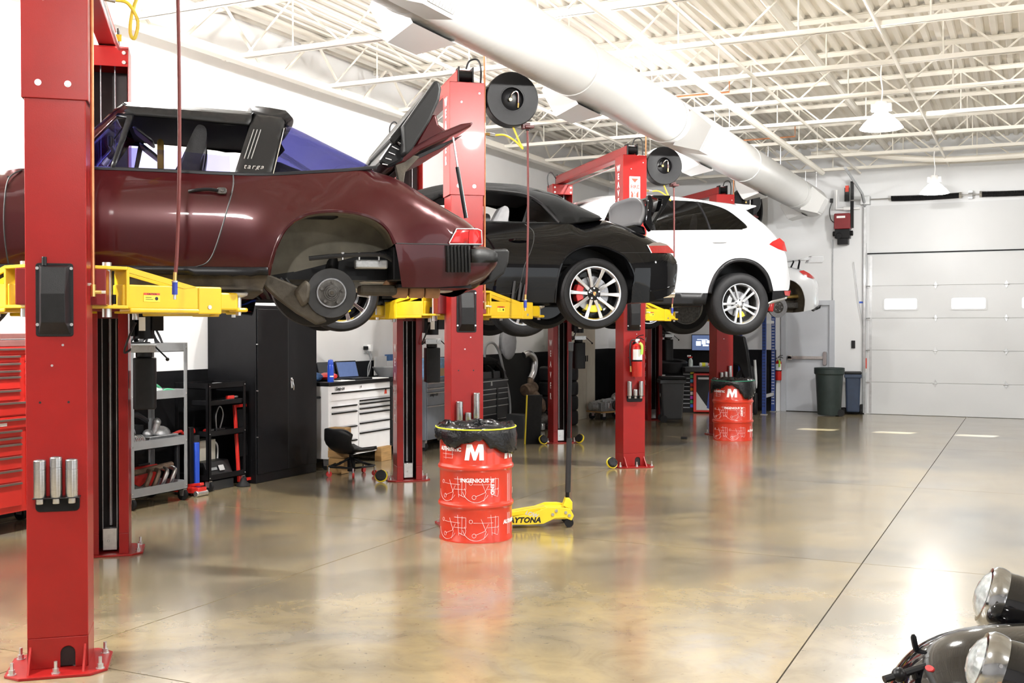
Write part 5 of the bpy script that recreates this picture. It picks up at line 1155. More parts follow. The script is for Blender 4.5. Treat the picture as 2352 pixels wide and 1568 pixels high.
# ================================================================ drums, jack, extinguishers
mat('drum_orange', (.55, .035, .014), .30, coat=.4, var=.05, scale=6)
mat('bin_bag', (.008, .008, .009), .22, var=.1, bump=.5, bscale=45)
mat('band_yellow', (.75, .75, .03), .5, var=.05)
mat('band_green', (.03, .25, .15), .5, var=.05)
DRr = .292
MP = [(0, 0), (.018, .125), (.060, .125), (.082, .062), (.108, .125), (.150, .125), (.152, 0), (.116, 0), (.115, .072), (.090, 0), (.070, 0), (.047, .072), (.036, 0)]   # slanted block M
def drum(loc, rz, lab, band, seed, blag, lift):
    t = thing('oil_drum', lab, 'drum', loc, rz, 'orange-red steel drums used as bins')
    prof = [(.001, .012), (DRr - .012, .012), (DRr - .010, 0), (DRr + .003, 0), (DRr + .003, .012), (DRr - .002, .02)]
    for z in (.285, .58): prof += [(DRr - .002, z - .035), (DRr + .002, z - .022), (DRr + .012, z - .008), (DRr + .012, z + .008), (DRr + .002, z + .022), (DRr - .002, z + .035)]
    prof += [(DRr - .002, .855), (DRr + .004, .860), (DRr + .004, .870), (DRr - .006, .870), (DRr - .008, .03), (.001, .03)]
    MB().lathe(prof, 56).build('drum_body', 'drum_orange', t)
    # line art and words printed on the shell
    def wrap(x, y, z): a = x / DRr; return ((DRr + .0006 + z) * math.sin(a), -(DRr + .0006 + z) * math.cos(a), y)
    def word(nm, s, size, x, z, rot=0, bold=.001, **k):
        vs, fs = text_mesh(s, size, .001, bold=bold, **k) if s != 'M' else ([(px - .075, pz - .0625, h) for h in (-.0005, .0005) for px, pz in MP], [tuple(range(13)), tuple(range(25, 12, -1))] + [(i, (i + 1) % 13, 13 + (i + 1) % 13, 13 + i) for i in range(13)])
        c_, s_ = math.cos(rot), math.sin(rot)
        me = bpy.data.meshes.new('w'); me.from_pydata([(x + p[0] * c_ - p[1] * s_, z + p[0] * s_ + p[1] * c_, p[2]) for p in vs], [], fs); bm = bmesh.new(); bm.from_mesh(me); bpy.data.meshes.remove(me)
        q = min(v.co.x for v in bm.verts); e = max(v.co.x for v in bm.verts)
        while q < e:                                       # cut into narrow strips so that the print follows the curve
            q += .012; bmesh.ops.bisect_plane(bm, geom=bm.verts[:] + bm.edges[:] + bm.faces[:], plane_co=(q, 0, 0), plane_no=(1, 0, 0))
        bm.verts.index_update(); b = MB(); b.add([wrap(*v.co) for v in bm.verts], [tuple(v.index for v in f.verts) for f in bm.faces]); bm.free(); return b.build(nm, 'letter_white', t, smooth=0)
    word('printed_initial', 'M', .165, -.015, .712, bold=.0045, shear=.12); word('printed_initial', 'M', .165, .33, .712, bold=.0045, shear=.12)
    word('printed_word', 'AUTHENTIC', .042, -.235, .730, bold=.0018); word('printed_word', 'INGENIOUS', .043, -.012, .490, bold=.0011); word('printed_word', 'BLEND', .042, .132, .44, -math.pi / 2, bold=.0011); word('printed_word', 'AUTHENTIC', .042, .36, .15, bold=.0018)
    def line(P, r=.0011):
        P = resamp([tuple(p) for p in P], .02); MB().tube([wrap(x, z, 0) for x, z in P], r, 5).build('line_drawing', 'letter_white', t)
    for dx in (-.33, -.06, .50, 1.0, -.85):
        for dz in (0, -.30):
            line(arc(dx + .06, .43 + dz, .11, 195, 330, 14), .0011); line(arc(dx + .02, .47 + dz, .014, 0, 360, 10)); line(arc(dx + .045, .36 + dz, .016, 0, 360, 10)); line([(dx + .055, .365 + dz), (dx + .13, .395 + dz), (dx + .16, .45 + dz)])
            line([(dx + .10, .49 + dz), (dx + .14, .39 + dz), (dx + .12, .33 + dz)]); line([(dx + .15, .5 + dz), (dx + .25, .5 + dz), (dx + .25, .42 + dz), (dx + .15, .42 + dz)]); line([(dx + .18, .52 + dz), (dx + .19, .36 + dz)]); line([(dx + .22, .51 + dz), (dx + .215, .37 + dz)])
            line([(dx + .19, .38 + dz), (dx + .24, .36 + dz), (dx + .25, .40 + dz), (dx + .24, .43 + dz)]); line([(dx + .04, .46 + dz), (dx + .2, .457 + dz)], .0009)
    line([(-.31, .77), (-.20, .77), (-.20, .66), (-.31, .66)]); line([(-.275, .79), (-.275, .65)]); line([(-.32, .69), (-.19, .69)])
    for x in (.30, .325): line([(x, .53), (x, .30)]); line([(x, .22), (x, .05)])
    # bin bag folded over the rim
    rnd = random.Random(seed); N = 72
    hem = [blag + .035 * math.sin(3 * i * 2 * math.pi / N + seed) + .03 * rnd.random() for i in range(N)]
    for i in range(N):
        a = 360 * i / N                                   # local -y (towards the camera) is 270
        d_ = abs((a - lift[0] + 180) % 360 - 180)
        if d_ < lift[1]: hem[i] -= lift[2] * math.cos(d_ / lift[1] * math.pi / 2)
        d2 = abs((a - lift[3] + 180) % 360 - 180)
        if d2 < 42: hem[i] += .11 * math.cos(d2 / 42 * math.pi / 2)
    rows = []
    for j in range(11):
        fr = j / 10; row = []
        for i in range(N):
            a = 2 * math.pi * i / N; wob = .010 * math.sin(11 * a + 2.1 * j + seed) + .007 * math.sin(23 * a - 1.3 * j) + .006 * (rnd.random() - .5)
            if j < 4: r = DRr - .040 + .004 * j + wob * .5; z = .79 + .040 * j + .012 * math.sin(5 * a + seed) + .008 * math.sin(13 * a)
            elif j == 4: r = DRr + .004; z = .918 + .008 * math.sin(5 * a + seed) + .006 * math.sin(13 * a)
            else:
                q = (j - 4) / 6; r = DRr + .018 + .014 * math.sin(math.pi * q) + abs(wob) * q * 1.3; z = .915 - q * hem[i]
            row.append((r * math.cos(a), r * math.sin(a), z))
        rows.append(row)
    rows = [[(.001 * math.cos(2 * math.pi * i / N), .001 * math.sin(2 * math.pi * i / N), .60) for i in range(N)], [(.235 * math.cos(2 * math.pi * i / N), .235 * math.sin(2 * math.pi * i / N), .62) for i in range(N)]] + rows
    vs = [p for r_ in rows for p in r_]; fs = [(j * N + i, j * N + (i + 1) % N, (j + 1) * N + (i + 1) % N, (j + 1) * N + i) for j in range(12) for i in range(N)]
    o = MB().add(vs, fs).build('bin_bag', 'bin_bag', t, smooth=80); md = o.modifiers.new('s', 'SOLIDIFY'); md.thickness = .002
    MB().tube([((DRr + .030) * math.cos(2 * math.pi * i / 40), (DRr + .030) * math.sin(2 * math.pi * i / 40), .893 + .006 * math.sin(2 * math.pi * i / 40)) for i in range(40)], .0055, 6, closed=True).build('elastic_band', band, t)
    return t
drum((-4.03, 7.81, 0), R(27.3), 'orange-red drum with white line drawings and a black bag held by a yellow band', 'band_yellow', 1, .125, (264, 24, .055, 322))
drum((-4.03, 16.2, 0), R(14), 'orange-red drum in the distance with a black bag held by a green band', 'band_green', 5, .17, (268, 30, .10, 330))

mat('jack_yellow', (.80, .62, .03), .35, coat=.3, var=.04)
mat('foam_black', (.016, .016, .017), .7, var=.1)
t = thing('floor_jack', 'yellow low-profile floor jack with an upright black handle beside the drum', 'floor jack', (-3.62, 8.58, 0), R(210))
# local +x points to the saddle end (left in the picture), origin near the rear casters
prof = [(-.10, .10), (-.07, .16), (.02, .175), (.12, .175), (.28, .12), (.44, .095), (.60, .09), (.60, .035), (.30, .03), (.16, .035), (.06, .08), (-.02, .085), (-.08, .06)]
for s, nm in ((-1, 'near'), (1, 'far')):
    MB().prism(prof, s * .13, s * .142, 'xz').build('side_plate', 'jack_yellow', t, smooth=0, bevel=.004)
MB().bb((-.05, -.13, .07), (.18, .13, .15)).bb((.28, -.13, .05), (.58, .13, .085)).build('jack_frame', 'jack_yellow', t, smooth=0, bevel=.006)
MB().prism([(.10, .15), (.14, .17), (.54, .11), (.56, .09), (.5, .08), (.12, .12)], -.06, .06, 'xz').build('lift_arm', 'jack_yellow', t, smooth=0, bevel=.006)
MB().lathe([(.001, .12), (.055, .12), (.06, .13), (.05, .135), (.001, .13)], 20, Matrix.Translation((.55, 0, 0))).build('saddle', 'black_metal', t)
for s in (-1, 1):
    MB().cyl((-.06, s * .10, .04), (-.06, s * .135, .04), .038, n=20).build('caster_wheel', 'rubber', t); MB().bb((-.08, s * .105, .04), (-.04, s * .13, .10)).build('caster_fork', 'zinc', t, smooth=0)
    MB().cyl((.55, s * .10, .035), (.55, s * .16, .035), .035, n=20).build('front_wheel', 'black_metal', t)
    for x, z in ((-.03, .13), (.05, .145), (.08, .115), (-.06, .105)): MB().cyl((x, s * .142, z), (x, s * .152, z), .013, n=10).build('frame_bolt', 'zinc', t)
MB().prism([(-.10, .13), (-.10, .20), (-.075, .235), (-.045, .235), (-.02, .17)], -.05, .05, 'xz').build('handle_yoke', 'jack_yellow', t, smooth=0, bevel=.006)
MB().cyl((-.062, 0, .22), (-.09, 0, 1.50), .017, n=12).build('handle', 'black_metal', t); MB().cyl((-.066, 0, .28), (-.078, 0, .74), .0235, n=14).build('foam_sleeve', 'foam_black', t)
MB().cyl((-.09, 0, 1.48), (-.093, 0, 1.56), .022, n=12).build('handle_grip', 'foam_black', t, bevel=.006)
lettering('jack_lettering', 'DAYTONA', .062, 'letter_black', t, (.34, .1428, .068), (R(90), 0, R(180)), depth=.001, bold=.003, shear=.25, spacing=1.05)
lettering('jack_badge', 'LOW', .045, 'grille_grey', t, (.26, .1428, .118), (R(90), R(18), R(180)), depth=.001, bold=.002, shear=.25)

mat('ext_red', (.55, .02, .015), .28, coat=.5, var=.04)
mat('tag_green', (.45, .80, .10), .6, var=.04)
def extinguisher(loc, rz, lab, tagside=1):
    t = thing('fire_extinguisher', lab, 'fire extinguisher', loc, rz)
    MB().lathe([(.001, 0), (.055, .002), (.062, .012), (.062, .345), (.055, .375), (.03, .392), (.02, .40), (.001, .40)], 28).build('cylinder', 'ext_red', t)
    MB().lathe([(.0632, .20), (.0632, .33)], 20, a0=R(200), a1=R(340)).build('label_plate', 'letter_white', t)
    MB().cyl((0, 0, .395), (0, 0, .435), .018, n=12).bb((-.02, -.015, .43), (.03, .015, .455)).cyl((-.02, -.02, .43), (-.02, -.035, .43), .016, n=12).build('valve', 'zinc', t, bevel=.003)
    MB().tube(crom([(.0, 0, .455), (.05, 0, .462), (.09, 0, .44)], 4), .006, 6).tube(crom([(-.01, 0, .46), (.03, 0, .49), (.085, 0, .50)], 4), .006, 6).build('lever', 'black_metal', t)
    MB().tube(crom([(-.02, 0, .44), (-.075, 0, .43), (-.088, 0, .33), (-.086, 0, .2), (-.08, 0, .12)], 5), .009, 8).build('hose', 'hose_black', t)
    MB().cyl((-.08, 0, .13), (-.078, 0, .06), .011, .014, n=10).build('nozzle', 'brass', t)
    MB().tube(crom([(.018, -.045, .40), (.034, -.068, .38), (.036, -.074, .33), (.032, -.070, .27)], 4), .018, 4).build('inspection_tag', 'tag_green', t)
    MB().lathe([(.064, .185), (.066, .19), (.066, .20), (.064, .205)], 24).build('strap', 'black_metal', t)
    MB().bb((-.02, .05, .1), (.02, .07, .42)).build('wall_hook', 'black_metal', t, smooth=0)
extinguisher(LW(2, .005, -.212, 1.09), LR, 'red fire extinguisher with a green tag on the third lift column')
extinguisher((-4.545, YF - .13, .62), 0, 'red fire extinguisher with a green tag beside the grey exit door')
s = thing('fire_sign', 'white and red FIRE EXTINGUISHER sign on the third lift column', 'sign', LW(2, 0, -.1505, 3.20), LR)
MB().bb((-.07, -.003, -.10), (.066, 0, .29)).build('sign_plate', 'letter_white', s, smooth=0)
MB().bb((-.066, -.0035, -.096), (-.060, -.003, .285)).bb((.056, -.0035, -.096), (.062, -.003, .285)).bb((-.066, -.0035, .279), (.062, -.003, .285)).build('sign_border', 'red_sticker', s, smooth=0)
MB().prism([(-.05, .265), (.046, .265), (-.002, .215)], -.0036, -.003, 'xz').build('arrow', 'red_sticker', s, smooth=0)
lettering('sign_word', 'FIRE', .062, 'red_sticker', s, (-.002, -.0036, .165), (R(90), 0, 0), depth=.001, bold=.0015)
MB().prism([(-.05, .125), (-.022, .085), (-.022, -.09), (-.05, -.09)], -.0036, -.003, 'xz').build('panel_wing', 'red_sticker', s, smooth=0)
MB().prism([(.046, .125), (.018, .085), (.018, -.09), (.046, -.09)], -.0036, -.003, 'xz').build('panel_wing', 'red_sticker', s, smooth=0)
for i, ch in enumerate('EXTIN'): lettering('sign_letter', ch, .04, 'red_sticker', s, (-.002, -.0036, .095 - .042 * i), (R(90), 0, 0), depth=.001, bold=.001)
# lift pads leaning at the column feet
def leanpad(x, y, rz, lab):
    t = thing('rubber_lift_pad', lab, 'lift pad', (x, y, .0), rz, 'yellow and black pads at the column feet')
    T = Matrix.Translation((0, 0, .068)) @ Matrix.Rotation(R(62), 4, 'X')
    MB(T).lathe([(.001, -.02), (.058, -.02), (.070, -.012), (.070, .008), (.001, .008)], 24).build('pad_plate', 'jack_yellow', t)
    MB(T).lathe([(.001, .008), (.06, .008), (.06, .03), (.05, .036), (.001, .03)], 24).build('pad_rubber', 'rubber', t)
    for a in range(4): MB(T).bb((.05 * math.cos(a * 1.57) - .008, .05 * math.sin(a * 1.57) - .008, .028), (.05 * math.cos(a * 1.57) + .008, .05 * math.sin(a * 1.57) + .008, .04)).build('pad_knob', 'rubber', t, smooth=0)
leanpad(-6.37, 10.10, R(20), 'yellow and black pad at the foot of the second rear column'); leanpad(-6.31, 14.33, R(60), 'yellow and black pad left of the third rear column'); leanpad(-5.90, 14.72, R(-20), 'yellow and black pad right of the third rear column'); leanpad(-4.50, 12.25, R(50), 'yellow and black pad at the foot of the third front column')
o = MB().bb((-4.75, 15.92, 0), (-4.66, 15.98, .035)).build('rubber_block', 'rubber', bevel=.006); tag(o, 'small black rubber block lying alone on the floor', 'block')
# ================================================================ cabinets and carts along the left wall
mat('chest_red', (.60, .025, .018), .33, coat=.4, var=.05, scale=5)
mat('chest_trim', (.25, .22, .21), .35, .7, var=.1)
mat('chest_white', (.84, .84, .85), .32, coat=.3, var=.02)
mat('chest_grey', (.16, .175, .20), .38, coat=.3, var=.05)
mat('chest_dark', (.028, .030, .033), .38, coat=.3, var=.08)
mat('cart_grey', (.27, .28, .29), .45, .2, var=.06)
mat('wood', (.42, .25, .10), .65, var=.25, scale=6, stretch=(1, 1, 12))
mat('cardboard', (.50, .36, .20), .8, var=.08)
mat('cream_paint', (.72, .69, .58), .5, var=.04)
mat('paper_white', (.85, .85, .84), .7, var=.02)
mat('clear_bag', (.55, .62, .60), .25, var=.2, scale=12, bump=.4, bscale=30)
mat('green_bag', (.08, .42, .22), .35, var=.2)
mat('blue_cloth', (.08, .18, .40), .8, var=.25, scale=20)
mat('can_blue', (.02, .08, .55), .3, coat=.4, var=.04)
mat('screen', (.02, .03, .08), .2, emit=(.20, .28, .52), estr=.45, var=.3, scale=18)
mat('screen_white', (.8, .85, .9), .3, emit=(.75, .85, 1), estr=2.2, var=0)
mat('grey_plastic', (.30, .31, .32), .5, var=.06)
mat('rack_blue', (.025, .055, .22), .45, var=.08)
mat('iron_rust', (.20, .14, .10), .55, .6, var=.35, scale=14, bump=.3, bscale=30)
mat('bin_green', (.024, .036, .034), .55, var=.12, scale=8, bump=.1, bscale=60)
def cabinet(name, lab, cat, xf, y0, w, dep, z0, z1, m, cols, handle='chest_trim', group=None, top=None, hs='strip'):
    """front faces +x; cols: list of (y0, y1, [z edges])"""
    t = thing(name, lab, cat, (xf, y0, 0), 0, group)
    MB().bb((-dep, 0, z0), (0, w, z1)).build('body', m, t, smooth=0, bevel=.006)
    for c0, c1, zs in cols:
        for a, b in zip(zs, zs[1:]):
            d = MB().bb((0, c0 + .006, a + .004), (.014, c1 - .006, b - .004)).build('drawer', m, t, smooth=0, bevel=.003)
            if hs == 'strip': MB().prism([(.014, b - .022), (.028, b - .022), (.030, b - .008), (.014, b - .005)], c0 + .012, c1 - .012, 'xz').build('handle', handle, d, smooth=0)
            else: MB().bb((.014, c0 + .02, b - .018), (.034, c1 - .02, b - .006)).build('handle', handle, d, smooth=0)
    if top: MB().bb((-dep - .01, -.01, z1), (.015, w + .01, z1 + top[0])).build('worktop', top[1], t, smooth=0, bevel=.005)
    if z0 > .08:
        for y in (.07, w - .07):
            for x in (-.07, -dep + .07):
                MB().cyl((x, y - .02, .06), (x, y + .02, .06), .06, n=20).build('caster_wheel', 'rubber', t); MB().prism([(x - .03, .05), (x + .03, .05), (x + .04, z0), (x - .04, z0)], y - .026, y + .026, 'xz').build('caster_fork', 'zinc', t, smooth=0)
    return t
# red chest behind the nearest column
t = cabinet('tool_chest', 'tall red roller tool chest behind the nearest column', 'tool chest', -7.5, 5.25, 1.6, .55, .17, .955, 'chest_red', [(.02, 1.13, [.22, .42, .527, .637, .74, .793, .85]), (1.17, 1.58, [.22, .527, .637, .74, .85]), (.02, 1.58, [.86, .945])])
MB().bb((-.54, .02, .955), (-.01, 1.58, 1.53)).build('top_box', 'chest_red', t, smooth=0, bevel=.006)
for c0, c1, zs in ((.04, 1.13, [1.087, 1.18, 1.29, 1.34, 1.40, 1.46]), (1.17, 1.56, [1.087, 1.29, 1.40, 1.46]), (.04, 1.56, [.965, 1.08]), (.04, 1.56, [1.465, 1.52])):
    for a, b in zip(zs, zs[1:]):
        d = MB().bb((-.01, c0 + .006, a + .004), (.004, c1 - .006, b - .004)).build('drawer', 'chest_red', t, smooth=0, bevel=.003)
        MB().prism([(.004, b - .022), (.018, b - .022), (.020, b - .008), (.004, b - .005)], c0 + .012, c1 - .012, 'xz').build('handle', 'chest_trim', d, smooth=0)
MB().bb((-.54, .02, 1.53), (-.005, 1.58, 1.58)).bb((-.54, .02, 1.59), (-.005, 1.58, 1.635)).build('lid', mat('lid_pink', (.42, .20, .19), .35, .5, var=.1), t, smooth=0, bevel=.004)
for z in (1.0, 1.49): MB().cyl((.004, .85, z), (.016, .85, z), .018, n=14).build('lock', 'zinc', t)
MB().bb((.014, .82, .885), (.016, .98, .91)).build('brand_strip', 'letter_white', t, smooth=0)
# grey four-shelf cart
def cart(name, lab, x, y0, w, dep, zs, m, tray, post, cat='utility cart'):
    t = thing(name, lab, cat, (x, y0, 0))
    for z in zs:
        b = MB(); b.bb((-dep, 0, z), (0, w, z + .006)); th = tray
        b.bb((-.004, 0, z), (0, w, z + th)).bb((-dep, 0, z), (-dep + .004, w, z + th)).bb((-dep, 0, z), (0, .004, z + th)).bb((-dep, w - .004, z), (0, w, z + th)); b.build('shelf', m, t, smooth=0)
    top = max(zs) + tray
    for px_ in (-dep, 0):
        for py_ in (0, w):
            sx, sy = (1 if px_ < 0 else -1), (1 if py_ == 0 else -1)
            p = MB().bb((px_ - sx * .003, py_ - sy * .003, .12), (px_ + sx * post, py_ + sy * .002, top)).bb((px_ - sx * .003, py_ - sy * .003, .12), (px_ + sx * .002, py_ + sy * post, top)).build('post', m, t, smooth=0)
            for z in zs:
                if px_ == 0: MB().cyl((.003, py_ + sy * .015, z + tray * .5), (.007, py_ + sy * .015, z + tray * .5), .006, n=8).build('bolt_head', 'zinc', p)
            MB().cyl((px_ + sx * .03, py_ + sy * .03 - .016, .055), (px_ + sx * .03, py_ + sy * .03 + .016, .055), .055, n=20).build('caster_wheel', 'rubber', t)
            MB().prism([(px_ + sx * .03 - .02, .045), (px_ + sx * .03 + .02, .045), (px_ + sx * .03 + .03, .13), (px_ + sx * .03 - .03, .13)], py_ + sy * .03 - .022, py_ + sy * .03 + .022, 'xz').build('caster_fork', 'zinc', t, smooth=0)
    return t
cart('steel_cart', 'grey steel four-shelf cart loaded with engine parts', -7.43, 7.52, .74, .46, [.11, .545, 1.00, 1.45], 'cart_grey', .085, .04)
cart('black_cart', 'black three-shelf cart beside the tall black cabinet', -7.57, 8.73, .58, .44, [.11, .56, 1.05], 'black_metal', .06, .035)
def lump(name, lab, cat, m, parts, loc, rz=0, bev=.006, grp=None):
    """a thing whose named parts are given as (name, material, MB)"""
    t = thing(name, lab, cat, loc, rz, grp)
    for nm, mm, b in parts: b.build(nm, mm or m, t, bevel=bev)
    return t
# on the grey cart
lump('wiring_bundle', 'black wiring harness bundle on top of the grey cart', 'wiring', 'hose_black', [('harness', None, MB().tube(crom([(0, -.2, .03), (.02, -.1, .14), (-.03, 0, .08), (.03, .1, .17), (0, .2, .10), (.04, .25, .02)], 6), .022, 8)), ('loop', None, MB().tube(crom([(.05, -.05, .02), (.02, .05, .2), (-.02, .15, .19), (.02, .2, .02)], 6), .014, 8)), ('loop', None, MB().tube(crom([(.0, .05, .03), (.05, .1, .23), (.02, .22, .16), (.06, .26, .01)], 6), .012, 8)), ('control_box', 'black_plastic', MB().bb((-.08, -.2, 0), (.08, .05, .09))), ('plug', 'letter_white', MB().cyl((.07, .1, .03), (.09, .06, .12), .018, n=10))], (-7.66, 7.88, 1.456))
lump('cardboard_box', 'small cardboard box on the grey cart', 'box', 'cardboard', [('carton', None, MB().bb((-.08, -.09, 0), (.08, .09, .12))), ('flap', None, MB().box((0, 0, .122), (.15, .16, .004)))], (-7.72, 8.02, 1.006))
def bagmesh(sx, sy, sz, seed, n=16):
    r_ = random.Random(seed); b = MB(); vs = []; rows = 8
    for j in range(rows + 1):
        f = math.pi * j / rows
        for i in range(n):
            a = 2 * math.pi * i / n; q = 1 + .16 * (r_.random() - .5); vs.append((sx * math.sin(f) * math.cos(a) * q, sy * math.sin(f) * math.sin(a) * q, sz * (1 - math.cos(f)) / 2 * (1 + .1 * (r_.random() - .5) if 0 < j < rows else 1)))
    b.add(vs, [(j * n + i, j * n + (i + 1) % n, (j + 1) * n + (i + 1) % n, (j + 1) * n + i) for j in range(rows) for i in range(n)]); return b
lump('parts_bag', 'clear plastic bag of parts on the grey cart', 'bag', 'clear_bag', [('bag', None, bagmesh(.10, .13, .12, 1)), ('bag_top', 'green_bag', MB().tube(crom([(.02, -.1, .10), (.05, 0, .13), (.03, .1, .09)], 5), .015, 6))], (-7.57, 7.92, 1.006), bev=0)
lump('parts_bag', 'flat clear bag with a green seal on the grey cart', 'bag', 'clear_bag', [('bag', None, bagmesh(.10, .13, .06, 2)), ('bag_top', 'green_bag', MB().tube(crom([(.02, -.12, .05), (.0, 0, .075), (.02, .12, .05)], 5), .014, 6))], (-7.56, 8.13, 1.006), bev=0)
lump('gearbox_case', 'pale grey alloy gearbox case on the grey cart', 'engine part', 'alu_cast', [('case', None, MB().prism([(-.16, 0), (.16, 0), (.18, .07), (.17, .1), (-.17, .1), (-.18, .07)], -.10, .10, 'yz')), ('flange', None, MB().bb((-.12, -.19, .085), (.12, .19, .10))), ('dome', None, MB().ball((0, .06, .10), .09, 14, (1, 1.3, .9))), ('neck', None, MB().cyl((0, -.02, .10), (.02, -.0, .22), .038, n=14).ball((.02, 0, .22), .042)), ('boss', None, MB().ball((0, -.1, .11), .05))], (-7.62, 8.03, .551), bev=.008)
lump('alternator', 'ribbed silver alternator on the grey cart', 'engine part', 'alu_cast', [('case', None, MB().cyl((0, -.07, .065), (0, .07, .065), .062, n=22)), ('pulley', 'steel', MB().cyl((0, .07, .065), (0, .10, .065), .035, n=18))] + [('rib', 'chrome', MB().lathe([(.064, -.004), (.068, 0), (.064, .004)], 22, Matrix.Translation((0, -.05 + .022 * i, .065)) @ Matrix.Rotation(R(90), 4, 'X'))) for i in range(5)], (-7.55, 7.70, .551), bev=.003)
lump('air_box', 'black plastic air box on the grey cart', 'engine part', 'black_plastic', [('box', None, MB().bb((-.1, -.2, 0), (.1, .16, .2))), ('hose', 'hose_black', MB().tube(crom([(.05, -.15, .2), (.1, -.05, .28), (.05, .1, .3), (0, .3, .22)], 5), .03, 10)), ('bracket', 'chrome', MB().tube(crom([(.1, -.08, .14), (.12, -.02, .2), (.1, .05, .12)], 4), .012, 6))], (-7.78, 7.78, .551))
t = thing('exhaust_manifold', 'rusty exhaust manifold pipes on the bottom shelf of the grey cart', 'engine part', (-7.58, 7.95, .116))
for i in range(4): MB().tube(crom([(0, -.12 + .11 * i, .02), (.03, -.10 + .11 * i, .10), (.02, -.05 + .11 * i, .18), (-.05, -.02 + .10 * i, .20)], 5), .022, 10).build('runner', 'steel' if i > 1 else 'iron_rust', t)
MB().tube([(-.06, -.2, .19), (-.06, .32, .22)], .03, 10).build('collector', 'iron_rust', t)
lump('exhaust_parts', 'heap of dark rusty brackets on the bottom shelf of the grey cart', 'engine part', 'hub_iron', [('arm', None, MB().tube(crom([(-.05, -.2, .03), (0, -.1, .1), (.05, 0, .05), (.0, .15, .08)], 5), .025, 8)), ('arm', None, MB().tube(crom([(.08, -.2, .02), (.05, -.05, .06), (.09, .1, .03)], 5), .02, 8)), ('plate', 'iron_rust', MB().box((-.08, -.05, .06), (.12, .2, .03), ry=.4)), ('knuckle', None, MB().ball((.03, -.15, .05), .05))], (-7.60, 7.75, .116))
lump('red_tool_case', 'red plastic tool case on the bottom shelf of the grey cart', 'case', 'chest_red', [('case', None, MB().box((0, 0, .12), (.06, .4, .2), ry=.2)), ('handle', 'black_plastic', MB().box((.02, 0, .24), (.03, .15, .02)))], (-7.78, 8.02, .116))
# between and on the black cart
lump('red_floor_jack', 'small red trolley jack behind the grey cart', 'floor jack', 'chest_red', [('frame', None, MB().bb((-.3, -.06, .03), (.1, .06, .09))), ('wheel', 'zinc', MB().cyl((.08, -.08, .03), (.08, .08, .03), .03, n=14)), ('arm', None, MB().box((-.05, 0, .1), (.3, .05, .03), ry=-.15))], (-7.55, 8.50, 0))
lump('blue_panel', 'dark blue panel standing between the two carts', 'panel', 'can_blue', [('board', None, MB().bb((-.05, -.03, 0), (0, .03, .52))), ('edge', 'black_metal', MB().bb((-.06, -.09, 0), (-.02, -.03, .68)))], (-7.60, 8.60, 0))
lump('jump_leads', 'red booster leads on a ledge behind the black cart', 'cable', 'chest_red', [('lead', None, MB().tube(crom([(0, -.14, .03), (.04, -.06, .06), (.0, .02, .03), (.05, .1, .07), (.02, .16, .03)], 5), .016, 8)), ('ledge', 'chest_dark', MB().bb((-.1, -.2, -.06), (.06, .2, .0))), ('post', 'chest_dark', MB().bb((-.08, -.02, -.585), (-.04, .02, -.06)))], (-7.72, 8.50, .585))
lump('workshop_manual', 'open manual with white pages on the black cart', 'book', 'paper_white', [('pages', None, MB().box((0, .02, .012), (.24, .34, .02), rz=.1)), ('cover', 'black_plastic', MB().box((0, .02, .003), (.27, .4, .006), rz=.1)), ('clip', 'grey_plastic', MB().bb((-.03, .08, .022), (.03, .18, .04)))], (-7.78, 8.98, 1.057), bev=.002)
lump('red_pliers', 'red-handled tool in the upper tray of the black cart', 'tool', 'chest_red', [('grip', None, MB().bb((-.02, -.05, 0), (.02, .05, .035))), ('jaw', 'steel', MB().bb((-.012, .05, .008), (.012, .12, .028))), ('tray', 'black_metal', MB().bb((-.2, -.36, -.05), (.04, .16, 0)))], (-7.62, 9.12, .93), bev=.004)
lump('timing_light', 'black timing light with a looped grey cable on the black cart', 'tool', 'black_plastic', [('body', None, MB().bb((-.05, -.06, 0), (.05, .08, .06)).cyl((0, -.16, .035), (0, -.06, .035), .03, n=14)), ('cable', 'grey_plastic', MB().tube(crom([(0, 0, .05), (.02, -.03, .2), (.02, .03, .29), (.02, .08, .2), (0, .05, .05)], 6), .008, 6)), ('lens', 'lens_red', MB().cyl((0, -.18, .035), (0, -.16, .035), .034, n=14))], (-7.70, 9.0, .566))
lump('battery_charger', 'black charger with a small grey display on the bottom shelf of the black cart', 'charger', 'black_plastic', [('case', None, MB().prism([(-.12, 0), (.10, 0), (.02, .17), (-.12, .17)], -.19, .19, 'xz')), ('display', 'grille_grey', MB().box((.068, .03, .10), (.004, .08, .06), ry=-.44)), ('buttons', 'grey_plastic', MB().box((.068, -.09, .10), (.004, .1, .03), ry=-.44))], (-7.72, 8.99, .116))
lump('fluid_jug', 'cream plastic fluid container standing behind the charger', 'jug', 'cream_paint', [('jug', None, MB().bb((-.08, -.14, 0), (.08, .1, .38))), ('tube', 'paper_white', MB().tube(crom([(.04, .1, .36), (.06, .15, .3), (.06, .14, .1), (.05, .12, 0)], 5), .012, 6))], (-7.92, 9.05, .116))
lump('parts_tub', 'low dark grey tub under the black cart', 'tub', 'chest_dark', [('tub', None, MB().bb((-.2, -.2, 0), (.12, .2, .10)))], (-7.72, 8.95, 0))
lump('rubber_plunger', 'black rubber funnel on the floor under the black cart', 'funnel', 'rubber', [('cup', None, MB().lathe([(.001, .09), (.02, .09), (.03, .06), (.07, .02), (.075, 0), (.001, 0)], 20))], (-7.53, 9.22, 0))
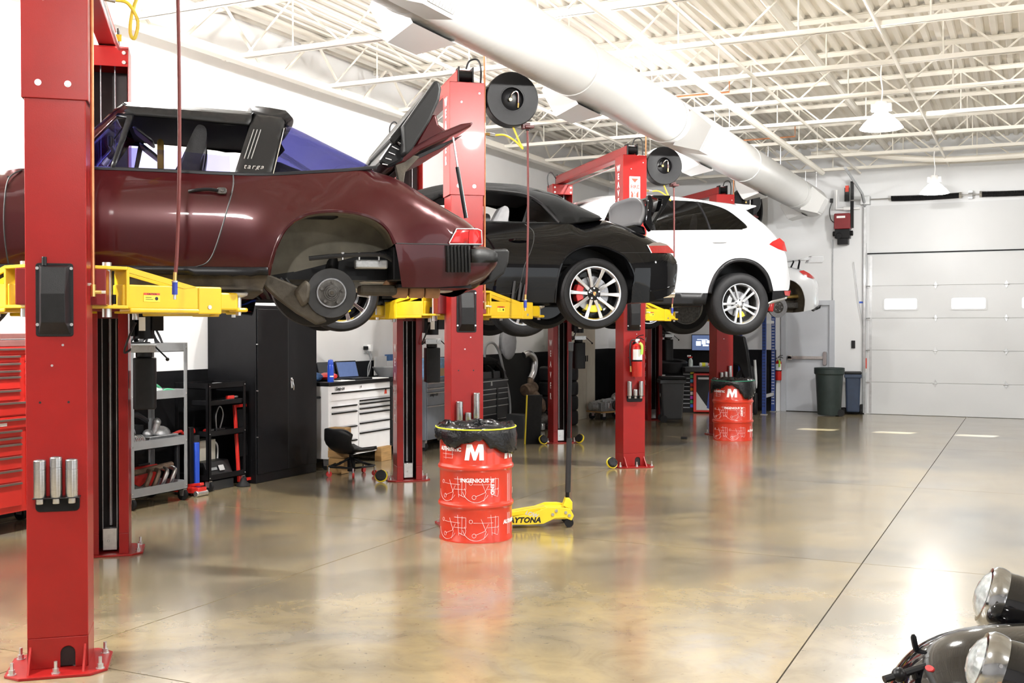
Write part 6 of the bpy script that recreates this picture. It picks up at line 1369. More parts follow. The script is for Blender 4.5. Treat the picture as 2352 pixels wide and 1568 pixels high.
def creeper(x, y, lean, col, lab, h):
    t = thing('mechanic_creeper', lab, 'creeper', (x, y, 0), 0, 'creepers stood on end beside the cabinet')
    T = Matrix.Rotation(lean, 4, 'Y')
    for s in (-.17, .17): MB(T).bb((-.015, s - .015, .04), (.015, s + .015, h)).build('rail', col, t, smooth=0, bevel=.004)
    MB(T).bb((-.015, -.17, h - .03), (.015, .17, h)).build('end_bar', col, t, smooth=0); MB(T).bb((-.015, -.17, .04), (.015, .17, .07)).build('end_bar', col, t, smooth=0)
    MB(T).bb((-.03, -.15, .3), (-.012, .15, h - .05)).build('pad', 'black_leather', t, bevel=.01)
    for z in (.1, h * .5, h - .12): MB(T).cyl((.03, .17, z), (.03, .2, z), .032, n=14).build('caster_wheel', 'rubber', t); MB(T).bb((.01, .165, z - .02), (.05, .205, z + .03)).build('caster_fork', 'zinc', t, smooth=0)
creeper(-7.60, 9.58 - .17, R(-4), 'chest_red', 'red-framed creeper stood on end beside the tall black cabinet', .86)
# the tall cabinet
t = thing('storage_cabinet', 'tall black two-door steel storage cabinet', 'cabinet', (-7.52, 9.62, 0))
MB().bb((-.66, -.2, .0), (0, .90, 1.92)).build('body', 'black_metal', t, smooth=0, bevel=.006)
for y0, y1 in ((-.185, .345), (.355, .885)): MB().bb((0, y0, .1), (.016, y1, 1.88)).build('door', 'black_metal', t, smooth=0, bevel=.003)
MB().bb((.016, .38, 1.0), (.03, .41, 1.12)).cyl((.03, .395, 1.09), (.045, .395, 1.09), .014, n=12).tube(crom([(.04, .395, 1.09), (.05, .40, 1.03), (.045, .405, .98)], 4), .008, 8).build('handle', 'chrome', t, bevel=.003)
MB().bb((.01, .344, .1), (.014, .356, 1.88)).build('door_gap', 'letter_black', t, smooth=0)
for z in (.5, 1.0, 1.5): MB().cyl((.0, -.19, z), (.02, -.19, z), .006, n=8).build('hinge_pin', 'zinc', t)
# wood blocks
for i in range(6):
    o = MB().box((0, 0, .045), (.22, .13, .085), rz=R(-8 + 5 * (i % 3))).build('wood_block', 'wood', bevel=.004); o.location = (-7.22 + .015 * (i % 2), 10.52 + .01 * (i % 3), .088 * i)
    tag(o, 'sawn wood block in the stack beside the white tool cabinet, %s' % ['bottom one', 'second from the floor', 'third from the floor', 'fourth from the floor', 'fifth from the floor', 'topmost'][i], 'wood block', 'stacked wood blocks')
o = MB().box((0, 0, .09), (.10, .24, .18)).build('wood_block', 'wood', bevel=.004); o.location = (-7.40, 11.78, 0); tag(o, 'wood block upright under the right end of the white cabinet', 'wood block')
# white drawer cabinet
cols = [(.03, .58, [.17, .33, .50, .68, .755]), (.62, 1.33, [.17, .40, .52, .64, .70, .76, .80]), (.03, 1.33, [.81, .92])]
t = cabinet('drawer_cabinet', 'white tool cabinet with a black top behind the stool', 'tool cabinet', -7.42, 10.62, 1.36, .62, .135, .99, 'chest_white', cols, handle='black_trim', top=(.045, 'black_plastic'))
lettering('brand_lettering', 'Snap-on', .055, 'letter_black', t, (.016, .22, .955), (R(90), 0, R(90)), depth=.001, bold=.002, shear=.2)
MB().bb((.014, .66, .945), (.018, .675, .97)).build('lock', 'chest_trim', t, smooth=0); MB().prism([(1.20, .84), (1.26, .84), (1.25, .89), (1.21, .89)], .014, .016, 'yz').build('red_sticker', 'red_sticker', t, smooth=0); MB().cyl((.014, 1.23, .90), (.017, 1.23, .90), .015, n=10).build('sticker_dot', 'letter_black', t)
MB().tube([(-.5, -.0, .86), (-.5, -.07, .86), (-.12, -.07, .86), (-.12, 0, .86)], .014, 8).build('side_handle', 'black_metal', t)
lump('spray_can', 'blue aerosol can on the white cabinet', 'spray can', 'can_blue', [('can', None, MB().lathe([(.001, 0), (.036, 0), (.038, .006), (.038, .19), (.032, .205), (.001, .205)], 22)), ('cap', 'can_blue', MB().lathe([(.034, .205), (.034, .235), (.026, .262), (.001, .27)], 20)), ('label_mark', 'letter_white', MB().lathe([(.0385, .06), (.0385, .075)], 12, a0=R(-70), a1=R(10)))], (-7.50, 10.78, 1.035), bev=0)
lump('red_tray', 'red plastic part beside the blue can', 'part', 'chest_red', [('shell', None, bagmesh(.1, .15, .1, 4)), ('base', 'black_plastic', MB().bb((-.1, -.14, 0), (.1, .14, .02)))], (-7.70, 11.0, 1.035), bev=0)
lump('shop_rag', 'crumpled blue shop rag at the left end of the white cabinet', 'cloth', 'blue_cloth', [('cloth', None, bagmesh(.11, .12, .11, 8))], (-7.72, 10.74, 1.035), bev=0)
lump('laptop', 'dark laptop open on the white cabinet', 'laptop', 'black_plastic', [('base', None, MB().bb((-.12, -.17, 0), (.12, .17, .02))), ('screen_lid', None, MB().box((-.16, 0, .12), (.012, .36, .22), ry=R(-18))), ('display', 'screen', MB().box((-.152, 0, .12), (.004, .33, .19), ry=R(-18)))], (-7.62, 11.50, 1.035), R(-12))
lump('second_laptop', 'closed-lid grey diagnostic laptop left of the open one', 'laptop', 'grey_plastic', [('base', 'black_plastic', MB().bb((-.1, -.15, 0), (.1, .15, .02))), ('screen_lid', 'chest_dark', MB().box((-.13, 0, .12), (.012, .32, .20), ry=R(-14))), ], (-7.74, 11.22, 1.035), R(-10))
lump('paper_sheet', 'white sheet of paper on the white cabinet', 'paper', 'paper_white', [('sheet', None, MB().bb((-.12, -.15, 0), (.1, .15, .004)))], (-7.53, 11.05, 1.036), bev=0)
lump('paper_sheet', 'stack of white papers at the right end of the white cabinet', 'paper', 'paper_white', [('sheet', None, MB().bb((-.1, -.14, 0), (.1, .14, .008)))], (-7.50, 11.78, 1.036), bev=0)
lump('wall_outlet', 'white wall outlet with plugged cables above the white cabinet', 'outlet', 'white_paint', [('plate', None, MB().bb((0, -.06, -.06), (.008, .06, .06))), ('plug', 'white_paint', MB().bb((.008, .02, -.04), (.06, .09, .05))), ('black_plug', 'black_plastic', MB().bb((.008, -.08, -.02), (.05, -.02, .03))), ('cable', 'grey_plastic', MB().tube(crom([(.05, .03, -.03), (.06, .05, -.12), (.05, -.02, -.25), (.08, -.08, -.38)], 5), .009, 6)), ('cable', 'grey_plastic', MB().tube(crom([(.04, -.05, -.02), (.05, .0, -.08), (.05, .04, -.2), (.08, -.06, -.36)], 5), .008, 6))], (-8.186, 12.60, 1.395), bev=.003)
# dark and blue-grey cabinets
t = cabinet('service_cabinet', 'dark grey cabinet just right of the white one', 'tool cabinet', -7.52, 12.12, .56, .6, .13, .98, 'chest_dark', [(.02, .40, [.17, .5, .93])], top=(.03, 'black_plastic'))
lump('wash_basin', 'dark grey oval basin on the cabinet right of the white one', 'basin', 'grey_plastic', [('bowl', None, MB().lathe([(.001, .01), (.14, .01), (.22, .12), (.235, .14), (.225, .14), (.21, .12), (.13, .03), (.001, .03)], 28, Matrix.Diagonal((.9, 1.0, 1, 1))))], (-7.80, 12.55, 1.01), bev=0)
lump('wall_folder', 'white papers and blue folders on the wall above the basin', 'folder', 'paper_white', [('sheet', None, MB().bb((0, -.18, 0), (.02, .12, .26))), ('sheet', None, MB().bb((0, .14, 0), (.02, .4, .19))), ('folder', 'blue_cloth', MB().bb((-.012, .12, -.02), (.0, .62, .28)))], (-8.17, 12.95, 1.02), bev=0)
cols = [(.02, 1.28, [.15, .62, .80, .86, .935])]
t = cabinet('grey_tool_cabinet', 'blue-grey roller cabinet behind the second lift', 'tool cabinet', -7.38, 12.82, 1.3, .6, .15, .95, 'chest_grey', cols, handle='zinc', top=(.03, 'chest_grey'))
lettering('brand_lettering', 'Snap-on', .07, 'letter_black', t, (.016, .20, .765), (R(90), 0, R(90)), depth=.001, bold=.002, shear=.2)
mat('carton_blue', (.25, .45, .70), .5, var=.35, scale=14)
lump('drinks_carton', 'pale blue printed carton on the blue-grey cabinet', 'carton', 'carton_blue', [('carton', None, MB().bb((-.1, -.2, 0), (.1, .25, .27))), ('print', 'cardboard', MB().bb((.1, -.05, .02), (.102, .2, .13)))], (-7.55, 13.35, .98))
# black chest
cols = [(.03, .60, [.12, .25, .38, .50, .60, .69, .76]), (.64, 1.02, [.12, .30, .50, .60, .69, .76]), (.03, 1.02, [.77, .88])]
t = cabinet('black_tool_chest', 'black roller tool chest with bright drawer pulls', 'tool chest', -7.36, 14.30, 1.05, .55, .1, .90, 'chest_dark', cols, handle='zinc', hs='bar')
MB().bb((-.5, .03, .90), (-.02, 1.02, 1.01)).build('top_box', 'chest_dark', t, smooth=0, bevel=.006)
MB().prism([(.42, .80), (.48, .80), (.47, .86), (.43, .86)], .014, .018, 'yz').build('badge', 'zinc', t, smooth=0)
lump('cleaner_bottle', 'blue green and white cleaner bottle on the black chest', 'bottle', 'paper_white', [('bottle', None, MB().bb((-.06, -.09, 0), (.06, .09, .25))), ('blue_band', 'can_blue', MB().bb((-.062, -.01, .1), (.062, .092, .2))), ('green_band', 'green_bag', MB().bb((-.062, -.092, .01), (.062, .092, .07))), ('cap', 'paper_white', MB().cyl((0, -.03, .25), (0, -.03, .29), .03, n=14))], (-7.50, 14.50, 1.01))
lump('black_jacket', 'black jacket heaped on the black tool chest', 'jacket', 'soft_top', [('cloth', None, bagmesh(.16, .34, .22, 12)), ('sleeve', None, MB().tube(crom([(.1, .1, .1), (.17, .16, .0), (.18, .18, -.12)], 4), .06, 8)), ('sleeve', None, MB().tube(crom([(.08, -.2, .08), (.16, -.16, .02), (.17, -.14, -.1)], 4), .045, 8))], (-7.58, 15.0, 1.01), bev=0)
o = MB().tube(crom([(-7.55, 14.92, 1.12), (-7.56, 14.98, 1.38), (-7.56, 15.22, 1.44), (-7.55, 15.42, 1.30), (-7.5, 15.46, 1.05), (-7.38, 15.44, .6), (-7.36, 15.43, .2)], 6), .02, 10).build('grey_hose', 'grey_plastic'); tag(o, 'grey hose arching over the black tool chest', 'hose')
# stool
t = thing('mechanic_stool', 'black rolling mechanic stool with red casters in front of the white cabinet', 'stool', (-6.97, 10.42, 0), R(75))
for i in range(5):
    a = 2 * math.pi * i / 5 + .3; p = (.27 * math.cos(a), .27 * math.sin(a))
    MB().tube([(0.02 * math.cos(a), .02 * math.sin(a), .20), (p[0] * .55, p[1] * .55, .14), (p[0], p[1], .115)], .014, 8).build('leg', 'black_metal', t)
    MB().cyl((p[0] - .012 * math.sin(a), p[1] + .012 * math.cos(a), .033), (p[0] + .012 * math.sin(a), p[1] - .012 * math.cos(a), .033), .033, n=16).build('caster_wheel', 'caliper_red', t); MB().cyl((*p, .04), (*p, .115), .014, n=10).build('caster_stem', 'chrome', t)
MB().tube([(.27 * math.cos(2 * math.pi * i / 5 + .3), .27 * math.sin(2 * math.pi * i / 5 + .3), .115) for i in range(5)], .012, 8, closed=True).build('foot_ring', 'black_metal', t)
MB().lathe([(.001, .05), (.045, .05), (.045, .18), (.025, .19), (.025, .24), (.06, .25), (.001, .26)], 20).build('gas_column', 'black_metal', t)
# tractor-style seat: pan rising into a wrap-around back
vs = []; N = 20; Mr = 10
for j in range(Mr + 1):
    v = j / Mr
    for i in range(N + 1):
        u = -1 + 2 * i / N
        x = .21 - .42 * min(1, v * 1.35); back = max(0, v - .62) / .38
        z = .275 + .04 * u * u + .27 * back ** .8 * (1 - .35 * u ** 4) ; x -= .07 * back; x += .10 * back * u * u
        vs.append((x, u * (.20 + .03 * back), z))
o = MB().add(vs, [(j * (N + 1) + i, j * (N + 1) + i + 1, (j + 1) * (N + 1) + i + 1, (j + 1) * (N + 1) + i) for j in range(Mr) for i in range(N)]).build('seat_shell', 'black_leather', t, smooth=70); md = o.modifiers.new('s', 'SOLIDIFY'); md.thickness = .035; md.offset = 0
# ================================================================ far corner
t = thing('exhaust_system', 'rusty exhaust with catalytic converter standing on a pile of metal parts', 'exhaust', (-7.35, 16.35, 0))
MB().tube(crom([(-.05, -.32, 1.23), (.0, -.22, 1.26), (.02, -.06, 1.15), (.02, -.08, .96), (.0, -.16, .84)], 7), .055, 14).build('bent_pipe', 'brass' if False else 'steel', t)
MB().tube([(.0, -.16, .84), (.01, -.2, .74)], .05, 12).build('pipe_neck', 'iron_rust', t)
MB().cyl((-.02, -.36, .66), (.02, -.08, .70), .10, n=18).build('flange_can', 'iron_rust', t, bevel=.02)
MB().tube([(.0, -.2, .66), (.02, -.12, .58), (.04, .06, .42), (.04, .16, .32)], [.08, .10, .12, .09], 14).build('converter', 'iron_rust', t)
MB().tube([(.05, -.3, .10), (.06, .0, .32)], .018, 8).build('pry_bar', 'steel', t)
lump('engine_parts', 'heap of dark cylinder barrels under the rusty exhaust', 'engine part', 'hub_iron', [('barrel', None, MB().cyl((0, -.15, .12), (.1, .0, .2), .1, n=16)), ('barrel', None, MB().cyl((0, .2, .1), (.05, .42, .14), .09, n=16)), ('disc', None, MB().cyl((.15, .2, .02), (.15, .2, .06), .17, n=22)), ('strut', 'steel', MB().tube([(.1, .1, .05), (.05, .3, .45)], .03, 8)), ('clip', 'zinc', MB().bb((.1, -.3, .02), (.18, -.2, .12)))], (-7.30, 16.45, 0))
lump('grey_case', 'dark grey plastic case standing beside the first drum', 'case', 'chest_dark', [('case', None, MB().prism([(-.15, 0), (.15, 0), (.15, .3), (.08, .36), (-.15, .36)], -.15, .15, 'yz')), ('clip', 'zinc', MB().bb((.15, .05, .1), (.17, .1, .18)))], (-7.05, 15.10, 0))
t = thing('floor_mat_board', 'black rubber board with a yellow edge leaning on the third rear column', 'board', (-6.50, 14.36, 0), R(40))
MB(Matrix.Rotation(R(9), 4, 'X')).bb((-.10, -.02, 0), (.12, .02, .72)).build('board', 'rubber', t, smooth=0); MB(Matrix.Rotation(R(9), 4, 'X')).bb((-.112, -.022, 0), (-.10, .022, .72)).build('yellow_edge', 'jack_yellow', t, smooth=0)
def tyre(loc, rot, lab, r=.33, w=.24, grp=None):
    o = MB().lathe([(r * .66, w * .42), (r * .72, w * .5), (r * .9, w * .5), (r * .985, w * .40), (r, w * .2), (r, -w * .2), (r * .985, -w * .40), (r * .9, -w * .5), (r * .72, -w * .5), (r * .66, -w * .42), (r * .68, 0), (r * .66, w * .42)], 40).build('tyre', 'tyre_rubber'); o.location = loc; o.rotation_euler = rot
    return tag(o, lab, 'tyre', grp)
for i in range(4): tyre((-7.35, 17.35, .13 + .25 * i), (0, 0, 0), ['black tyre at the bottom of the stack by the left wall', 'second black tyre of the stack by the left wall', 'third black tyre of the stack by the left wall', 'top black tyre of the stack by the left wall'][i], .34, .245, 'tyre stack by the left wall')
lump('coat', 'grey work coat hanging on the left wall behind the third lift', 'coat', mat('coat_grey', (.30, .30, .31), .9, var=.1), [('coat', None, bagmesh(.09, .26, .62, 21)), ('collar', None, MB().tube(crom([(.0, -.1, .58), (.04, 0, .62), (0, .1, .58)], 4), .03, 8))], (-8.09, 16.9, 1.12), bev=0)
t = thing('cream_locker', 'tall cream steel locker behind the third lift', 'locker', (-7.40, 18.28, 0))
MB().bb((-.55, 0, 0), (0, .92, 1.98)).build('body', 'cream_paint', t, smooth=0, bevel=.006)
for y0, y1 in ((.01, .455), (.465, .91)): MB().bb((0, y0, .06), (.015, y1, 1.95)).build('door', 'cream_paint', t, smooth=0, bevel=.003)
for y in (.42, .50): MB().bb((.015, y - .008, 1.05), (.03, y + .008, 1.16)).build('handle', 'black_metal', t, smooth=0)
# gearbox on a dolly
t = thing('dolly', 'low wooden dolly with casters under the gearbox', 'dolly', (-7.02, 18.86, 0), R(64))
MB().bb((-.32, -.22, .13), (.42, .22, .155)).build('deck', 'wood', t, smooth=0)
for x in (-.24, .34):
    for y in (-.15, .15): MB().cyl((x, y - .02, .06), (x, y + .02, .06), .06, n=16).build('caster_wheel', 'rubber', t); MB().bb((x - .03, y - .03, .06), (x + .03, y + .03, .13)).build('caster_fork', 'zinc', t, smooth=0)
lump('gearbox', 'large greasy alloy gearbox resting on the dolly', 'engine part', 'alu_cast', [('case', None, MB().prism([(-.30, .0), (.28, 0), (.34, .12), (.30, .22), (.05, .20), (-.30, .16)], -.16, .16, 'xz')), ('bell_housing', None, MB().cyl((.22, 0, .16), (.40, 0, .17), .15, .2, n=24)), ('tail_housing', None, MB().cyl((-.42, 0, .09), (-.26, 0, .09), .07, .10, n=18)), ('side_cover', 'hub_iron', MB().cyl((.05, -.20, .10), (.05, -.15, .10), .085, n=20)), ('rib', None, MB().bb((-.2, -.175, .02), (-.17, .175, .18))), ('rib', None, MB().bb((-.08, -.175, .02), (-.05, .175, .19))), ('bracket', 'zinc', MB().bb((-.14, -.19, .05), (-.08, -.16, .15))), ('lug', None, MB().ball((-.2, -.1, .18), .05)), ('lug', None, MB().ball((.1, -.08, .22), .05)), ('white_tag', 'paper_white', MB().bb((.1, -.21, .02), (.16, -.2, .08)))], (-7.02, 18.86, .155), R(64), .008)
# red tyre changer
t = thing('tyre_changer', 'red tyre changing machine with black post behind the third column', 'tyre machine', (-6.95, 20.15, 0), R(25))
MB().bb((-.3, -.35, 0), (.5, .35, .32)).build('base', 'chest_red', t, smooth=0, bevel=.02)
MB().bb((-.34, -.1, .3), (-.14, .1, 1.52)).build('tower', 'chest_red', t, smooth=0, bevel=.01); MB().bb((-.14, -.07, 1.3), (.55, .07, 1.5)).build('head_arm', 'chest_red', t, smooth=0, bevel=.01)
MB().bb((.02, -.1, .3), (.34, .06, 1.25)).build('air_tank', 'chest_dark', t, bevel=.03); MB().bb((.14, -.108, .32), (.17, -.1, 1.2)).build('blue_stripe', 'rack_blue', t, smooth=0)
MB().bb((-.2, -.45, .36), (.25, -.2, .55)).build('bead_breaker', 'black_plastic', t, bevel=.02); MB().tube([(.36, -.05, 1.35), (.42, -.1, .9), (.40, -.15, .45)], .05, 10).build('shaft', 'black_metal', t)
MB().tube(crom([(-.3, -.15, .95), (-.2, -.3, .7), (-.05, -.35, .5), (-.1, -.4, .25), (-.3, -.42, .15)], 5), .012, 6).build('air_line', 'hose_black', t); MB().tube([(.48, -.1, 1.25), (.3, -.2, .5)], .009, 6).build('red_cord', 'hose_red', t)
MB().bb((-.2, -.105, .70), (-.16, -.1, 1.0)).build('side_decal', 'yellow_sticker', t, smooth=0); MB().bb((.0, -.09, 1.5), (.12, .0, 1.6)).build('white_tub', 'paper_white', t, smooth=0)
MB().tube([(.0, .05, 1.52), (.35, .05, 1.66), (.75, .05, 1.50)], .045, 8).build('swing_arm', 'black_metal', t)
# tyres and bin beside the balancer
for i in range(3): tyre((-6.52, 21.15, .12 + .235 * i + (.02 if i == 2 else 0)), (0, 0, 0), ['wide tyre at the bottom of the pile behind the grey bin', 'middle tyre of the pile behind the grey bin', 'top tyre with a white label behind the grey bin'][i], .335, .23, 'tyre pile by the far wall')
tyre((-6.50, 21.15, .90), (R(6), R(4), 0), 'tyre lying tilted on top of the pile behind the grey bin', .32, .22)
o = MB().bb((-6.66, 20.815, .66), (-6.53, 20.822, .74)).build('tyre_label', 'paper_white'); tag(o, 'white paper label on a tyre behind the grey bin', 'label')
def wheelie(loc, rz, lab, m, h=.78, r0=.20, r1=.26, round_=True, lid=None):
    t = thing('wheeled_bin', lab, 'bin', loc, rz)
    n = 36
    if round_:
        MB().lathe([(.001, .02), (r0, .02), (r0 + .01, .04), (r1 - .012, h - .12), (r1 - .005, h - .115), (r1 + .012, h - .10), (r1 + .016, h - .02), (r1 + .005, h - .01), (r1 + .002, h), (r1 - .012, h), (r1 - .02, h - .1), (r0 - .01, .05), (.001, .05)], n).build('tub', m, t)
        MB().lathe([(r1 + .010, h - .012), (r1 + .018, h + .0), (r1 + .012, h + .012), (r1 + .004, h + .004)], n).build('rim', m, t)
    else:
        b = MB(); b.add([(-r0, -r0, .05), (r0, -r0, .05), (r0, r0, .05), (-r0, r0, .05), (-r1, -r1, h), (r1, -r1, h), (r1, r1, h), (-r1, r1, h)], [(0, 3, 2, 1), (0, 1, 5, 4), (1, 2, 6, 5), (2, 3, 7, 6), (3, 0, 4, 7), (4, 5, 6, 7)]); b.build('tub', m, t, smooth=0, bevel=.03, seg=3)
        MB().bb((-r1 - .02, -r1 - .02, h - .07), (r1 + .02, r1 + .02, h)).build('rim', m, t, smooth=0, bevel=.01)
    for s in (-1, 1): MB().cyl((s * .13, r0 * .9, .06) if False else (r0 * .9, s * .16 - .02, .065), (r0 * .9, s * .16 + .02, .065), .065, n=20).build('wheel', 'rubber', t)
    if lid: MB().bb((-r1 - .03, -r1 - .02, h), (r1, r1 + .02, h + .05)).build('lid', lid, t, smooth=0, bevel=.02)
    return t
t = wheelie((-5.76, 18.72, 0), R(205), 'dark grey square wheeled bin with a lid near the fourth lift', 'chest_dark', .76, .17, .21, False, 'black_plastic'); MB().cyl((.186, 0, .50), (.196, 0, .50), .06, n=16).build('worn_patch', 'grille_grey', t)
wheelie((-3.45, 21.30, 0), R(20), 'dark green-grey round bin standing in front of the grey exit door', 'bin_green', .90, .205, .265)
wheelie((-3.09, 21.80, 0), R(100), 'narrow blue-black bin behind the round bin', mat('bin_blue', (.02, .035, .07), .5, var=.1), .78, .12, .14, False, 'black_plastic')
# wheel weight rack and balancer
t = thing('weight_rack', 'black rack of wheel weights with coloured labels', 'rack', (-6.10, 21.0, 0), R(15))
MB().bb((-.12, -.1, 0), (.12, .1, .86)).build('frame', 'black_metal', t, smooth=0)
for i, cc in enumerate(((.7, .6, .03), (.10, .55, .2), (.1, .45, .75), (.6, .05, .04), (.75, .25, .02), (.7, .7, .7), (.45, .05, .5), (.05, .35, .12), (.03, .1, .55))):
    mm = mat('label_colour_%s' % 'abcdefghi'[i], cc, .5, var=.03); MB().bb((.03, -.106, .76 - .082 * i), (.10, -.1, .82 - .082 * i)).build('colour_label', mm, t, smooth=0)
    MB().bb((-.11, -.125, .75 - .082 * i), (.02, -.1, .765 - .082 * i)).build('bin_lip', 'grey_plastic', t, smooth=0)
t = thing('wheel_balancer', 'wheel balancer with grey tool tray and red-edged black front', 'wheel balancer', (-5.80, 21.25, 0), R(14))
MB().bb((-.26, -.35, .02), (.34, .3, .78)).build('cabinet', 'chest_red', t, smooth=0, bevel=.01); MB().bb((-.20, -.356, .06), (.33, -.35, .74)).build('front_panel', 'black_plastic', t, smooth=0)
MB().prism([(-.20, .06), (.06, .06), (-.02, .16), (-.12, .3), (-.20, .42)], -.358, -.356, 'xz').build('front_graphic', 'grille_grey', t, smooth=0); MB().prism([(.0, .1), (.16, .06), (.2, .12), (.14, .3), (.2, .58), (.12, .62), (.03, .4)], -.3584, -.356, 'xz').build('front_swoosh', 'rack_blue', t, smooth=0)
lettering('front_lettering', 'Road Force', .10, 'letter_white', t, (.22, -.3586, .36), (R(90), R(-86), 0), depth=.001, bold=.002, shear=.2); MB().bb((-.17, -.358, .66), (.04, -.356, .70)).build('front_badge', 'grille_grey', t, smooth=0)
MB().prism([(-.42, -.40), (.42, -.40), (.5, -.2), (.42, .3), (-.42, .3), (-.55, .0)], .80, .90).build('tool_tray', 'chest_dark', t, smooth=0, bevel=.02); MB().bb((-.36, -.34, .895), (.36, .22, .905)).build('tray_mat', 'grey_plastic', t, smooth=0); MB().bb((-.2, .1, .78), (.2, .25, .81)).build('tray_mount', 'black_metal', t, smooth=0)
MB().bb((.2, .05, .9), (.45, .1, 1.18)).build('side_screen', 'screen', t, smooth=0)
lump('spray_bottle', 'clear spray bottle with a red trigger on the balancer tray', 'bottle', 'clear_bag', [('bottle', None, MB().lathe([(.001, 0), (.04, 0), (.045, .02), (.04, .12), (.015, .17), (.001, .17)], 18)), ('trigger', 'chest_red', MB().bb((-.05, -.015, .17), (.03, .015, .20))), ('nozzle', 'paper_white', MB().bb((-.07, -.015, .19), (.0, .015, .225)))], (-6.05, 20.95, .905), bev=.003)
lump('spray_bottle', 'tipped white spray bottle at the right of the balancer tray', 'bottle', 'paper_white', [('bottle', None, MB().cyl((-.02, 0, .04), (.14, 0, .04), .04, n=16)), ('trigger', 'chest_red', MB().bb((.14, -.02, .02), (.2, .02, .07))), ('label', 'band_yellow', MB().cyl((.02, 0, .04), (.09, 0, .04), .041, n=16))], (-5.86, 20.98, .905), R(30), .003)
t = thing('wall_monitor', 'flat monitor glowing blue on the far wall above the balancer', 'monitor', (-6.11, YF - .06, 1.36))
MB().bb((-.24, 0, -.17), (.24, .05, .17)).build('case', 'black_plastic', t, smooth=0, bevel=.005); MB().bb((-.225, -.003, -.155), (.225, 0, .155)).build('display', 'screen', t, smooth=0)
for x0, z0, x1, z1 in ((-.14, -.06, -.04, .03), (-.02, -.03, .06, .05), (.08, -.01, .19, .05), (.0, -.07, .12, -.04), (-.12, .06, .1, .07)): MB().bb((x0, -.005, z0), (x1, -.003, z1)).build('window_tile', 'screen_white', t, smooth=0)
MB().bb((-.05, .05, -.05), (.05, .06, .05)).build('bracket', 'black_metal', t, smooth=0)
# blue pallet rack with body panels and tyres up top
t = thing('storage_rack', 'blue perforated steel storage rack against the far wall', 'rack', (-4.63, 21.06, 0))
for x, y in ((0, 0), (0, .82), (-.66, .0), (-.66, .82)):
    p = MB().bb((x - .035, y - .03, .012), (x + .035, y + .03, 3.15)).build('upright', 'rack_blue', t, smooth=0); MB().bb((x - .06, y - .05, 0), (x + .06, y + .05, .012)).build('foot_plate', 'zinc', t, smooth=0)
    if x == 0:
        for s in (-.015, .015):
            for i in range(34): MB().bb((x + s - .006, y - .032, .15 + .06 * i), (x + s + .006, y - .03, .175 + .06 * i)).build('slot', 'paper_white', p, smooth=0) if y > .5 else MB().bb((x + s - .006, y - .032, .15 + .06 * i), (x + s + .006, y - .03, .175 + .06 * i)).build('slot', 'letter_black', p, smooth=0)
for z in (1.78, .35): MB().bb((-.02, .03, z - .03), (.02, .79, z + .03)).build('end_brace', 'grille_grey', t, smooth=0)
for z in (2.60, 2.90):
    for y in (0, .82): MB().bb((-.66, y - .02, z - .05), (0, y + .02, z + .05)).build('beam', 'rack_blue', t, smooth=0)
MB().bb((-.66, -.02, 2.95), (0, .84, 2.97)).build('deck', 'black_metal', t, smooth=0)
tyre((-4.90, 21.30, 3.31), (0, R(90), 0), 'black tyre standing on the deck of the blue rack', .335, .23); tyre((-4.90, 21.30, 3.98), (0, R(90), 0), 'black tyre balanced above the other one on the blue rack', .335, .23)
lump('bumper_panel', 'black moulded bumper skin standing against the far wall beside the rack', 'car panel', 'black_plastic', [('upper_skin', None, MB().prism([(-.26, 1.0), (-.30, 1.45), (-.22, 1.55), (.06, 1.5), (.12, 1.25), (.2, .7), (.1, .62), (-.05, .95)], -.10, .04, 'xz')), ('lower_skin', None, MB().prism([(-.22, .42), (-.10, .80), (.04, .96), (.20, .94), (.26, .5), (.2, .3), (-.1, .3)], -.02, .10, 'xz')), ('inner_rib', None, MB().tube(crom([(-.12, -.03, .4), (-.04, -.03, .7), (.06, -.03, .9)], 4), .02, 8)), ('base', None, MB().bb((-.28, .02, 0), (.28, .12, .42)))], (-5.02, 20.9, 0), 0, .03)
o = MB().tube(crom([(-4.80, 21.0, 1.05), (-4.78, 21.0, .75), (-4.78, 21.0, .52), (-4.86, 21.0, .48)], 2) + [(-5.3, 21.0, .49)], .028, 8).build('bent_bar', mat('bar_pale', (.6, .61, .62), .4, var=.04)); tag(o, 'pale L-shaped metal bar leaning beside the blue rack', 'bar')
o = MB().bb((-5.18, 20.985, .462), (-5.08, 21.03, .518)).build('red_tape', 'red_sticker'); tag(o, 'red tape wrapped round the pale bar', 'tape')

# ================================================================ vehicle nose at the lower right
mat('moto_black', (.004, .004, .005), .08, coat=1., var=0)
mat('lamp_lens', (.30, .32, .32), .08, coat=1., var=.35, scale=40)
mat('lamp_chrome', (.50, .51, .52), .12, 1., var=.05)
mat('tan_leather', (.36, .14, .055), .5, var=.12, scale=20)
CR = R(25.4)
def cpt(dep, px, z):                                    # a point at the given distance along the view, to the right by px metres
    return (px * math.cos(CR) - dep * math.sin(CR), px * math.sin(CR) + dep * math.cos(CR), z)
t = thing('vintage_roadster', 'black open roadster nose with two chrome-rimmed headlamps at the lower right', 'car', cpt(3.05, 1.75, 0), CR)
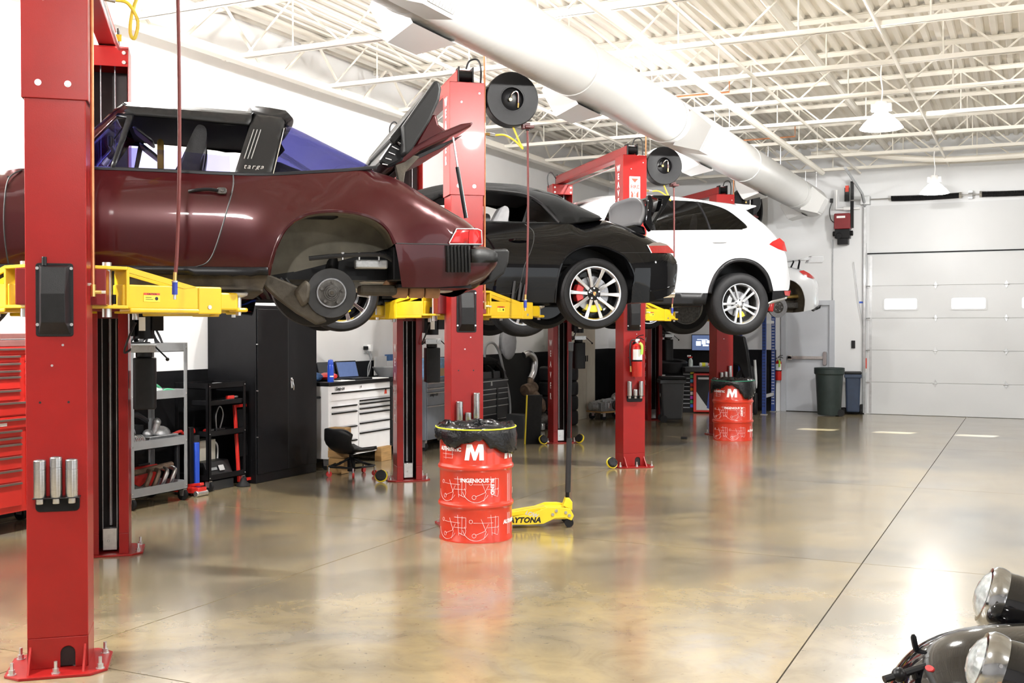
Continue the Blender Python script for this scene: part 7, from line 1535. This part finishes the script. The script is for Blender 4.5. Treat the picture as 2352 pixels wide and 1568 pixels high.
# local frame: x = picture right, y = away
def headlamp(x, y, z, s):
    n = Vector((-.88, .30, .30)).normalized(); q = n.to_track_quat('Z', 'Y').to_matrix().to_4x4()
    T = Matrix.Translation((x, y, z)) @ q
    h = MB(T).lathe([(.082 * s, -.01), (.088 * s, -.03), (.092 * s, -.06), (.090 * s, -.12), (.075 * s, -.20), (.045 * s, -.27), (.001, -.30)], 40).build('headlamp_shell', 'moto_black', t)
    MB(T).lathe([(.070 * s, .022), (.084 * s, .020), (.094 * s, .006), (.096 * s, -.012), (.092 * s, -.03), (.080 * s, -.03)], 40).build('headlamp_rim', 'lamp_chrome', h)
    MB(T).lathe([(.001, .050), (.03 * s, .046), (.055 * s, .036), (.076 * s, .018), (.076 * s, .0)], 36).build('headlamp_lens', 'lamp_lens', h)
    for a in (20, 140, 260): MB(T).cyl((.094 * s * math.cos(R(a)), .094 * s * math.sin(R(a)), -.015), (.104 * s * math.cos(R(a)), .104 * s * math.sin(R(a)), -.015), .005, n=8).build('rim_screw', 'chrome', h)
    MB(T).cyl((-.03, -.08, -.06), (-.06, -.2, -.08), .018, n=10).build('lamp_stalk', 'moto_black', h)
headlamp(-.225, .42, .83, 1.05); headlamp(-.55, -.30, .835, .93)
# bullet-shaped scuttle between the lamps
CT = Matrix.Translation((.34, .10, .50)) @ Matrix.Rotation(R(5), 4, 'Y')
prof = crom([(.0, -.02), (.10, .0), (.20, .09), (.26, .24), (.29, .48), (.30, .8), (.29, 1.2)], 6)
vs = []; n = 40
for r_, xx in [(max(.001, p[0]), p[1]) for p in prof]:
    for i in range(n): a = 2 * math.pi * i / n; vs.append((-.98 + xx, r_ * math.cos(a), r_ * math.sin(a) * .97))
MB(CT).add(vs, [(j * n + i, j * n + (i + 1) % n, (j + 1) * n + (i + 1) % n, (j + 1) * n + i) for j in range(len(prof) - 1) for i in range(n)]).build('nose_cowl', 'moto_black', t, smooth=60)
def badge(nm, m, xx, ang, r, h=.004, sq=1.):
    k = min(range(len(prof)), key=lambda q: abs(prof[q][1] - xx)); rad = prof[k][0]; p0, p1 = prof[max(0, k - 1)], prof[min(len(prof) - 1, k + 1)]
    sl = math.atan2(p1[0] - p0[0], p1[1] - p0[1]); a = R(ang)
    nrm = Vector((-math.sin(sl), math.cos(sl) * math.cos(a), math.cos(sl) * math.sin(a)))
    p = Vector((-.98 + prof[k][1], rad * math.cos(a), rad * math.sin(a) * .97))
    T = CT @ Matrix.Translation(p) @ nrm.to_track_quat('Z', 'Y').to_matrix().to_4x4()
    return MB(T).lathe([(.001, h), (r * .9, h), (r, 0), (r, -.03)], 24, Matrix.Diagonal((1, sq, 1, 1))).build(nm, m, t)
badge('oval_badge', 'zinc', .20, 128, .045, .005, .45); badge('badge_stripe', 'caliper_red', .20, 128, .014, .007, .45)
badge('round_badge', 'zinc', .15, 152, .032, .005); badge('round_badge_face', 'letter_black', .15, 152, .026, .007)
badge('flag_badge', 'caliper_red', .05, 118, .016, .004, .6); badge('flag_band', 'letter_white', .07, 140, .012, .004, .6); badge('flag_tip', 'yellow_sticker', .05, 165, .016, .004, .7)
MB().tube(crom([(-.54, .14, .71), (-.565, .14, .745), (-.575, .14, .79)], 4), [.004] * 4 + [.009] * 4 + [.004], 8).build('cowl_clip', 'black_metal', t)
MB().tube([(-.56, .05, .725), (-.61, .04, .715), (-.70, .02, .695)], .011, 8).ball((-.655, .028, .706), .021).build('control_lever', 'black_metal', t); MB().tube([(-.61, .04, .715), (-.60, .04, .68), (-.57, .05, .68)], .010, 8).build('lever_fork', 'black_metal', t)
MB().prism(rr(-.58, -.62, .1, -.36, .06), .50, .70).build('leather_pad', 'tan_leather', t, bevel=.02); MB().tube([(-.585, -.6, .70), (-.585, -.38, .703)], .012, 8).build('chrome_strip', 'chrome', t)
MB().bb((-.3, -.45, .28), (.05, -.2, .52)).bb((-.3, -.2, .16), (1.2, .45, .36)).build('chassis', 'black_metal', t, smooth=0, bevel=.03)
for x in (.2, 1.1):
    for y in (-.5, .75): MB(Matrix.Translation((x, y, .30)) @ Matrix.Rotation(R(90), 4, 'X')).lathe([(.2, .04), (.24, .055), (.29, .04), (.30, 0), (.29, -.04), (.24, -.055), (.2, -.04), (.001, -.02), (.001, .02), (.2, .04)], 32).build('wheel', 'tyre_rubber', t)
MB().cyl((.2, -.5, .30), (.2, .75, .30), .025, n=10).build('axle', 'black_metal', t); MB().cyl((1.1, -.5, .30), (1.1, .75, .30), .025, n=10).build('axle', 'black_metal', t)
